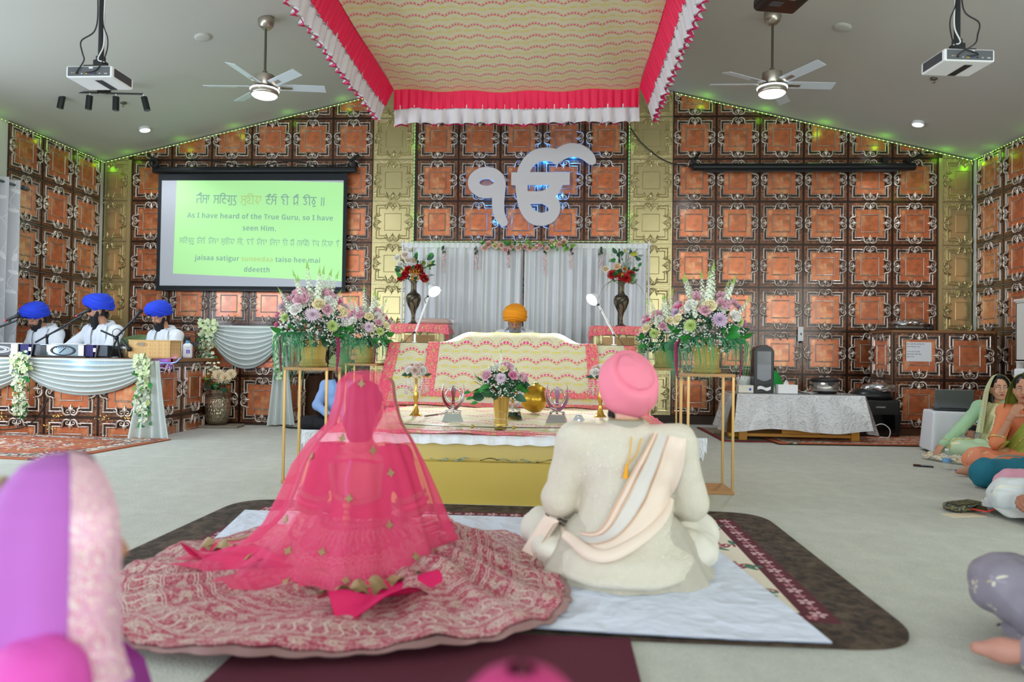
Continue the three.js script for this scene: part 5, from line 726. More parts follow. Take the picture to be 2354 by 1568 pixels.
// window curtain on rod
{
  const o = thing('window_curtain', 'silver grey leaf-patterned eyelet curtain at the window', 'curtain', [-6.2, 0, 2.0]); const texLeafC = canvasTex(512, 512, (g, w, h) => { g.fillStyle = '#c9cbd2'; g.fillRect(0, 0, w, h); const r = mulberry(8); g.strokeStyle = g.fillStyle = '#e8eaef'; g.lineWidth = 3; for (let i = 0; i < 18; i++) { const x = r() * w, y = r() * h, a = r() * 6; g.beginPath(); g.moveTo(x, y); g.quadraticCurveTo(x + 30, y + 60, x + Math.cos(a) * 90, y + 130); g.stroke(); g.beginPath(); g.ellipse(x, y, 12, 30, a, 0, 7); g.fill(); } });
  part('curtain_cloth', thick(surf((u, v) => { const z = -.12 + u * 1.15; return [.05 * Math.sin(u * 40) + .01 * Math.sin(u * 13 + v * 4), lerp(2.96, .02, v), z + .02 * Math.cos(u * 40), u * 1.8, v * 3]; }, 160, 20), .003), M(0xffffff, .4, 0, { map: texLeafC, sheen: .5 }), o);
  part('curtain_rod', rod([0, 2.9, -.2], [0, 2.9, 2.6], .016), mGreyP, o); part('finial', cyl(.03, .03, .08, 0, 0, 0, 14).rotateX(Math.PI / 2).translate(0, 2.9, -.26), mGreyP, o); part('rod_bracket', rod([-.14, 2.9, -.1], [0, 2.9, -.1], .01), mGreyP, o); for (let i = 0; i < 7; i++) part('eyelet', new THREE.TorusGeometry(.026, .006, 6, 20).translate(0, 2.9, -.08 + i * .157), mGreyP, o);
}
// ---------- right side: counter, table, appliances, rugs ----------
const sideCounter = thing('tiled_counter', 'copper tiled corner counter with a paper notice on it', 'counter', [0, 0, 0]);
tiledBox(sideCounter, 4.47, 5.69, .48, 1.1, [[1.0, .7, 1.27], [.4, .1, .7]], 1.31, .03, 'fl'); part('toe_kick', box(1.16, .1, .56, 5.08, .05, .78), mBlack, sideCounter);
for (const s of [4.465, 5.695]) part('metal_edge', box(.016, 1.2, .016, s, .7, 1.108), M(0x6a5138, .35, .7), sideCounter);
solo('paper_notice', box(.3, .235, .003, 0, 0, 0), M(0xffffff, .8, 0, { map: canvasTex(512, 400, (g, w, h) => { g.fillStyle = '#dfe2e8'; g.fillRect(0, 0, w, h); gurmukhi(g, 'kTI dA s_vADI idhA d_hADn iBs_ vjn hI', 14, 32, 20, '#333', 3); gurmukhi(g, 'd_jAr ivk inhAs_ jvAb hn jI |', 14, 86, 20, '#333', 3); gurmukhi(g, 'dv jI dA sGn n` jvAr drjADn', 14, 190, 20, '#333', 3); gurmukhi(g, 'g_rdvArA sAihb d` njdIk n` ikvAs', 14, 244, 20, '#333', 3); gurmukhi(g, 'smT gv h^ jI |', 14, 298, 20, '#333', 3); }) }), 'white printed paper notice taped to the corner counter tile', 'notice').position.set(4.78, 1.045, 1.117);
{
  const o = thing('foil_tray', 'foil-covered metal tray on top of the corner counter', 'tray', [4.75, 1.312, .85]); const crumple = (rx, ry, rz, s) => { const g = new THREE.IcosahedronGeometry(1, 5), p = g.attributes.position; for (let i = 0; i < p.count; i++) { const x = p.getX(i), y = p.getY(i), z = p.getZ(i), k = .86 + .28 * noise3(x * 5 + s, y * 5, z * 5) + .1 * noise3(x * 13, y * 13 + s, z * 13); p.setXYZ(i, x * rx * k, Math.max(y, -.55) * ry * k, z * rz * k); } return toCreasedNormals(g, .4); };
  part('tray', rbox(.36, .07, .24, .03, 0, .04, 0, 3), M(0x6d6a66, .35, .8), o); part('foil', crumple(.22, .05, .15, 2).translate(.03, .085, 0), M(0xc9cbd0, .22, 1), o);
  const b = solo('coiled_gadget', merge([new THREE.TorusGeometry(.03, .012, 8, 16).translate(0, .045, 0), new THREE.TorusGeometry(.03, .012, 8, 16).rotateY(1.2).translate(.05, .04, 0), ball(.025, .02, .03, .03)]), mBlack, 'small coiled black gadget beside the foil-covered tray', 'gadget'); b.position.set(5.0, 1.312, .9);
  const c = thing('outlet_plate', 'white wall outlet plate with small dark socket on the copper tiles', 'outlet', [3.72, 1.28, .02]); part('plate', rbox(.075, .2, .012, .004, 0, 0, .006), mWhiteP, c); part('socket', box(.02, .03, .003, .005, .0, .014), mGreyP, c); part('plug', rbox(.03, .03, .03, .006, 0, -.11, .015), mBlack, c);
  // portable appliance with dark dome and foil
  const h = thing('portable_oven', 'black oven-like appliance with inverted lettering beside the low table', 'appliance', [4.2, .02, 1.15]); part('body', rbox(.52, .44, .4, .02, 0, .22, 0, 3), M(0x0e0f11, .35), h); part('front_glass', rbox(.44, .22, .006, .003, 0, .16, .202), M(0x08090b, .1), h); part('vent_slats', merge(Array.from({ length: 6 }, (_, i) => box(.008, .2, .01, .2 + i * .011, .17, .202))), mBlackMetal, h);
  part('lettering', new THREE.PlaneGeometry(.16, .04).translate(.03, .355, .2025), M(0xffffff, .5, 0, { map: canvasTex(256, 64, (g, w, hh) => { g.fillStyle = '#121315'; g.fillRect(0, 0, w, hh); g.save(); g.translate(w, hh); g.rotate(Math.PI); g.fillStyle = '#c9ccd0'; g.font = 'bold 38px sans-serif'; g.textAlign = 'center'; g.fillText('DARKOLD', w / 2, 45); g.restore(); }) }), h);
  part('domed_pot', lathe([[0, .44], [.25, .44], [.24, .5], [.19, .56], [.1, .58], [0, .585]], 36).scale(1, 1, .75), M(0x2b2c2f, .3, .3), h); part('foil', crumple(.2, .07, .13, 9).translate(.08, .57, .04), M(0xc9cbd0, .2, 1), h); part('cord', tube([[-.1, .1, .21], [.02, .16, .26], [.1, .1, .28], [.08, .01, .3], [-.02, .01, .3]], .006, 24), mWhiteP, h);
}
{ // low table made from pallet with plastic sheet
  const o = thing('low_table', 'low yellow wood table under a clear plastic sheet', 'table', [3.1, .012, 1.6]); const mW = M(0xc98a2a, .5);
  part('top', box(1.36, .03, .62, 0, .5, 0), mW, o); for (const sx of [-1, 1]) for (const sz of [-1, 1]) part('leg', box(.09, .49, .06, sx * .62, .245, sz * .27), mW, o); part('shelf_board', box(1.2, .025, .54, 0, .06, 0), mW, o); part('divider', box(.42, .12, .02, .03, .12, .26), mW, o); part('shelf_rail', box(1.2, .03, .02, 0, .055, .27), mW, o);
  const c = thing('plastic_tablecloth', 'wrinkled white plastic sheet draped over the low table', 'tablecloth', [3.1, .53, 1.6]); const mPl = M(0xf1f1f4, .16, 0, { transmission: .3, thickness: 0, clearcoat: .6, bumpMap: sc(bumpWrinkle, [3, 3]), bumpScale: .03 });
  part('cloth_top', box(1.4, .006, .66, 0, .004, 0), mPl, c);
  const skirt = (P, N, L, drop, nm) => part(nm, thick(surf((u, v) => { const s = (u - .5) * L, k = .02 + .1 * v + .035 * v * Math.sin(s * 17 + 2 * Math.sin(s * 5)); const q = P(s * (1 + .1 * v)); return [q[0] + N[0] * k, .004 - drop * v * (1 + .05 * Math.sin(s * 6)), q[1] + N[1] * k, s, v * .5]; }, 110, 14), .002), mPl, c);
  skirt(s => [s, .33], [0, 1], 1.4, .4, 'front_skirt'); skirt(s => [-.7, s], [-1, 0], .66, .42, 'side_skirt'); skirt(s => [.7, s], [1, 0], .66, .42, 'side_skirt'); skirt(s => [s, -.33], [0, -1], 1.4, .35, 'back_skirt');
  part('loose_corner', thick(surf((u, v) => [-.72 - .12 * v - .06 * u, -.4 * v, .33 + .12 * v * u, u, v], 8, 10), .002), mPl, c);
}
{
  const T = .54; const o = thing('paper_towel_dispenser', 'tall black paper towel dispenser with clear window on the low table', 'dispenser', [2.75, T, 1.68]); const S = new THREE.Shape(); S.moveTo(-.105, 0); S.lineTo(.105, 0); S.lineTo(.11, .47); S.quadraticCurveTo(.09, .535, 0, .54); S.quadraticCurveTo(-.09, .535, -.11, .47); S.closePath(); part('housing', extr(S, .15, .006).translate(0, .004, -.09), M(0x17191c, .3), o);
  const W = new THREE.Shape(); W.moveTo(-.08, .17); W.quadraticCurveTo(0, .1, .08, .17); W.lineTo(.078, .48); W.lineTo(-.078, .48); W.closePath(); part('paper_stack', extr(W, .004).scale(.96, .52, 1).translate(0, .075, .064), M(0xe6e8ea, .6), o); part('window', extr(W, .004).translate(0, 0, .066), M(0xb9bcc2, .1, 0, { transmission: .6, thickness: 0 }), o); part('mouth', box(.17, .08, .012, 0, .06, .066), M(0x0d0e10, .25), o); part('paper_tip', thick(surf((u, v) => [(u - .5) * .15, .07 - .035 * v + .01 * Math.sin(u * 7), .075 + .03 * v * Math.sin(u * 3.1)], 12, 4), .001), mWhiteP, o); part('lens_mark', box(.05, .006, .002, .03, .03, .074), mGreyP, o);
  const cook = thing('slow_cooker', 'stainless slow cooker with black lid and handle on the low table', 'cooker', [3.48, T, 1.62]); part('pot', lathe([[0, .02], [.12, .02], [.145, .04], [.15, .15], [.0, .15]], 40), M(0xa9a5a0, .3, .9), cook); part('base_ring', lathe([[0, 0], [.125, 0], [.13, .025], [0, .025]], 40), mBlack, cook); part('lid', lathe([[.156, .15], [.158, .165], [.1, .185], [0, .19]], 40), mBlack, cook); part('lid_knob', merge([cyl(.008, .008, .03, 0, .185, 0), rbox(.06, .014, .025, .006, 0, .215, 0)]), mBlack, cook); part('front_badge', (() => { const q = new THREE.Shape(); q.absarc(0, 0, .04, Math.PI, 0); q.closePath(); return extr(q, .01).translate(.02, .135, .145); })(), mBlack, cook); for (const s of [-1, 1]) part('side_handle', rbox(.03, .02, .06, .008, s * .16, .1, 0), mBlack, cook);
  const t = thing('tissue_box', 'open white tissue box with a tissue standing out, on low table', 'tissue box', [3.0, T, 1.76]); part('box', rbox(.22, .1, .12, .004, 0, .05, 0), M(0xeeeef0, .6), t); part('tissue', thick(surf((u, v) => [(u - .5) * .07 * (1 - .6 * v), .1 + .05 * v, .02 * Math.sin(u * 5)], 8, 6), .001), mWhiteP, t);
  const b = thing('tissue_box', 'cream tissue carton with small blue logo behind the dispenser', 'tissue box', [2.54, T, 1.72]); part('box', rbox(.17, .085, .12, .004, 0, .0425, 0), M(0xe3ddcf, .6), b); part('blue_logo', box(.026, .026, .002, .045, .04, .061), M(0x2a56b8, .5), b);
  const d = thing('napkin_holder', 'pale plastic container behind the black towel dispenser', 'container', [2.58, T + .09, 1.52]); part('tub', lathe([[0, -.085], [.07, -.085], [.085, .05], [.075, .09], [0, .1]], 24), M(0xd9dcd9, .4), d);
  R = mulberry(77); for (let i = 0; i < 5; i++) { const p = solo('paper_sheet', thick(surf((u, v) => [(u - .5) * .2, .004 + i * .003 + .012 * Math.sin(u * 3 + i) * v, (v - .5) * .14], 8, 4), .0008), i % 3 === 2 ? M(0x3b3d40, .6) : mWhiteP, 'loose paper sheet lying between the tissue box and slow cooker', 'paper', 'loose papers on the low table'); p.position.set(3.17 + i * .035, T, 1.72 - i * .02); p.rotation.y = rr(-.4, .4); }
}
// Persian rugs
const rugTex = (seed) => canvasTex(1024, 640, (g, w, h) => {
  const r = mulberry(seed); g.fillStyle = '#b4603c'; g.fillRect(0, 0, w, h); const band = (m, t, c) => { g.strokeStyle = c; g.lineWidth = t; g.strokeRect(m, m, w - 2 * m, h - 2 * m); };
  band(26, 10, '#6b3f2e'); band(70, 56, '#c9bfae'); band(104, 6, '#8a2a38'); band(36, 4, '#e0d2b8');
  for (let i = 0; i < 700; i++) { const s = r(), t = r() * 2 * (w + h); let x, y; if (t < w) { x = t; y = 44 + s * 54; } else if (t < 2 * w) { x = t - w; y = h - 44 - s * 54; } else if (t < 2 * w + h) { x = 44 + s * 54; y = t - 2 * w; } else { x = w - 44 - s * 54; y = t - 2 * w - h; } g.fillStyle = ['#7b2d3a', '#46624f', '#e6dcc6', '#a4523a', '#3f3a44'][i % 5]; g.beginPath(); g.ellipse(x, y, 10 + r() * 8, 5, r() * 3, 0, 7); g.fill(); }
  for (let i = 0; i < 900; i++) { const x = 120 + r() * (w - 240), y = 120 + r() * (h - 240), e = Math.hypot((x - w / 2) / 300, (y - h / 2) / 150); const med = e < 1; g.fillStyle = med ? ['#d9d0bd', '#8fa7a0', '#7b2d3a', '#e9e2d0'][i % 4] : ['#c98a5e', '#8a5a3e', '#d9c8a4', '#6f7a5c'][i % 4]; if (!med && r() > .4) continue; g.beginPath(); g.ellipse(x, y, 13 * r() + 4, 5, r() * 3, 0, 7); g.fill(); }
  for (const [cx, cy] of [[110, 110], [w - 110, 110], [110, h - 110], [w - 110, h - 110]]) for (let i = 0; i < 140; i++) { const a = r() * 6.28, q = r() * 130; g.fillStyle = ['#d9d0bd', '#8a2a38', '#46624f'][i % 3]; g.beginPath(); g.ellipse(clamp(cx + Math.cos(a) * q, 104, w - 104), clamp(cy + Math.sin(a) * q, 104, h - 104), 12, 5, a, 0, 7); g.fill(); }
});
const rugGeo = (w, d, t) => { const g = rbox(w, t, d, t * .45, 0, t / 2, 0, 2), p = g.attributes.position, u = g.attributes.uv; for (let i = 0; i < p.count; i++) u.setXY(i, p.getX(i) / w + .5, .5 - p.getZ(i) / d); return g; };
{ const o = solo('persian_rug', rugGeo(2.55, 1.55, .012), M(0xffffff, .95, 0, { map: rugTex(4), bumpMap: sc(bumpCarpet, [2, 2]), bumpScale: .003 }), 'rust patterned Persian rug in front of the long musician counter', 'rug'); o.position.set(-4.99, .0, 3.57); o.rotation.y = -.125; }
{ const o = solo('persian_rug', rugGeo(2.9, .95, .012), M(0xffffff, .95, 0, { map: rugTex(9), bumpMap: sc(bumpCarpet, [2, 2]), bumpScale: .003 }), 'rust patterned Persian rug in front of the low table', 'rug'); o.position.set(4.2, .013, 1.66); o.rotation.y = .06; }
{ const o = thing('beige_rug', 'beige rug with dark red binding under the low table', 'rug', [3.9, 0, 1.25]); part('pile', rbox(3.3, .01, 1.5, .004, 0, .005, 0), M(0xa99c86, .95, 0, { bumpMap: sc(bumpCarpet, [20, 20]), bumpScale: .004 }), o); part('binding', merge([rbox(3.34, .013, .05, .004, 0, .0065, .74), rbox(.05, .013, 1.5, .004, -1.65, .0065, 0)]), M(0x7a2230, .9), o); }
{ const s = solo('snack_packet', rbox(.14, .05, .09, .02, 0, .025, 0, 3), M(0xd0a020, .4), 'small yellow and red packet on the rug under the low table', 'packet'); s.position.set(2.42, .024, 1.72); }
// white display cabinet, box, chairs with white pads
{
  const o = thing('display_cabinet', 'white glass-door cabinet standing by the side wall', 'cabinet', [5.795, 0, 1.8], 0); const mw = M(0xe9e8e2, .45); part('carcass', merge([box(.4, .02, .3, 0, 1.615, 0), box(.4, .03, .3, 0, .95, 0), box(.02, .66, .3, -.19, 1.28, 0), box(.02, .66, .3, .19, 1.28, 0), box(.4, .66, .015, 0, 1.28, -.14), box(.36, .012, .26, 0, 1.27, 0), ...[-1, 1].flatMap(a => [-1, 1].map(c => box(.05, .95, .05, a * .17, .475, c * .12)))]), mw, o); part('cornice', rbox(.42, .03, .36, .008, 0, 1.64, 0), mw, o);
  { const d = part('door', merge([box(.045, .62, .02, -.17, 1.28, .16), box(.045, .62, .02, .17, 1.28, .16), box(.38, .045, .02, 0, 1.57, .16), box(.38, .045, .02, 0, .99, .16), box(.012, .56, .02, -.06, 1.28, .16), box(.012, .56, .02, .055, 1.28, .16), box(.3, .012, .02, 0, 1.3, .16)]), mw, o); part('pane', box(.3, .56, .004, 0, 1.28, .158), M(0xffffff, .05, 0, { transmission: .92, thickness: 0 }), d); part('handle', box(.05, .012, .02, .15, 1.3, .18), mBlack, d); }
  const j = thing('jar', 'orange filled jar inside the white glass-door cabinet', 'jar', [5.83, 1.277, 1.8]); part('contents', cyl(.06, .06, .1, 0, .01, 0), M(0xd8601e, .5), j); part('glass', cyl(.066, .066, .14, 0, 0, 0, 20), M(0xffffff, .05, 0, { transmission: .9, thickness: 0 }), j); part('lid', cyl(.066, .066, .02, 0, .14, 0), mSteel, j);
  const c = solo('candle', merge([cyl(.033, .033, .16, 0, 0, 0, 20), cyl(.004, .004, .015, 0, .16, 0, 6)]), M(0x6a3358, .5), 'tall purple candle on top of the white cabinet', 'candle'); c.position.set(5.67, 1.656, 1.82);
  const d = solo('tea_light', lathe([[0, 0], [.05, 0], [.07, .02], [.03, .03], [0, .035]], 20), M(0xd6c9a0, .3, .5), 'small gilt tea light dish on the white cabinet beside the candle', 'dish'); d.position.set(5.8, 1.656, 1.85);
  const k = thing('hanging_charm', 'small square picture charm with red tassels on the cabinet door', 'charm', [5.78, 1.06, 1.985]); part('picture', box(.08, .09, .008, 0, 0, 0), M(0xffffff, .5, 0, { map: canvasTex(64, 64, (g, w, h) => { g.fillStyle = '#dfe6ea'; g.fillRect(0, 0, w, h); g.fillStyle = '#3a62b0'; g.fillRect(14, 22, 36, 34); g.fillStyle = '#d9a33a'; g.fillRect(22, 10, 20, 16); }) }), k); part('cord', rod([0, .04, 0], [.05, .24, 0], .002), M(0xb03030, .6), k); for (const s of [-1, 1]) part('tassel', rod([s * .015, -.04, 0], [s * .018, -.14, 0], .005, 6), M(0xa8402a, .7), k);
  const b = thing('plastic_tub', 'translucent grey plastic storage tub behind the white chair pads', 'tub', [5.72, .72, 2.15]); part('tub', rbox(.46, .2, .28, .02, .0, 0.05, 0), M(0xc3c4d4, .3, 0, { transmission: .4, thickness: 0 }), b); part('rim', rbox(.5, .03, .3, .012, .0, .15, 0), M(0xc9cad8, .3), b); part('support_bench', box(.5, .66, .28, .0, -.39, 0), mWoodDk, b);
}
// ---------- figure library: signed distance bodies, heads, hands, turbans ----------
const cone = (a, b, ra, rb) => ({ t: 0, a, b, ra, rb, c: [(a[0] + b[0]) / 2, (a[1] + b[1]) / 2, (a[2] + b[2]) / 2], R: Math.hypot(a[0] - b[0], a[1] - b[1], a[2] - b[2]) / 2 + Math.max(ra, rb) });
const ell = (c, r) => ({ t: 1, c, r, R: Math.max(...r) });
function primD(q, x, y, z) {
  if (q.t === 0) { const a = q.a, b = q.b, bx = b[0] - a[0], by = b[1] - a[1], bz = b[2] - a[2], px = x - a[0], py = y - a[1], pz = z - a[2]; const l = bx * bx + by * by + bz * bz; const h = l > 0 ? clamp((px * bx + py * by + pz * bz) / l) : 0; return Math.hypot(px - bx * h, py - by * h, pz - bz * h) - (q.ra + (q.rb - q.ra) * h); }
  const r = q.r, px = x - q.c[0], py = y - q.c[1], pz = z - q.c[2]; const k0 = Math.hypot(px / r[0], py / r[1], pz / r[2]), k1 = Math.hypot(px / r[0] ** 2, py / r[1] ** 2, pz / r[2] ** 2); return k1 > 1e-9 ? k0 * (k0 - 1) / k1 : -Math.min(...r);
}
function field(prims, k = .03, subs = []) {
  return (x, y, z) => { let d = 9; for (const q of prims) { const dx = x - q.c[0], dy = y - q.c[1], dz = z - q.c[2]; if (Math.sqrt(dx * dx + dy * dy + dz * dz) - q.R > d + k + .02) continue; const e = primD(q, x, y, z), h = Math.max(k - Math.abs(d - e), 0) / k; d = Math.min(d, e) - h * h * k * .25; } for (const q of subs) { const e = -primD(q, x, y, z), kk = .008, h = Math.max(kk - Math.abs(d - e), 0) / kk; d = Math.max(d, e) + h * h * kk * .25; } return d; };
}
function bounds(prims, m) { const a = [9, 9, 9], b = [-9, -9, -9]; for (const q of prims) { const pts = q.t === 0 ? [[q.a, q.ra], [q.b, q.rb]] : null; for (let i = 0; i < 3; i++) { if (pts) for (const [p, r] of pts) { a[i] = Math.min(a[i], p[i] - r); b[i] = Math.max(b[i], p[i] + r); } else { a[i] = Math.min(a[i], q.c[i] - q.r[i]); b[i] = Math.max(b[i], q.c[i] + q.r[i]); } } } return [a.map(v => v - m), b.map(v => v + m)]; }
function isosurf(f, lo, hi, h) { // naive surface nets
  const n = [0, 1, 2].map(i => Math.ceil((hi[i] - lo[i]) / h) + 1), [nx, ny, nz] = n, S = new Float32Array(nx * ny * nz); let k = 0;
  const B = 4; for (let c0 = 0; c0 < nz; c0 += B) for (let b0 = 0; b0 < ny; b0 += B) for (let a0 = 0; a0 < nx; a0 += B) { // skip blocks far from the surface
    const v = f(lo[0] + (a0 + 1.5) * h, lo[1] + (b0 + 1.5) * h, lo[2] + (c0 + 1.5) * h), far = Math.abs(v) > h * 4.6 + .012;
    for (let c = c0; c < Math.min(nz, c0 + B); c++) for (let b = b0; b < Math.min(ny, b0 + B); b++) for (let a = a0; a < Math.min(nx, a0 + B); a++) S[a + b * nx + c * nx * ny] = far ? v : f(lo[0] + a * h, lo[1] + b * h, lo[2] + c * h);
  }
  const id = new Int32Array(nx * ny * nz).fill(-1), P = [], I = [], sx = 1, sy = nx, sz = nx * ny, off = [0, sx, sy, sx + sy, sz, sx + sz, sy + sz, sx + sy + sz];
  const E = [[0, 1], [2, 3], [4, 5], [6, 7], [0, 2], [1, 3], [4, 6], [5, 7], [0, 4], [1, 5], [2, 6], [3, 7]];
  for (let c = 0; c < nz - 1; c++) for (let b = 0; b < ny - 1; b++) for (let a = 0; a < nx - 1; a++) {
    const o = a + b * sy + c * sz; let m = 0; for (let i = 0; i < 8; i++) if (S[o + off[i]] < 0) m |= 1 << i; if (m === 0 || m === 255) continue;
    let x = 0, y = 0, z = 0, q = 0; for (const [i, j] of E) { if ((m >> i & 1) === (m >> j & 1)) continue; const u = S[o + off[i]], v = S[o + off[j]], t = u / (u - v); x += (i & 1) + ((j & 1) - (i & 1)) * t; y += (i >> 1 & 1) + ((j >> 1 & 1) - (i >> 1 & 1)) * t; z += (i >> 2 & 1) + ((j >> 2 & 1) - (i >> 2 & 1)) * t; q++; }
    id[o] = P.length / 3; P.push(lo[0] + (a + x / q) * h, lo[1] + (b + y / q) * h, lo[2] + (c + z / q) * h);
  }
  for (let c = 1; c < nz - 1; c++) for (let b = 1; b < ny - 1; b++) for (let a = 1; a < nx - 1; a++) {
    const o = a + b * sy + c * sz, s = S[o] < 0; for (const [d, u, v] of [[sx, sy, sz], [sy, sz, sx], [sz, sx, sy]]) { if (s === (S[o + d] < 0)) continue; const A = id[o], B = id[o - u], C = id[o - u - v], D = id[o - v]; if (A < 0 || B < 0 || C < 0 || D < 0) continue; if (s) I.push(A, B, C, A, C, D); else I.push(A, C, B, A, D, C); }
  }
  const g = new THREE.BufferGeometry(); g.setAttribute('position', new THREE.Float32BufferAttribute(P, 3)); g.setIndex(I); g.computeVertexNormals(); const U = new Float32Array(P.length / 3 * 2); for (let i = 0; i < P.length / 3; i++) { U[2 * i] = P[3 * i] + P[3 * i + 2] * .7; U[2 * i + 1] = P[3 * i + 1]; } g.setAttribute('uv', new THREE.Float32BufferAttribute(U, 2)); return g;
}
function wrinkle(g, amp, fx, fy, fz, seed = 0) { const p = g.attributes.position, n = g.attributes.normal; for (let i = 0; i < p.count; i++) { const x = p.getX(i), y = p.getY(i), z = p.getZ(i), w = (Math.abs(noise3(x * fx + seed, y * fy, z * fz) - .5) * 2 - .5) * amp + (noise3(x * fx * 2.3, y * fy * 2.1 + seed, z * fz * 2.2) - .5) * amp * .5; p.setXYZ(i, x + n.getX(i) * w, y + n.getY(i) * w, z + n.getZ(i) * w); } g.computeVertexNormals(); return g; }
function cutTris(g, keep) { const p = g.attributes.position, ix = g.index.array, o = []; for (let i = 0; i < ix.length; i += 3) { let ok = true; for (let k = 0; k < 3 && ok; k++) { const v = ix[i + k]; ok = keep(p.getX(v), p.getY(v), p.getZ(v)); } if (ok) o.push(ix[i], ix[i + 1], ix[i + 2]); } g.setIndex(o); return g; }
function tint(g, rgb, fn) { const p = g.attributes.position, C = new Float32Array(p.count * 3); for (let i = 0; i < p.count; i++) { const c = fn ? fn(p.getX(i), p.getY(i), p.getZ(i)) || rgb : rgb; C.set(c, i * 3); } g.setAttribute('color', new THREE.Float32BufferAttribute(C, 3)); return g; }
const mergeC = (L) => mergeGeometries(L.map(g => { const q = g.index ? g.toNonIndexed() : g; for (const k of Object.keys(q.attributes)) if (!['position', 'normal', 'uv', 'color'].includes(k)) q.deleteAttribute(k); if (!q.attributes.uv) q.setAttribute('uv', new THREE.Float32BufferAttribute(new Float32Array(q.attributes.position.count * 2), 2)); return q; }));
const lin = (hex) => { const c = new THREE.Color(hex); return [c.r, c.g, c.b]; };
const mSkin = M(0xffffff, .55, 0, { vertexColors: true, sheen: .1 });
const headCache = {};
function headGeo(kind, skin, lip) { // face +z, centre of skull near origin
  const key = kind + skin + lip; if (headCache[key]) return headCache[key].clone(); const f = kind === 'f' ? 1 : 0;
  const P = [ell([0, .03, -.018], [.074, .093, .092]), ell([0, -.035, .022], [f ? .054 : .06, .07, .062]), ell([0, -.088, .05], [f ? .02 : .026, .022, .022]), ell([.036, -.03, .056], [.024, .026, .022]), ell([-.036, -.03, .056], [.024, .026, .022]), cone([0, .018, .08], [0, -.022, .1], .0075, f ? .0105 : .0125), ell([.011, -.027, .09], [.009, .007, .009]), ell([-.011, -.027, .09], [.009, .007, .009]), cone([-.038, .03, .068], [.038, .03, .068], .012, .012), cone([-.052, -.02, .0], [-.02, -.088, .035], .03, .02), cone([.052, -.02, .0], [.02, -.088, .035], .03, .02), cone([-.018, -.055, .074], [0, -.051, .083], .004, .0055), cone([.018, -.055, .074], [0, -.051, .083], .004, .0055), cone([-.014, -.062, .074], [.014, -.062, .074], .006, .006), ell([.074, -.005, -.012], [.011, .03, .018]), ell([-.074, -.005, -.012], [.011, .03, .018]), cone([0, -.06, -.02], [0, -.16, -.03], .05, .052)];
  const F = field(P, .018, [ell([.03, .01, .094], [.017, .0095, .014]), ell([-.03, .01, .094], [.017, .0095, .014])]);
  const [lo, hi] = bounds(P, .012); const g = isosurf(F, lo, hi, .0052); const sk = lin(skin), lp = lin(lip), dk = sk.map(v => v * .8);
  tint(g, sk, (x, y, z) => z > .066 && (x / .021) ** 2 + ((y + .058) / .0095) ** 2 < 1 ? lp : null); headCache[key] = g; return g.clone();
}
function faceParts(h, o) { // eyes, brows, on the group h (head local)
  const w = M(0xe9e6e2, .25), ir = M(0x2a1a12, .2), lid = M(o.skin, .55);
  for (const s of [-1, 1]) {
    if (o.eyes !== 'down') { const e = part('eye', ball(.0115, s * .03, .0095, .0765, 14, 10), w, h); part('iris', ball(.0058, s * .03 + (o.look || 0), .0095, .0832, 10, 8), ir, e); part('upper_lid', taper([[s * .016, .0125, .083], [s * .03, .0185, .0875], [s * .045, .012, .08]], t => .0032, 6, 6), lid, h); part('lash', taper([[s * .016, .0115, .0855], [s * .03, .0165, .0905], [s * .046, .011, .082]], t => .0016, 6, 5), M(0x15100e, .6), h); }
    else { part('closed_lid', ell2([s * .03, .007, .0745], [.0145, .0105, .0105]), lid, h); part('lash', taper([[s * .017, .0, .084], [s * .03, -.002, .0875], [s * .044, .001, .081]], t => .0016, 6, 5), M(0x15100e, .6), h); }
    part('eyebrow', taper([[s * .012, .031, .083], [s * .03, .0365, .082], [s * .05, .029, .07]], t => .0036 * (1.15 - t * .7), 6, 6), M(o.brow || 0x1a1310, .8), h);
  }
}
const ell2 = (c, r) => new THREE.SphereGeometry(1, 14, 10).scale(...r).translate(...c);
function beardGeo(len, w = 1) { const P = [ell([0, -.095 - len * .35, .045], [.055 * w, .05 + len * .5, .042]), cone([-.06 * w, -.02, .012], [-.035, -.09, .045], .02, .03), cone([.06 * w, -.02, .012], [.035, -.09, .045], .02, .03), cone([0, -.045, .088], [.03, -.056, .072], .008, .007), cone([0, -.045, .088], [-.03, -.056, .072], .008, .007), ell([0, -.085, .064], [.036, .03, .028])]; const [lo, hi] = bounds(P, .01); return wrinkle(isosurf(field(P, .02, [ell([0, -.06, .095], [.02, .0065, .02])]), lo, hi, .006), .006, 60, 18, 60); }
function hairGeo(o = {}) { const P = [ell([0, .036, -.026], [.084, .098, .094]), ...(o.prims || [])]; const [lo, hi] = bounds(P, .012); const g = isosurf(field(P, .02, [ell([0, -.03, .1], [.062, .1 + (o.low || 0), .07]), ell([0, -.16, .02], [.055, .09, .07])]), lo, hi, .006); return wrinkle(g, .005, 50, 14, 50); }
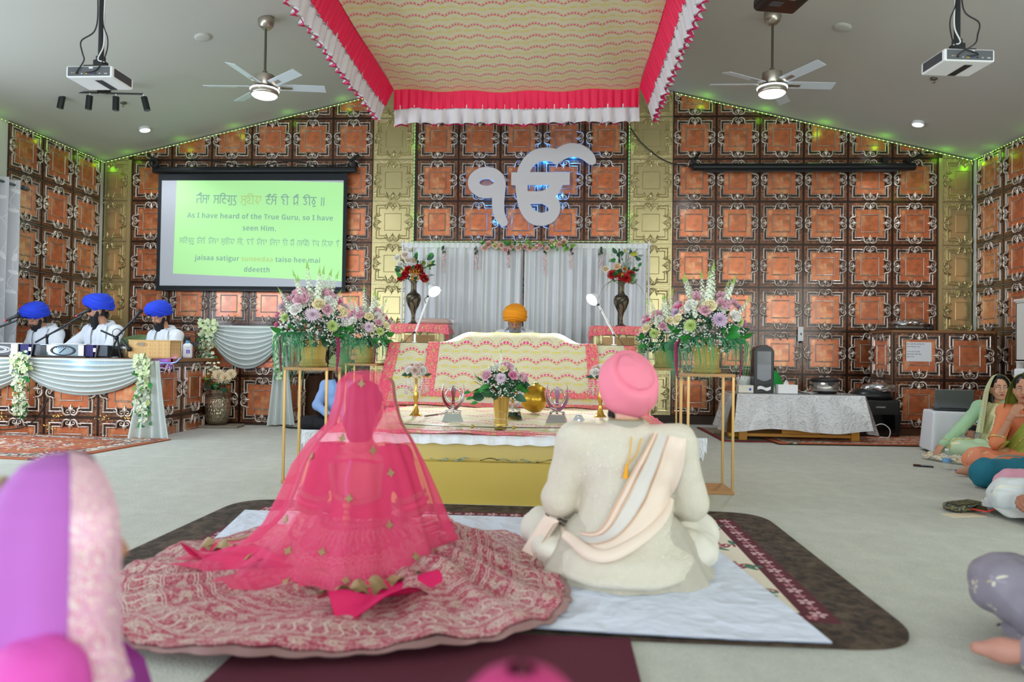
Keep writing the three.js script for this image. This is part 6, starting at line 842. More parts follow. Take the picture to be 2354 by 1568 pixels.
// fingers along +y, palm towards +z, thumb on +x
function handGeo(skin, curl = .5, spread = .1, thumb = .6) {
  const P = [ell([0, .048, 0], [.037, .048, .014]), cone([0, -.03, 0], [0, .02, 0], .026, .026), ell([.024, .03, .008], [.016, .026, .014])];
  [[-.028, .08, .05], [-.0095, .087, .064], [.0095, .087, .07], [.028, .083, .062]].forEach(([x, y, L], i) => { let p = [x, y, 0], a = 0; const sp = (i - 1.5) * spread * -.4; let r = .0092 - Math.abs(i - 2) * .0006; for (const k of [.45, .32, .25]) { a += curl * [.75, 1, .7][k > .4 ? 0 : k > .3 ? 1 : 2]; const q = [p[0] - Math.sin(sp) * L * k, p[1] + Math.cos(a) * L * k * 1.15, p[2] + Math.sin(a) * L * k * 1.15]; P.push(cone(p, q, r, r * .9)); p = q; r *= .92; } });
  let p = [.03, .018, .006]; for (const [d, L, r] of [[[.75, .6, .25], .036, .012], [[.45, .8, .45 * thumb * 1.6], .03, .0105]]) { const q = [p[0] + d[0] * L, p[1] + d[1] * L, p[2] + d[2] * L]; P.push(cone(p, q, r, r * .88)); p = q; }
  const [lo, hi] = bounds(P, .008); return tint(isosurf(field(P, .009), lo, hi, .004), lin(skin));
}
function orient(g, pos, fdir, pdir, mirror) { if (mirror) { g.scale(-1, 1, 1); const ix = g.index.array; for (let i = 0; i < ix.length; i += 3) { const q = ix[i]; ix[i] = ix[i + 1]; ix[i + 1] = q; } } const y = V(...fdir).normalize(), z = V(...pdir).sub(y.clone().multiplyScalar(V(...pdir).dot(y))).normalize(), x = y.clone().cross(z); g.applyMatrix4(new THREE.Matrix4().makeBasis(x, y, z).setPosition(...pos)); return g; }
const mir = (p) => [-p[0], p[1], p[2]];
function skel(o = {}) { const j = { pelvis: [0, .12, 0], belly: [0, .27, .0], chest: [0, .44, -.01], neck: [0, .57, -.01], head: [0, .725, .03], sL: [.175, .52, -.015], eL: [.25, .29, .05], wL: [.14, .17, .23], hip: [.1, .1, .04], kL: [.34, .11, .26], aL: [-.02, .06, .33] }; Object.assign(j, o); j.sR = j.sR || mir(j.sL); j.eR = j.eR || mir(j.eL); j.wR = j.wR || mir(j.wL); j.kR = j.kR || mir(j.kL); j.aR = j.aR || mir([j.aL[0], j.aL[1], j.aL[2] - .08]); return j; }
function bodyPrims(j, e = 0, w = 1) { return [ell(j.pelvis, [.185 * w + e, .13 + e, .15 * w + e]), ell(j.belly, [.15 * w + e, .19 + e, .112 * w + e]), ell(j.chest, [.168 * w + e, .16 + e, .11 * w + e]), cone(j.sL, j.sR, .06 + e, .06 + e)]; }
function armPrims(j, e = 0) { return [cone(j.sL, j.eL, .056 + e, .044 + e), cone(j.eL, j.wL, .043 + e, .028 + e), cone(j.sR, j.eR, .056 + e, .044 + e), cone(j.eR, j.wR, .043 + e, .028 + e)]; }
function legPrims(j, e = 0) { const h = j.hip; return [cone(h, j.kL, .088 + e, .062 + e), cone(j.kL, j.aL, .06 + e, .04 + e), cone(mir(h), j.kR, .088 + e, .062 + e), cone(j.kR, j.aR, .06 + e, .04 + e)]; }
function footPrims(a, d) { const l = Math.hypot(...d) || 1, u = d.map(v => v / l); return [cone(a, [a[0] + u[0] * .1, a[1] - .015, a[2] + u[2] * .1], .04, .032), cone([a[0] + u[0] * .1, a[1] - .015, a[2] + u[2] * .1], [a[0] + u[0] * .17, a[1] - .025, a[2] + u[2] * .17], .034, .02)]; }
// full sitter; returns group plus head group
function sitter(o) {
  const j = skel(o.j), g = thing('person', o.label, 'person', o.pos, o.turn || 0), s = o.scale || 1; g.scale.set(s, s, s); if (o.group) g.userData.group = o.group;
  const sk = o.skin || 0xc08a68, L = []; const bp = [...bodyPrims(j, -.014, o.w || 1), ...armPrims(j, -.008), ...legPrims(j, -.01), cone(j.neck, [j.head[0], j.head[1] - .08, j.head[2] - .02], .05, .046), ...footPrims(j.aL, [-.6, 0, .5]), ...footPrims(j.aR, [.6, 0, .4])];
  const [lo, hi] = bounds(bp, .02); L.push(tint(isosurf(field(bp, .03), lo, hi, .014), lin(sk)));
  const hd = new THREE.Object3D(); hd.position.set(...j.head); hd.rotation.order = 'YXZ'; hd.rotation.set(o.pitch || 0, o.yaw || 0, o.roll || 0); hd.updateMatrix();
  const hg = headGeo(o.kind || 'm', sk, o.lip || 0x9a5a4c); hg.applyMatrix4(hd.matrix); L.push(hg);
  for (const h of o.hands || []) L.push(orient(handGeo(sk, h.curl, h.spread, h.thumb), h.p, h.f, h.n, h.m));
  part('body', mergeC(L), mSkin, g);
  const H = new THREE.Group(); H.name = 'face'; H.position.copy(hd.position); H.rotation.copy(hd.rotation); g.add(H); if (o.face !== false) faceParts(H, { skin: sk, eyes: o.eyes, brow: o.brow, look: o.look });
  return { g, j, H, s };
}
function garment(P, name, prims, mtl, parent, k = .04, h = .0125, wr = .008, keep, seed = 0) { const [lo, hi] = bounds(prims, .03); let g = isosurf(field(prims, k), lo, hi, h); if (keep) g = cutTris(g, keep); if (wr) wrinkle(g, wr, 13, 9, 13, seed); return part(name, g, mtl, parent); }
function march(f, x, y, z0, dir) { let z = z0; for (let i = 0; i < 60; i++) { const d = f(x, y, z); if (d < .0015) break; z += dir * Math.max(d * .8, .001); if (Math.abs(z - z0) > 1.2) return null; } return z; }
// cloth strip lying on field f; path(u) -> [x,y], width w(u), pressed from +z (dir -1) or -z (dir +1)
function strip(f, path, w, dir, off, nu = 60, nv = 10, ripple = .004, uv = 1) { return thick(surf((u, v) => { const a = path(Math.max(0, u - .01)), b = path(Math.min(1, u + .01)), p = path(u); let tx = b[0] - a[0], ty = b[1] - a[1]; const l = Math.hypot(tx, ty) || 1; const k = (v - .5) * w(u), x = p[0] - ty / l * k, y = p[1] + tx / l * k; const z = march(f, x, y, -dir * .7, dir); return [x, y, (z === null ? 0 : z) - dir * (off + ripple * Math.sin(v * 14 + u * 5)), u * uv, v * .2]; }, nu, nv), .004); }
// turban: V-fronted wrap, sits on head local coords
function turbanGeo(o = {}) {
  const { rx = .118, ry = .125, rz = .125, y0 = .035, lay = 5, skew = 0, lean = 0, peak = .05 } = o;
  return surf((u, v) => {
    const ph = u * 6.2832, c = Math.cos(ph), s = Math.sin(ph); // ph 0 = front
    const yb = -.012 + peak * Math.pow(Math.max(0, c), 1.6) - .02 * Math.max(0, -c); const t = v; const a = -.55 + t * 2.12; // latitude
    let r = Math.cos(a) ** .72; const q = t * 1.05 - .3 * c * (1 - t) + skew * s * .25 + .12 * Math.abs(s); const fr = (q * lay) % 1, fq = fr < 0 ? fr + 1 : fr; const step = .014 * fq - .011 * sstep(.88, 1, fq);
    const X = s * (rx * r + step) * (1 + .0 * c), Z = c * (rz * r + step) - .008, Y = y0 + lerp(yb - .012, ry, (Math.sin(a) + .523) / 1.523);
    const top = sstep(.92, 1, t); return [X + lean * (Y - y0), Y + .01 * top * 0, Z, u * .7, v * .3];
  }, 96, 60, 1, 1, true);
}
// ---------- people ----------
const cloth = (hex, o = {}) => M(hex, .75, 0, { bumpMap: sc(bumpWeave, [12, 12]), bumpScale: .0008, sheen: .25, ...o });
const mWhiteK = cloth(0xe9edf4), mBlueT = cloth(0x2246e0, { sheen: .5 });
const R3 = mulberry(1234);
const texLehenga = canvasTex(1024, 1024, (g, w, h) => { // u around, v outwards: bands of embroidery
  g.fillStyle = '#c0385a'; g.fillRect(0, 0, w, h); const cr = ['#e8cfc0', '#d9b9ac', '#f1dfd2', '#c9a08e'];
  for (let i = 0; i < 7000; i++) { g.fillStyle = cr[i % 4]; g.globalAlpha = .6; const x = R3() * w, y = R3() * h; g.beginPath(); g.ellipse(x, y, 3 + R3() * 6, 2 + R3() * 2, R3() * 3, 0, 7); g.fill(); } g.globalAlpha = 1;
  const band = (y, t) => { g.strokeStyle = cr[2]; g.lineWidth = t; g.beginPath(); for (let x = 0; x <= w; x += 8) { const yy = y + 7 * Math.sin(x / w * 6.283 * 8); x ? g.lineTo(x, yy) : g.moveTo(x, yy); } g.stroke(); };
  for (const y of [30, 52, 250, 272, 480, 500, 720, 742, 960, 985]) band(y, 8);
  const pais = (x, y, s, m) => { for (let k = 0; k < 4; k++) { g.strokeStyle = cr[k]; g.lineWidth = 7; g.beginPath(); const r = s * (1 - k * .22); g.arc(x, y, r, .3, 5.2); g.quadraticCurveTo(x + m * r * 1.2, y - r * 1.2, x + m * r * .4, y - r * 1.8); g.stroke(); } g.fillStyle = cr[2]; g.beginPath(); g.arc(x, y, s * .2, 0, 7); g.fill(); };
  for (let r = 0; r < 4; r++) for (let k = 0; k < 8; k++) { const x = (k + .5) * 128, y = 170 + r * 235; if (r % 2) { pais(x, y, 40, k % 2 ? 1 : -1); } else { for (let q = 0; q < 4; q++) { g.strokeStyle = cr[q]; g.lineWidth = 8; g.beginPath(); g.arc(x, y + 50, 24 + q * 16, Math.PI, 0); g.stroke(); } for (let q = 0; q < 7; q++) { const a = Math.PI + q * .52; g.fillStyle = cr[1]; g.beginPath(); g.ellipse(x + Math.cos(a) * 92, y + 50 + Math.sin(a) * 92, 14, 9, a, 0, 7); g.fill(); } } }
  for (let i = 0; i < 1500; i++) { g.strokeStyle = cr[i % 4]; g.lineWidth = 4; g.beginPath(); g.arc(R3() * w, R3() * h, 6 + R3() * 10, R3() * 6, R3() * 6 + 3); g.stroke(); }
  for (let i = 0; i < 160; i++) { g.fillStyle = '#fff6ea'; g.beginPath(); g.arc(R3() * w, R3() * h, 3.4, 0, 7); g.fill(); }
  for (let k = 0; k < 16; k++) { g.strokeStyle = cr[2]; g.lineWidth = 9; g.beginPath(); g.moveTo(k * 64, 500); g.bezierCurveTo(k * 64 + 60, 560, k * 64 - 50, 640, k * 64 + 20, 720); g.stroke(); }
});
const bumpEmb = dataTex(512, 512, (u, v) => tnoise(u, v, 90, 3) * .5 + tnoise(u, v, 40, 8) * .5, false);
const mLeh = M(0xffffff, .5, .08, { map: sc(texLehenga, [1, 1]), bumpMap: sc(bumpEmb, [6, 6]), bumpScale: .006 });
const mPinkSatin = M(0xd81460, .38, 0, { sheen: .6 }), mVeil = new THREE.MeshPhysicalMaterial({ color: 0xef3f74, roughness: .7, transparent: true, opacity: .6, side: THREE.DoubleSide }), mGoldThread = M(0xd8bf8c, .35, .5, { bumpMap: sc(bumpEmb, [30, 30]), bumpScale: .003 });
// ----- bride -----
{
  const p = sitter({ label: 'seated bride in pink veil and embroidered skirt, seen from behind', pos: [-.465, .02, 7.22], turn: Math.PI, scale: .93, kind: 'f', skin: 0xc98d72, face: true, w: .9, pitch: .25, j: { head: [0, .72, .03], sL: [.165, .515, -.01], eL: [.245, .29, .02], wL: [.12, .2, .22] }, hands: [{ p: [.12, .2, .22], f: [-.8, -.2, .6], n: [0, .3, 1], curl: .6 }, { p: [-.12, .2, .22], f: [.8, -.2, .6], n: [0, .3, 1], curl: .6, m: 1 }] }), { g, j, H } = p;
  part('hair', hairGeo({ prims: [ell([0, -.05, -.075], [.076, .085, .055]), ell([0, -.11, -.06], [.06, .055, .05]), ell([0, .08, -.03], [.078, .06, .08])] }), M(0x190d15, .5), H);
  const bl = [...bodyPrims(j, .006, .9).slice(1), cone(j.sL, j.eL, .066, .058), cone(j.sR, j.eR, .066, .058)];
  garment(p, 'blouse', bl, cloth(0xc2183f), g, .03, .011, .003, (x, y, z) => y > .22 && y < .575 && !(z < -.03 && Math.abs(x) < .112 && y > .34 && y < .53) && !(Math.abs(x) < .09 && y > .54));
  const bf = field(bl, .03), back = (x, y, off = .012) => [x, y, (march(bf, x, y, -.6, 1) ?? -.1) - off];
  const win = []; for (let i = 0; i <= 30; i++) { const t = i / 30, a = Math.PI * (1 - t); win.push(back(.115 * Math.cos(a), t < .15 || t > .85 ? .5 - .09 * Math.min(t, 1 - t) / .15 : .41 - .085 * Math.sin(a) ** .6)); } part('neckline_embroidery', tube(win, .013, 70, 6), mGoldThread, g);
  part('neck_tie', tube([back(-.112, .5), back(0, .515), back(.112, .5)], .006, 20, 6), mPinkSatin, g);
  part('tie_cord', taper([back(.02, .515), back(.035, .42, .02), back(.03, .32, .022)], t => .007, 14, 6), M(0xc79ad0, .5), g);
  const ts = part('tassel', merge([0, 1, 2, 3, 4].map(i => ball(.014 + (i % 2) * .006, .03, .34 - i * .028, back(.03, .34 - i * .028)[2] - .014, 10, 8))), M(0xc9a15a, .4, .4), g); part('tassel_skirt', lathe([[.005, .03], [.016, .02], [.034, -.02], [0, -.02]], 16).translate(.03, .2, back(.03, .2)[2] - .02), mPinkSatin, g);
  for (const s of [1, -1]) { const e = s > 0 ? j.eL : j.eR, q = s > 0 ? j.sL : j.sR, d = V(e[0] - q[0], e[1] - q[1], e[2] - q[2]).normalize(); for (let k = 0; k < 3; k++) { const c = V(...e).addScaledVector(d, -.05 + k * .035); const t = new THREE.TorusGeometry(.062 - k * .002, .014, 8, 26); t.applyQuaternion(new THREE.Quaternion().setFromUnitVectors(V(0, 0, 1), d)); t.translate(c.x, c.y, c.z); part('sleeve_band', t, k % 2 ? M(0xd9536e, .5) : mGoldThread, g); } }
  // seated lower body of the skirt
  garment(p, 'skirt_waist', [ell([0, .13, .02], [.22, .16, .2]), cone([.12, .13, .05], [.34, .11, .24], .1, .09), cone([-.12, .13, .05], [-.34, .11, .24], .1, .09), ell([0, .05, .1], [.36, .09, .3])], mLeh, g, .06, .016, .014);
  // spread skirt on the floor
  const HW = (a) => .9 + .03 * Math.sin(a * 3 + 1) + .025 * Math.sin(a * 5) + .25 * sstep(.0, 1, -Math.cos(a)) + .06 * sstep(.2, 1, Math.sin(a));
  part('skirt_spread', thick(surf((u, v) => { const a = u * 6.2832, r = lerp(.13, HW(a), v), sc2 = 1 + (v > .93 ? .018 * Math.abs(Math.sin(a * 26)) * (v - .93) / .07 : 0); const px = Math.sin(a), pz = Math.cos(a); const pile = px < -.35 ? .1 * sstep(.35, .8, -px) * Math.exp(-(((r - .5) / .2) ** 2)) * (.6 + .6 * noise3(a * 6, r * 7, 1)) : 0; const fold = .016 * Math.sin(a * 17 + 2.5 * Math.sin(a * 3) + r * 5) * sstep(.2, .5, r) + .012 * (noise3(px * 9 + 5, pz * 9, r * 3) - .5); const y = .022 + Math.max(0, .2 * (1 - sstep(.13, .42, r))) + Math.max(0, fold + .012) + pile; return [px * r * sc2 * .98, y, pz * r * sc2 * .9 - .1 * 0, u * 7, v * 1.7]; }, 300, 60, 1, 1), .006), mLeh, g);
  part('skirt_hem', thick(surf((u, v) => { const a = u * 6.2832, r = HW(a) * (1 + .018 * Math.abs(Math.sin(a * 26))) + v * .03, px = Math.sin(a), pz = Math.cos(a); const fold = .016 * Math.sin(a * 17 + 2.5 * Math.sin(a * 3) + r * 5); return [px * r * .98, .018 + Math.max(0, fold + .012) * (1 - v * .6), pz * r * .9]; }, 300, 3), .004), M(0xd8a9a4, .45, .2, { bumpMap: sc(bumpEmb, [60, 2]), bumpScale: .005 }), g);
  // veil: silhouette rows [y, left half (world -x), right half, back depth]
  const rows = [[.848, .02, .02, .02], [.838, .075, .078, .08], [.8, .115, .118, .128], [.72, .125, .13, .15], [.62, .155, .16, .165], [.54, .235, .215, .19], [.44, .3, .265, .215], [.32, .345, .315, .25], [.2, .4, .36, .3], [.1, .5, .4, .37], [.05, .64, .44, .43], [.036, .78, .48, .47]].map(r => r.map((v, i) => i === 0 ? v / .93 : v / .93));
  const rowAt = (t, i) => { const q = t * (rows.length - 1), k = Math.min(rows.length - 2, Math.floor(q)), f = q - k; return lerp(rows[k][i], rows[k + 1][i], f); };
  const veil = (u, v) => { const a = (u - .5) * 3.9, y = rowAt(v, 0), wl = rowAt(v, 1), wr = rowAt(v, 2), d = rowAt(v, 3); const sx = Math.sin(a), cz = Math.cos(a); const fold = 1 + v * (.075 * Math.sin(a * 9 + 1.2 + v * 2) + .035 * Math.sin(a * 21 + v * 3)); const x = sx > 0 ? sx * wl : sx * wr; return [x * fold, y + (v > .85 ? .012 * Math.sin(a * 13) : 0), -(cz * d * fold) + .03]; };
  const vl = part('veil', surf((u, v) => veil(u, v), 200, 70, 1, 1), mVeil, g);
  const star = (() => { const S = new THREE.Shape(); for (let i = 0; i < 8; i++) { const a = i / 8 * 6.283 + 1.571, r = i % 2 ? .012 : i === 0 ? .03 : .022; i ? S.lineTo(Math.cos(a) * r, Math.sin(a) * r) : S.moveTo(Math.cos(a) * r, Math.sin(a) * r); } return extr(S, .003, .002); })();
  for (const [u, v] of [[.46, .19], [.56, .42], [.67, .5], [.4, .47], [.49, .62], [.36, .7], [.545, .78], [.47, .86], [.62, .78], [.34, .55], [.7, .7], [.43, .92], [.58, .9], [.3, .8], [.74, .85]]) { const q = veil(u, v), n = veil(u + .004, v), m = veil(u, v + .01); const X = V(n[0] - q[0], n[1] - q[1], n[2] - q[2]).normalize(), Y = V(q[0] - m[0], q[1] - m[1], q[2] - m[2]).normalize(), Zd = X.clone().cross(Y).normalize(); if (Zd.z > 0) Zd.negate(); const b = part('gold_motif', star, mGoldThread, vl); const Xo = Y.clone().cross(Zd); b.quaternion.setFromRotationMatrix(new THREE.Matrix4().makeBasis(Xo, Y, Zd)); b.position.set(q[0] + Zd.x * .004, q[1] + Zd.y * .004, q[2] + Zd.z * .004); b.scale.setScalar(.75); }
  // veil edges and the train pooling on the floor
  for (const u of [.0, 1]) { const pts = []; for (let i = 0; i <= 20; i++) pts.push(veil(u, .15 + .8 * i / 20)); part('veil_border', tube(pts, .008, 60, 5), mGoldThread, g); }
  const pool = (cx, cz, ang, L, W, seed, nm) => { const c = Math.cos(ang), s = Math.sin(ang); const f = (u, v) => { const a = (u - .5) * L, b = (v - .5) * W * (1 - .3 * Math.abs(u - .5)); const y = .06 + .035 * Math.sin(u * 7 + seed) * Math.cos(v * 5) + .04 * noise3(u * 5 + seed, v * 4, 3) * (1 - Math.abs(v - .5)); return [cx + a * c - b * s, y, cz + a * s + b * c]; }; part(nm, thick(surf((u, v) => f(u, v), 60, 26), .004), mPinkSatin, g); const e = []; for (let i = 0; i <= 30; i++) e.push(f(i / 30, 1).map((q, k) => k === 1 ? q + .008 : q)); part('veil_border', thick(surf((u, v) => { const q = f(u, .78 + .24 * v); return [q[0], q[1] + .008 + .01 * Math.sin(u * 40), q[2]]; }, 60, 4), .004), mGoldThread, g); for (let i = 0; i < 9; i++) { const q = f((i + .5) / 9, .9); part('gold_motif', ell2([q[0], q[1] + .01, q[2]], [.016, .006, .016]), mGoldThread, g); } };
  pool(.5, -.12, .35, .62, .2, 1, 'veil_train'); pool(-.26, -.52, -.75, .52, .22, 4, 'veil_train');
}
// ----- groom -----
{
  const mCoat = M(0xe7e0cd, .62, 0, { bumpMap: sc(bumpEmb, [9, 9]), bumpScale: .003, sheen: .3 });
  const p = sitter({ label: 'seated groom in cream coat and pink turban, seen from behind', pos: [.665, .02, 7.16], turn: Math.PI, scale: 1.0, skin: 0xd7a48a, w: 1.1, yaw: .25, j: { head: [-.0, .765, .03], neck: [0, .6, -.01], chest: [0, .46, -.01], sL: [.212, .555, -.015], eL: [.285, .3, .03], wL: [.17, .2, .24], kL: [.36, .11, .28] }, hands: [{ p: [.17, .2, .24], f: [-.8, -.2, .6], n: [0, .3, 1], curl: .6 }, { p: [-.17, .2, .24], f: [.8, -.2, .6], n: [0, .3, 1], curl: .6, m: 1 }] }), { g, j, H } = p;
  const coat = [...bodyPrims(j, .022, 1.1), ell([0, .2, -.01], [.2, .2, .16]), cone(j.sL, j.eL, .082, .072), cone(j.eL, j.wL, .07, .05), cone(j.sR, j.eR, .082, .072), cone(j.eR, j.wR, .07, .05), cone([0, .3, -.02], [0, .1, -.04], .17, .23), ell([0, .09, -.05], [.29, .1, .26]), ell([.02, .05, -.11], [.27, .055, .24]), cone([.2, .1, 0], [.3, .08, .1], .1, .1), cone([-.2, .1, 0], [-.3, .08, .1], .1, .1), ell([0, .56, -.01], [.11, .05, .08])];
  const F = field(coat, .035); garment(p, 'coat', coat, mCoat, g, .035, .011, .007);
  garment(p, 'trousers', [cone([.13, .12, .05], j.kL, .11, .09), cone(j.kL, j.aL, .09, .07), cone([-.13, .12, .05], j.kR, .11, .09), cone(j.kR, j.aR, .09, .07), ell([.3, .09, .12], [.12, .09, .2]), ell([-.3, .09, .12], [.12, .09, .2])], M(0xece8da, .7, 0, { bumpMap: sc(bumpWeave, [10, 10]), bumpScale: .001 }), g, .05, .013, .012);
  part('collar', lathe([[.068, 0], [.074, .0], [.072, .05], [.064, .05]], 40).scale(1.05, 1, .95).translate(0, .61, .0), mGoldThread, g); part('collar_fabric', lathe([[.075, -.02], [.079, .0], [.0755, .044], [.073, .05]], 40).scale(1.05, 1, .95).translate(0, .603, .0), mCoat, g);
  const mSash = M(0xf0ddcb, .5, 0, { sheen: .5 }), up = crv([[-.1, .61, 0], [-.027, .49, 0], [.048, .358, 0], [.133, .222, 0], [.235, .2, 0], [.29, .22, 0]]), dn = crv([[-.235, .59, 0], [-.225, .455, 0], [-.173, .308, 0], [-.014, .187, 0], [.12, .135, 0], [.27, .17, 0]]);
  const zAt = (x, y) => { for (let k = 0; k < 14; k++) { const z = march(F, x, y - k * .006, -.6, 1); if (z !== null && z < .1) return z; } return -.05; };
  const band = (nm, v0, v1, off, m, nv = 8) => part(nm, thick(surf((u, v) => { const a = up.getPoint(u), b = dn.getPoint(u), t = lerp(v0, v1, v), x = lerp(a.x, b.x, t), y = lerp(a.y, b.y, t); return [x, y, zAt(x, y) - off - .004 * Math.sin(t * 16 + u * 4), u, t]; }, 60, nv), .004), m, g);
  band('stole', .42, 1, .016, mSash, 14); band('stole_border', .14, .46, .02, M(0xf3ede4, .4, 0, { bumpMap: sc(bumpEmb, [20, 4]), bumpScale: .0015 })); band('stole', 0, .14, .02, M(0xefd9c8, .5)); for (const v of [0, .13, .44]) band('stole_piping', v, v + .03, .026, M(0xd3ab88, .5, .1), 2);
  part('stole_fold', taper(Array.from({ length: 14 }, (_, i) => { const q = dn.getPoint(.38 + .6 * i / 13); return [q.x, q.y + .008, zAt(q.x, q.y) - .02]; }), t => .014 + .014 * Math.sin(t * 2.6), 40, 10, .7), mSash, g);
  part('stole_end', thick(surf((u, v) => [.31 + .13 * v + .03 * Math.sin(u * 6), .24 - .22 * v - .03 * u, .06 - .12 * u + .05 * v], 14, 12), .004), mSash, g);
  part('coat_skirt', thick(surf((u, v) => { const a = (u - .5) * 4.1, rx = lerp(.205, .375, v ** .8), rz = lerp(.16, .31, v ** 1.1), f = 1 + .035 * v * Math.sin(a * 7 + 1) + .015 * v * Math.sin(a * 17); return [Math.sin(a) * rx * f, lerp(.25, .008, v), -Math.cos(a) * rz * f + .0]; }, 120, 24), .004), mCoat, g);
  const bz = (x, y, o = .02) => [x, y, (march(F, x, y, -.6, 1) ?? -.1) - o]; part('tassel_cord', merge([tube([bz(-.01, .595), bz(.0, .52, .012), bz(.012, .48, .012)], .003, 20, 5), tube([bz(-.05, .59), bz(-.03, .53, .012), bz(.008, .48, .012)], .003, 20, 5)]), M(0xe8b23a, .5), g); part('tassel', taper([bz(.012, .485, .014), bz(.014, .46, .016), bz(.016, .43, .016)], t => .005 + .008 * t, 6, 8), M(0xf0a818, .6), g);
  // sequins
  const sq = []; for (let i = 0; i < 150; i++) { const x = (R3() - .5) * .42, y = .14 + R3() * .42, z = march(F, x, y, -.6, 1); if (z !== null) sq.push(new THREE.OctahedronGeometry(.0022 + R3() * .0016).translate(x, y, z - .006)); } part('sequins', merge(sq), M(0xffffff, .25, 0), g).userData = { kind: 'stuff' };
  // turban: layered ball with a rimmed crown facing back and up
  const D = V(-.28, .5, -.82).normalize(), D2 = V(-.55, -.55, -.62).normalize(); part('turban', (() => { const gg = new THREE.SphereGeometry(1, 120, 90), q = gg.attributes.position; for (let i = 0; i < q.count; i++) { const n = V(q.getX(i), q.getY(i), q.getZ(i)), a = Math.acos(clamp(n.dot(D), -1, 1)), e = n.clone().sub(D.clone().multiplyScalar(n.dot(D))), az = Math.atan2(e.dot(V(1, 0, 0)), e.dot(V(0, 1, 0))); let r = 1; const rim = .78 + .1 * Math.sin(az + .6); r -= .085 * Math.exp(-(((a - rim) / .075) ** 2)); if (a < rim) r -= .05 - .03 * a + .012 * Math.sin(az * 9) * sstep(.1, .6, a); else r += .022 * Math.sin((a - rim) * 9 + .4 * Math.sin(az * 2)) * Math.exp(-(a - rim)); const k = Math.acos(clamp(n.dot(D2), -1, 1)); r += .035 * sstep(.3, .22, k); r += .006 * Math.sin(n.x * 40 + n.y * 8) * sstep(1.0, .2, k); const low = sstep(-.5, -.95, n.y); q.setXYZ(i, n.x * .126 * r * (1 - .2 * low), n.y * .15 * r, n.z * .14 * r * (1 - .12 * low)); } gg.computeVertexNormals(); gg.rotateZ(-.22); return gg.translate(-.005, .035, -.016); })(), cloth(0xff8fa6, { sheen: .6 }), H);
  part('beard', beardGeo(.06), M(0x1c1512, .8), H);
}
// ----- musicians -----
function musician(o) {
  const p = sitter({ skin: 0xb9866a, eyes: 'down', ...o, j: { kL: [.27, .11, .27], ...o.j } }), { g, j, H } = p; const kp = [...bodyPrims(j, .02, o.w || 1.05), cone(j.sL, j.eL, .074, .064), cone(j.eL, j.wL, .062, .046), cone(j.sR, j.eR, .074, .064), cone(j.eR, j.wR, .062, .046), ell([0, .55, -.01], [.1, .05, .075])]; const F = field(kp, .03);
  garment(p, 'kurta', kp, mWhiteK, g, .03, .0125, .012, null, o.seed); garment(p, 'trousers', [cone([.1, .1, .04], j.kL, .1, .075), cone(j.kL, j.aL, .075, .05), cone([-.1, .1, .04], j.kR, .1, .075), cone(j.kR, j.aR, .075, .05)], mWhiteK, g, .04, .014, .01, null, 3);
  for (const s of [-1, 1]) part('shawl', strip(F, u => [s * lerp(.075, .1, u) + .01 * Math.sin(u * 4), lerp(.6, .2, u)], u => .1 + .03 * u, -1, .014, 40, 10, .006), M(0xdfe4ec, .8), g); part('shawl_collar', taper([[.1, .575, .06], [.105, .6, -.03], [0, .625, -.085], [-.105, .6, -.03], [-.1, .575, .06]], t => .032, 30, 8), M(0xdfe4ec, .8), g);
  const t = part('turban', turbanGeo(o.turban || {}), o.tmat || mBlueT, H); part('turban_base', ell2([0, .05, -.012], [.1, .07, .105]), o.tmat || mBlueT, t); part('beard', wrinkle(beardGeo(o.beard ?? .15, 1.2), .001, 9, 9, 9), M(o.bcol || 0x1d1c1f, .9), H); part('side_hair', merge([ell2([.07, -.02, -.03], [.014, .04, .035]), ell2([-.07, -.02, -.03], [.014, .04, .035]), ell2([0, -.04, -.07], [.06, .05, .03])]), M(0x1d1c1f, .9), H); return p;
}
const mt = { rx: .14, ry: .158, rz: .15, y0: .04, peak: .055, lay: 4, skew: .6 };
musician({ label: 'blue turbaned musician in white shawl by the grey curtain, looking down', pos: [-5.76, .585, 1.96], turn: -.25, scale: 1.0, pitch: .42, yaw: -.05, j: { head: [-.02, .7, .1], neck: [-.01, .57, .02], chest: [0, .44, .01], wL: [.14, .3, .34], wR: [-.14, .3, .34] }, seed: 1, turban: mt });
musician({ label: 'blue turbaned musician in white shawl, face turned to boom microphone', pos: [-5.1, .585, 1.88], turn: -.2, scale: 1.08, pitch: .1, yaw: -.75, j: { head: [-.02, .745, .04], wL: [.3, .28, .54], eL: [.3, .29, .22], wR: [-.16, .3, .36] }, seed: 5, w: 1.1, turban: { ...mt, skew: .9 }, hands: [{ p: [.3, .28, .54], f: [-.8, -.1, .6], n: [0, -1, .3], curl: .5 }] });
musician({ label: 'blue turbaned musician in white shawl sitting behind the bamboo basket', pos: [-4.36, .585, 1.82], turn: -.3, scale: 1.0, pitch: .34, yaw: -.02, j: { head: [-.02, .745, .06], neck: [0, .58, 0], wL: [.2, .24, .2], wR: [-.2, .24, .25] }, seed: 9, skin: 0xc08d70, turban: { ...mt, skew: .3 }, beard: .2 });
// ----- priest behind the throne -----
{ const p = musician({ label: 'priest with orange turban and grey beard reading behind the throne', pos: [-.13, .66, 1.72], turn: 0, scale: .96, pitch: .5, j: { head: [0, .69, .12], neck: [0, .56, .03] }, beard: .07, bcol: 0x8d8a8c, turban: { ...mt, rx: .142, ry: .175, peak: .06, skew: .5 }, tmat: cloth(0xf09a0e, { sheen: .4 }), seed: 2 }); const s = solo('priest_bench', rbox(.9, .64, .55, .01, 0, .32, 0), mWoodDk, 'plain bench hidden behind the throne under the priest', 'bench'); s.position.set(-.13, .01, 1.62); }
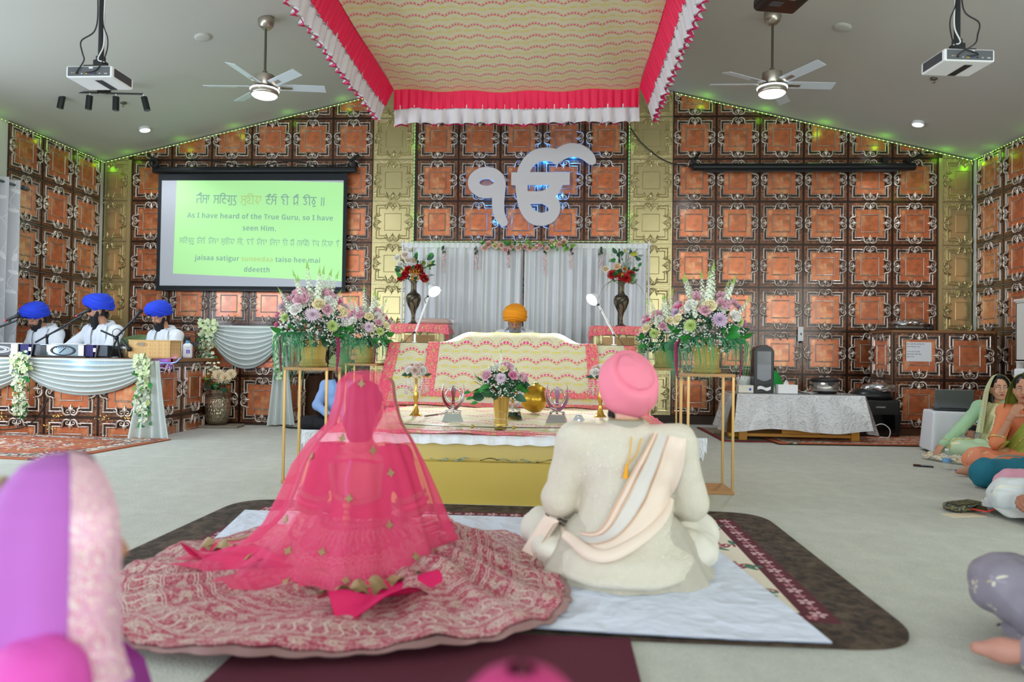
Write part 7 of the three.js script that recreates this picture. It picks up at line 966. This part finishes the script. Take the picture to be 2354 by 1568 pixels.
// ----- man in blue shirt -----
{
  const p = sitter({ label: 'man in light blue shirt and olive turban seated behind the flower stand', pos: [-2.22, .01, 1.7], turn: .15, scale: 1.0, skin: 0x8a6450, eyes: 'down', pitch: .5, w: 1.05, j: { head: [.0, .71, .07], eL: [.26, .3, .1], wL: [.12, .16, .3], wR: [-.1, .2, .3], kL: [.36, .1, .22] }, hands: [{ p: [-.1, .2, .3], f: [.6, -.5, .5], n: [0, -1, .5], curl: .6, m: 1 }, { p: [.12, .16, .3], f: [-.6, -.4, .5], n: [0, -1, .5], curl: .6 }] }), { g, j, H } = p;
  const kp = [...bodyPrims(j, .016, 1.05), cone(j.sL, j.eL, .07, .06), cone(j.eL, j.wL, .058, .042), cone(j.sR, j.eR, .07, .06), cone(j.eR, j.wR, .058, .042)]; garment(p, 'shirt', kp, cloth(0x8fb2e6), g, .03, .0125, .01); garment(p, 'trousers', [cone([.1, .1, .04], j.kL, .1, .078), cone(j.kL, j.aL, .075, .05), cone([-.1, .1, .04], j.kR, .1, .078), cone(j.kR, j.aR, .075, .05)], cloth(0x14151c), g, .04, .014, .008);
  part('undershirt', ell2([0, .565, .06], [.05, .04, .05]), M(0x12131a, .8), g); part('turban', turbanGeo({ ...mt, rx: .13 }), cloth(0x8a9460), H); part('turban_base', ell2([0, .05, -.012], [.1, .07, .105]), cloth(0x8a9460), H); part('beard', beardGeo(.03), M(0x16130f, .9), H); const F = field(kp, .03); for (let i = 0; i < 4; i++) { const y = .5 - i * .08, z = march(F, 0, y, .6, -1) ?? .1; part('button', ball(.006, 0, y, z + .006, 8, 6), mWhiteP, g); }
}
// ----- person by the podium microphone, mostly behind flowers -----
{ const p = sitter({ label: 'dark-haired person at the podium mostly hidden by the pink bouquet', pos: [-3.2, .62, .27], turn: 0, scale: 1.0, kind: 'f', skin: 0xb98a70, pitch: .25 }), { g, j, H } = p; part('hair', hairGeo({ prims: [ell([0, -.08, -.07], [.07, .1, .05])] }), M(0x17120f, .6), H); garment(p, 'tunic', [...bodyPrims(j, .02), cone(j.sL, j.eL, .07, .06), cone(j.eL, j.wL, .058, .04), cone(j.sR, j.eR, .07, .06), cone(j.eR, j.wR, .058, .04)], cloth(0xb08aa8), g, .03, .0135, .01); garment(p, 'trousers', legPrims(j, .012), cloth(0xe6e3dd), g, .04, .014, .008); const s = solo('stool', rbox(.5, .6, .36, .01, 0, .3, 0), mWoodDk, 'wooden stool hidden behind the podium', 'stool'); s.position.set(-3.2, .01, .24); }
// ----- women at the right -----
const embTex = (base, cols, n, seed) => canvasTex(512, 512, (g, w, h) => { const r = mulberry(seed); g.fillStyle = base; g.fillRect(0, 0, w, h); for (let i = 0; i < n; i++) { const x = r() * w, y = r() * h, s = 8 + r() * 12; for (let k = 0; k < 5; k++) { g.fillStyle = cols[(i + k) % cols.length]; g.beginPath(); g.ellipse(x + Math.cos(k * 1.26) * s, y + Math.sin(k * 1.26) * s, s * .7, s * .35, k * 1.26, 0, 7); g.fill(); } } });
const texMint = embTex('#bfd8b4', ['#d9c98e', '#efe6c4', '#c2b070'], 90, 5), texOrange = embTex('#e08a66', ['#c9a87a', '#d8b48e', '#cf7a5a'], 60, 6), texGrey = embTex('#8d8694', ['#b9ae98', '#9a93a4', '#d4cdbd'], 26, 7), texPale = embTex('#d9dede', ['#b9c0bf', '#cdd3d0', '#e6e4d2'], 16, 8);
function lady(o) {
  const p = sitter({ kind: 'f', ...o }), { g, j, H } = p; const w = o.w || .95; const kp = [...bodyPrims(j, .016, w), ...['L', 'R'].flatMap(s => [cone(j['s' + s], j['e' + s], .066, .058), ...(o.shortSleeve && o.shortSleeve.includes(s) ? [] : [cone(j['e' + s], j['w' + s], .056, .042)])])];
  garment(p, 'tunic', kp, o.top, g, .03, .0125, .008, null, o.seed); garment(p, 'tunic_skirt', [ell([0, .1, .06], [.26, .11, .2]), cone([.1, .1, .04], j.kL, .12, .1), cone(j.kL, j.aL, .1, .07), cone([-.1, .1, .04], j.kR, .12, .1), cone(j.kR, j.aR, .1, .07)], o.bottom || o.top, g, .06, .014, .016, null, o.seed); return { ...p, F: field(kp, .03), kp };
}
function headScarf(H, mtl, border, o = {}) { // drapes over the hair, open at the face
  const f = (u, v) => { const a = (u - .5) * (o.open || 4.1); const k = v; const y = lerp(.142, -.32, k), r = .02 + .1 * Math.sqrt(Math.min(1, k * 3.4)) + .06 * Math.max(0, k - .3) * 1.5; const fold = 1 + .04 * Math.sin(a * 11) * k; return [Math.sin(a) * r * 1.06 * fold, y - (o.drop || 0) * k, -Math.cos(a) * r * 1.08 * fold - .006 + .05 * k * (o.fw || 0)]; };
  const m = part('head_scarf', thick(surf(f, 90, 40, 2, 2), .002), mtl, H); for (const [a, b] of [[0, .07], [.93, 1]]) part('scarf_border', thick(surf((u, v) => { const q = f(lerp(a, b, u), v); return [q[0] * 1.02, q[1], q[2] * 1.02 + .002, u, v * 4]; }, 5, 40), .002), border, m); return m;
}
{ // mint
  const mMint = M(0xffffff, .6, 0, { map: sc(texMint, [1.2, 1.2]) }), mMintP = cloth(0xa9cfa8), mMB = M(0xffffff, .4, .25, { map: sc(embTex('#d9cf9e', ['#f3ecd0', '#c2a86a', '#b9d2b0'], 120, 9), [1, 2]) });
  const p = lady({ label: 'woman in mint green dress and gold embroidered veil, gold bangles', pos: [4.52, .012, 3.2], turn: -.75, scale: .94, skin: 0xc99478, lip: 0xa8463e, yaw: .5, pitch: .0, j: { head: [0, .72, .03], eR: [-.32, .3, .14], wR: [-.4, .16, .38], wL: [.16, .2, .22] }, hands: [{ p: [-.4, .16, .38], f: [-.35, -.75, .5], n: [.3, -.6, -.6], curl: .35, m: 1 }], top: mMintP, bottom: M(0xffffff, .6, 0, { map: sc(texMint, [.7, .7]) }), seed: 3 }), { g, H, j, F } = p;
  part('hair', hairGeo({ prims: [ell([.06, -.12, -.02], [.03, .13, .04]), ell([-.06, -.12, -.02], [.03, .13, .04]), ell([0, -.1, -.06], [.07, .12, .04])] }), M(0x120e0d, .45), H); headScarf(H, mMint, mMB, { open: 4.3, drop: .12 });
  for (let i = 0; i < 3; i++) { const d = V(-.08, -.14, .24).normalize(), c = V(...j.wR).addScaledVector(d, -.03 - i * .03); const t = new THREE.TorusGeometry(.037, .005, 8, 28); t.applyQuaternion(new THREE.Quaternion().setFromUnitVectors(V(0, 0, 1), d)); part('bangle', t.translate(c.x, c.y, c.z), M(0xd8a33a, .2, .9), g); }
  part('veil_fall', strip(F, u => [lerp(-.02, -.14, u), lerp(.58, .14, u)], u => .13, -1, .018, 40, 8, .006, 2), mMB, g); part('veil_fall', strip(F, u => [lerp(.06, .1, u), lerp(.58, .2, u)], u => .1, -1, .016, 40, 8, .006, 2), mMint, g); part('necklace', new THREE.TorusGeometry(.06, .006, 6, 30).rotateX(1.2).translate(0, .56, .03), M(0xc9a24a, .3, .8), g); for (const s of [-1, 1]) part('earring', ball(.009, s * .074, -.045, .0, 10, 8), M(0xd0b060, .2, .9), H);
  part('embroidered_hem', thick(surf((u, v) => { const a = -1.0 + u * 2.0; const r = .52 + .1 * v; return [Math.sin(a) * r - .1, .05 * (1 - v) + .012 + .012 * Math.sin(u * 40), .08 + Math.cos(a) * r * .8]; }, 60, 6), .004), M(0xffffff, .5, .1, { map: sc(embTex('#d8d2bd', ['#8a3a52', '#3f6a4a', '#c9a24a', '#f3ecd0'], 160, 19), [3, 1]) }), g);
}
{ // orange and lime
  const mOr = M(0xffffff, .6, 0, { map: sc(texOrange, [1.1, 1.1]) }), mLime = M(0xa8b84a, .6, 0, { transmission: .15, thickness: 0 });
  const p = lady({ label: 'woman in orange dress and lime veil resting chin on fist', pos: [4.28, .012, 4.02], turn: -.7, scale: .97, skin: 0xc08a6c, lip: 0x9a4a44, yaw: .05, pitch: .02, shortSleeve: 'R', j: { head: [-.03, .72, .05], sR: [-.17, .52, 0], eR: [-.2, .27, .24], wR: [-.1, .5, .2], wL: [.1, .17, .26] }, hands: [{ p: [-.1, .5, .2], f: [.45, .85, -.15], n: [.3, 0, -.9], curl: 1.0, m: 1 }], top: M(0xe08458, .7), bottom: mOr, seed: 6 }), { g, H, j, F } = p;
  part('hair', hairGeo({ prims: [ell([0, -.06, -.08], [.07, .09, .05])] }), M(0x140f0d, .45), H); headScarf(H, mLime, M(0xd8c98e, .35, .4), { open: 3.4, drop: .14 });
  part('veil_fall', strip(F, u => [lerp(.14, -.14, u), lerp(.54, .14, u)], u => .16, -1, .02, 40, 10, .008, 2), mLime, g); part('veil_beads', (() => { const b = []; for (let i = 0; i < 40; i++) { const u = i / 39, x = lerp(.1, -.2, u), y = lerp(.48, .1, u), z = march(F, x, y, .7, -1); if (z !== null) b.push(ball(.006, x, y, z + .03, 6, 5)); } return merge(b); })(), M(0xe6d28e, .2, .8), g); part('sleeve_trim', new THREE.TorusGeometry(.062, .008, 6, 26).rotateX(1.0).translate(j.eR[0], j.eR[1] + .03, j.eR[2] - .03), M(0xd8c07a, .3, .6), g);
  const ft = footPrims([-.28, .05, .42], [-1, 0, .5]); part('bare_foot', tint(isosurf(field(ft, .02), ...bounds(ft, .02), .008), lin(0xb9846a)), mSkin, g); part('toe_nail', ell2([-.44, .035, .5], [.012, .008, .012]), M(0x2a4ab8, .3), g);
}
{ // person in black behind, laptop
  const p = lady({ label: 'person in black tunic reaching past the laptop, silver bracelet', pos: [5.1, .012, 2.72], turn: -1.1, scale: 1.0, skin: 0xa8765a, j: { head: [0, .72, .03], eR: [-.28, .32, .2], wR: [-.2, .26, .58], eL: [.28, .3, .16], wL: [.1, .22, .4] }, hands: [{ p: [-.2, .26, .58], f: [.1, -.8, .6], n: [0, -.5, -.8], curl: .5, m: 1 }, { p: [.1, .22, .4], f: [-.2, -.8, .5], n: [0, -.5, -.8], curl: .6 }], top: cloth(0x15161c), bottom: cloth(0x15161c), seed: 8 }); part('hair', hairGeo({}), M(0x17120f, .6), p.H); part('bracelet', new THREE.TorusGeometry(.04, .005, 8, 26).translate(-.21, .27, .55), mChrome, p.g);
  const t = thing('covered_stool', 'low box under a white cloth holding the laptop', 'table', [4.42, .012, 2.55], -.2); part('box', box(.4, .4, .34, 0, .2, 0), mWoodDk, t); part('white_cloth', thick(surf((u, v) => { const a = u * 6.283, k = .2 + .0 * v, sx = Math.sign(Math.cos(a)) * Math.min(1, Math.abs(Math.cos(a)) * 1.4), sz = Math.sign(Math.sin(a)) * Math.min(1, Math.abs(Math.sin(a)) * 1.4); const q = v < .3 ? v / .3 : 1, dr = v < .3 ? 0 : (v - .3) / .7; return [sx * .215 * q * (1 + .14 * dr), .418 - .4 * dr, sz * .185 * q * (1 + .14 * dr) + .01 * Math.sin(a * 9) * dr]; }, 80, 24), .003), M(0xe3e4ea, .8), t);
  const l = thing('laptop', 'open grey laptop with its back to the hall', 'laptop', [4.42, .436, 2.55], -.35); part('keyboard_base', rbox(.34, .018, .23, .006, 0, .009, 0), M(0x3a3c40, .4, .4), l); part('screen_lid', rbox(.34, .22, .01, .005, 0, .11, 0).rotateX(.42).translate(0, .016, .1), M(0x77797a, .35, .6), l); part('hinge', rod([-.12, .02, .108], [.12, .02, .108], .008), mBlack, l);
}
{ // teal trousers, pink dress, pale dress, grey dress
  const q = lady({ label: 'seated person in teal trousers beside the orange dressed woman', pos: [4.2, .012, 4.7], turn: -1.4, scale: 1.0, j: { kL: [.22, .1, .4], kR: [-.14, .1, .62], aR: [-.1, .06, .25] }, skin: 0xb07c60, top: cloth(0xc9d0d2), bottom: cloth(0x0f6d82, { sheen: .4 }), seed: 11 }); part('hair', hairGeo({ prims: [ell([0, -.12, -.07], [.07, .14, .05])] }), M(0x17120f, .5), q.H); part('trouser_piping', tube([[-.2, .205, .2], [-.25, .21, .4], [-.2, .14, .6]], .004, 20), M(0x4aa0b0, .5), q.g);
  const r = lady({ label: 'seated woman in pink dress between teal trousers and pale floral dress', pos: [4.0, .012, 5.24], turn: -1.4, scale: .97, skin: 0xb98468, j: { kL: [.22, .1, .4], kR: [-.2, .1, .52] }, top: cloth(0xe3a4b8), bottom: M(0xffffff, .6, 0, { map: sc(embTex('#e0a0b4', ['#f0c4cf', '#d88aa4', '#f3dfd0'], 60, 12), [1, 1]) }), seed: 12 }); part('hair', hairGeo({}), M(0x17120f, .5), r.H); headScarf(r.H, cloth(0xe3a4b8), mGoldThread, {});
  const mPale = M(0xffffff, .6, 0, { map: sc(texPale, [1, 1]), sheen: .3 }); const s = lady({ label: 'seated woman in pale grey floral dress with hands clasped on lap', pos: [3.66, .012, 5.78], turn: -1.4, scale: 1.0, skin: 0xb0765c, j: { wL: [-.02, .14, .46], wR: [-.1, .14, .44], eL: [.2, .28, .2], eR: [-.26, .28, .2], kL: [.26, .1, .42], kR: [-.28, .1, .44] }, hands: [{ p: [-.02, .14, .46], f: [-.5, -.3, .75], n: [-.6, -.6, -.3], curl: .8 }, { p: [-.1, .14, .44], f: [.2, -.35, .85], n: [.6, -.6, 0], curl: .75, m: 1 }], top: mPale, bottom: mPale, seed: 14 }); part('hair', hairGeo({}), M(0x17120f, .5), s.H); headScarf(s.H, mPale, mGoldThread, {});
  part('dress_spread', thick(surf((u, v) => { const a = -1.2 + u * 2.4, r = lerp(.25, .66, v); return [Math.sin(a) * r, .1 * (1 - sstep(0, .7, v)) + .02 + .012 * Math.sin(a * 14), .12 + Math.cos(a) * r * .75]; }, 60, 16), .004), mPale, s.g);
  const mGr = M(0xffffff, .5, 0, { map: sc(texGrey, [2.4, 2.4]), sheen: .4 }); const t = lady({ label: 'seated person in grey mauve embroidered dress with one bare foot showing', pos: [2.3, .012, 7.84], turn: -1.25, scale: 1.0, skin: 0xc08a7a, j: { kL: [.26, .12, .34], kR: [-.28, .16, .3], aL: [.02, .06, .5], aR: [-.1, .08, .34], eR: [-.28, .3, .06], wR: [-.2, .24, .2] }, top: mGr, bottom: mGr, seed: 16 }); part('hair', hairGeo({}), M(0x17120f, .5), t.H); headScarf(t.H, mGr, mGoldThread, {}); part('dress_panel', thick(surf((u, v) => { const a = -.9 + u * 1.8, r = lerp(.2, .4, v); return [Math.sin(a) * r, .24 * (1 - v) ** 1.3 + .02 + .014 * Math.sin(a * 16), .1 + Math.cos(a) * r * .8]; }, 60, 16), .004), mGr, t.g);
}
{ // woman with green scarf behind the low table
  const p = lady({ label: 'woman with bright green scarf seated behind the towel dispenser', pos: [3.1, .012, .72], turn: -.5, scale: .98, skin: 0xa8785c, yaw: -.9, pitch: .3, top: cloth(0x2a7a4a), bottom: cloth(0x2a7a4a), seed: 18, j: { head: [0, .71, .03] } }); part('hair', hairGeo({}), M(0x17120f, .5), p.H); headScarf(p.H, cloth(0x139a3e), M(0xd8e6c8, .5), { open: 4.2, drop: .1 });
}
{ // foreground woman in violet dupatta
  const mVi = cloth(0xc06cc8, { sheen: .5 }); const p = lady({ label: 'woman in violet veil with a wide pale sequinned border', pos: [-.47, .012, 9.15], turn: Math.PI - .9, scale: .845, skin: 0xb98468, top: cloth(0xe055b8), bottom: cloth(0xe04ab0), seed: 20, j: { head: [0, .715, .03] } }), { g, H } = p; const rows = [[.9, .005], [.895, .045], [.876, .085], [.84, .114], [.8, .134], [.74, .146], [.64, .15], [.54, .155], [.46, .2], [.36, .32], [.2, .4], [.02, .46]]; const at = (t, i) => { const q = t * (rows.length - 1), k = Math.min(rows.length - 2, Math.floor(q)); return lerp(rows[k][i], rows[k + 1][i], q - k); }; const f = (u, v) => { const a = (u - .5) * 4.4, r = at(v, 1), fo = 1 + .05 * v * Math.sin(a * 9); return [Math.sin(a) * r * fo, at(v, 0), -Math.cos(a) * r * .95 * fo + .03]; };
  const m = part('veil', thick(surf(f, 120, 60), .002), mVi, g); const tb = M(0xffffff, .4, .2, { map: sc(embTex('#d8aabc', ['#efe2d2', '#e05aa8', '#cbb79a', '#f6f0ea'], 130, 22), [1, 5]) }); for (const [a, b] of [[0, .15], [.85, 1]]) part('sequin_border', thick(surf((u, v) => { const q = f(lerp(a, b, u), v * .7); return [q[0] * 1.02, q[1] + .003, (q[2] - .03) * 1.02 + .03, u, v]; }, 10, 50), .002), tb, m); const fl = (() => { const L = []; for (let i = 0; i < 6; i++) L.push(ball(.012, Math.cos(i * 1.05) * .016, Math.sin(i * 1.05) * .016, 0, 8, 6)); return merge(L); })(); for (const [u, v] of [[.6, .3], [.66, .52], [.74, .62], [.56, .66]]) { const q = f(u, v); part('flower_motif', fl.clone().translate(q[0], q[1], q[2] - .006), mGoldThread, m); }
  const k = lady({ label: 'person under a plain hot pink head scarf on the maroon runner', pos: [.335, .012, 9.62], turn: Math.PI, scale: .728, skin: 0xb98468, top: cloth(0xe0307c), bottom: cloth(0xe0307c), seed: 23 }); part('hair', hairGeo({}), M(0x17120f, .5), k.H); headScarf(k.H, cloth(0xe83a8a), cloth(0xe83a8a), { open: 6.0 });
}
// ---------- rugs under the couple and small floor things ----------
{
  const texB = canvasTex(2048, 1280, (g, w, h) => { const r = mulberry(31); g.fillStyle = '#4a3b2e'; g.fillRect(0, 0, w, h); for (let i = 0; i < 9000; i++) { const q = r(); g.fillStyle = q > .5 ? 'rgba(98,82,66,.35)' : 'rgba(38,28,20,.4)'; g.beginPath(); g.ellipse(r() * w, r() * h, 10 + r() * 26, 5 + r() * 10, r() * 3, 0, 7); g.fill(); }
    const bx = 138, by = 126; g.fillStyle = '#5c1f2c'; g.fillRect(bx, by, w - 2 * bx, h - 2 * by); g.fillStyle = '#e9dfcc'; g.fillRect(bx + 74, by + 62, w - 2 * bx - 148, h - 2 * by - 124);
    const fl = (x, y, s, c) => { for (let k = 0; k < 5; k++) { g.fillStyle = c; g.beginPath(); g.ellipse(x + Math.cos(k * 1.257) * s, y + Math.sin(k * 1.257) * s, s * .7, s * .45, k * 1.257, 0, 7); g.fill(); } };
    for (let t = 0; t < 1; t += .016) { const per = (q, m) => { const W = w - 2 * bx - 2 * m, H = h - 2 * by - 2 * m, L = 2 * (W + H); let d = q * L; if (d < W) return [bx + m + d, by + m]; d -= W; if (d < H) return [w - bx - m, by + m + d]; d -= H; if (d < W) return [w - bx - m - d, h - by - m]; d -= W; return [bx + m, h - by - m - d]; }; const [x, y] = per(t, 34); fl(x, y, 13, '#d9b0b4'); const [x2, y2] = per(t + .008, 34); fl(x2, y2, 9, '#c98a94'); if (Math.round(t * 1000) % 48 < 16) { const [a, b] = per(t, 130); g.strokeStyle = '#8a2f44'; g.lineWidth = 9; g.beginPath(); g.arc(a, b, 32, 0, 5); g.stroke(); g.beginPath(); g.arc(a + 30, b + 8, 18, 2, 7); g.stroke(); fl(a, b, 13, '#a8485c'); for (let k = 0; k < 4; k++) { g.fillStyle = '#3f7a68'; g.beginPath(); g.ellipse(a + (r() - .5) * 110, b + (r() - .5) * 110, 26, 9, r() * 3, 0, 7); g.fill(); } } } });
  const S = new THREE.Shape(); const W = 1.6, H = 1.02, c = .26; S.moveTo(-W + c, -H); S.lineTo(W - c, -H); S.quadraticCurveTo(W, -H, W, -H + c); S.lineTo(W, H - c); S.quadraticCurveTo(W, H, W - c, H); S.lineTo(-W + c, H); S.quadraticCurveTo(-W, H, -W, H - c); S.lineTo(-W, -H + c); S.quadraticCurveTo(-W, -H, -W + c, -H); const g = extr(S, .012).rotateX(-Math.PI / 2), p = g.attributes.position, u = g.attributes.uv; for (let i = 0; i < p.count; i++) u.setXY(i, p.getX(i) / (2 * W) + .5, .5 - p.getZ(i) / (2 * H));
  const o = solo('floral_rug', g, M(0xffffff, .95, 0, { map: texB, bumpMap: sc(bumpCarpet, [3, 2]), bumpScale: .004 }), 'dark brown plush rug with floral border under the couple', 'rug'); o.position.set(0, 0, 6.84);
  const sh = (x, z) => .0155 + .004 * noise3(x * 4, z * 4, 1); const sheet = solo('white_floor_sheet', thick(surf((u2, v) => { const x0 = lerp(-1.42, -1.1, v), x1 = lerp(1.08, 1.27, v), x = lerp(x0, x1, u2), z = lerp(6.2, 7.83 + .04 * u2, v) + .01 * Math.sin(u2 * 9); return [x, sh(x, z) + .006, z, x, z]; }, 90, 60), .004), M(0xdde4f4, .8, 0, { bumpMap: sc(bumpWrinkle, [1, 1]), bumpScale: .03 }), 'white cotton sheet spread on the floral rug under the couple', 'sheet');
  const mr = solo('maroon_runner', rbox(1.24, .012, 2.6, .005, 0, .006, 0), M(0x6a1a34, .95, 0, { bumpMap: sc(bumpCarpet, [8, 14]), bumpScale: .006 }), 'plain maroon carpet runner behind the bride skirt', 'rug'); mr.position.set(.0, 0, 9.16);
}
{
  const b = thing('water_bottle', 'small clear water bottle with blue label on the carpet', 'bottle', [3.76, 0, 3.74]); part('bottle', lathe([[0, 0], [.03, 0], [.033, .01], [.031, .05], [.033, .1], [.032, .125], [.014, .155], [.013, .165]], 24), M(0xffffff, .05, 0, { transmission: .92, thickness: 0 }), b); part('label', cyl(.0337, .0337, .035, 0, .06, 0, 24), M(0x6aa8d8, .4), b); part('cap', cyl(.015, .015, .014, 0, .163, 0, 16), mWhiteP, b);
  const ph = (x, z, ry, c, l) => { const o = thing('phone', l, 'phone', [x, .002, z], ry); part('case', rbox(.078, .01, .155, .004, 0, .005, 0), M(c, .5), o); part('glass', rbox(.07, .003, .146, .001, 0, .0105, 0), M(0x0b0c10, .06), o); return o; }; ph(3.62, 3.62, 1.2, 0x16171a, 'black phone lying flat beside the clear water bottle');
  const q = ph(2.98, 5.62, .5, 0xd0392e, 'phone in red case leaning on the embroidered clutch'); q.position.y = .03; q.rotation.z = .15;
  const cl2 = thing('clutch_purse', 'dark embroidered clutch purse with gold sequins on the carpet', 'purse', [2.92, .004, 5.55], .5); part('purse_body', rbox(.22, .05, .13, .022, 0, .027, 0, 3), M(0xffffff, .5, .1, { map: embTex('#23303a', ['#c9a83a', '#e6cf6a', '#1a5a5a'], 90, 33) }), cl2); part('flap', rbox(.21, .012, .09, .005, 0, .054, .015), M(0xffffff, .5, .1, { map: embTex('#2a2c22', ['#d8b83a', '#1f4a4a'], 70, 34) }), cl2);
  const pp = solo('printed_card', rbox(.24, .004, .1, .001, 0, .002, 0), M(0xe0cfb2, .7), 'cream printed card lying under the embroidered clutch', 'card'); pp.position.set(2.86, 0, 5.68); pp.rotation.y = .25;
  const oc = thing('orange_bag', 'bright orange cloth bag beside the white chair pads', 'bag', [5.08, .012, 2.35]); part('bag', rbox(.2, .66, .16, .05, 0, .33, 0, 4), M(0xe0641c, .7), oc); part('handle', new THREE.TorusGeometry(.06, .008, 6, 20, Math.PI).translate(0, .655, 0), M(0xe0641c, .7), oc);
  for (const [x, z, l] of [[5.27, 2.35, 'white padded folding seat leaning beside the orange bag'], [5.48, 2.45, 'white padded folding seat leaning under the plastic tub']]) { const o = thing('floor_seat', l, 'floor seat', [x, .012, z], -.3); part('back_pad', rbox(.2, .84, .05, .024, 0, .44, 0, 4), M(0xe9eaee, .7), o); part('black_strap', rbox(.03, .8, .056, .004, .06, .43, 0), mBlack, o); part('seat_pad', rbox(.2, .05, .2, .02, 0, .03, .1, 3), M(0xe9eaee, .7), o); }
}
scene.traverse(o => { if (o.isMesh) { o.castShadow = true; o.receiveShadow = true; } });
renderer.render(scene, camera);
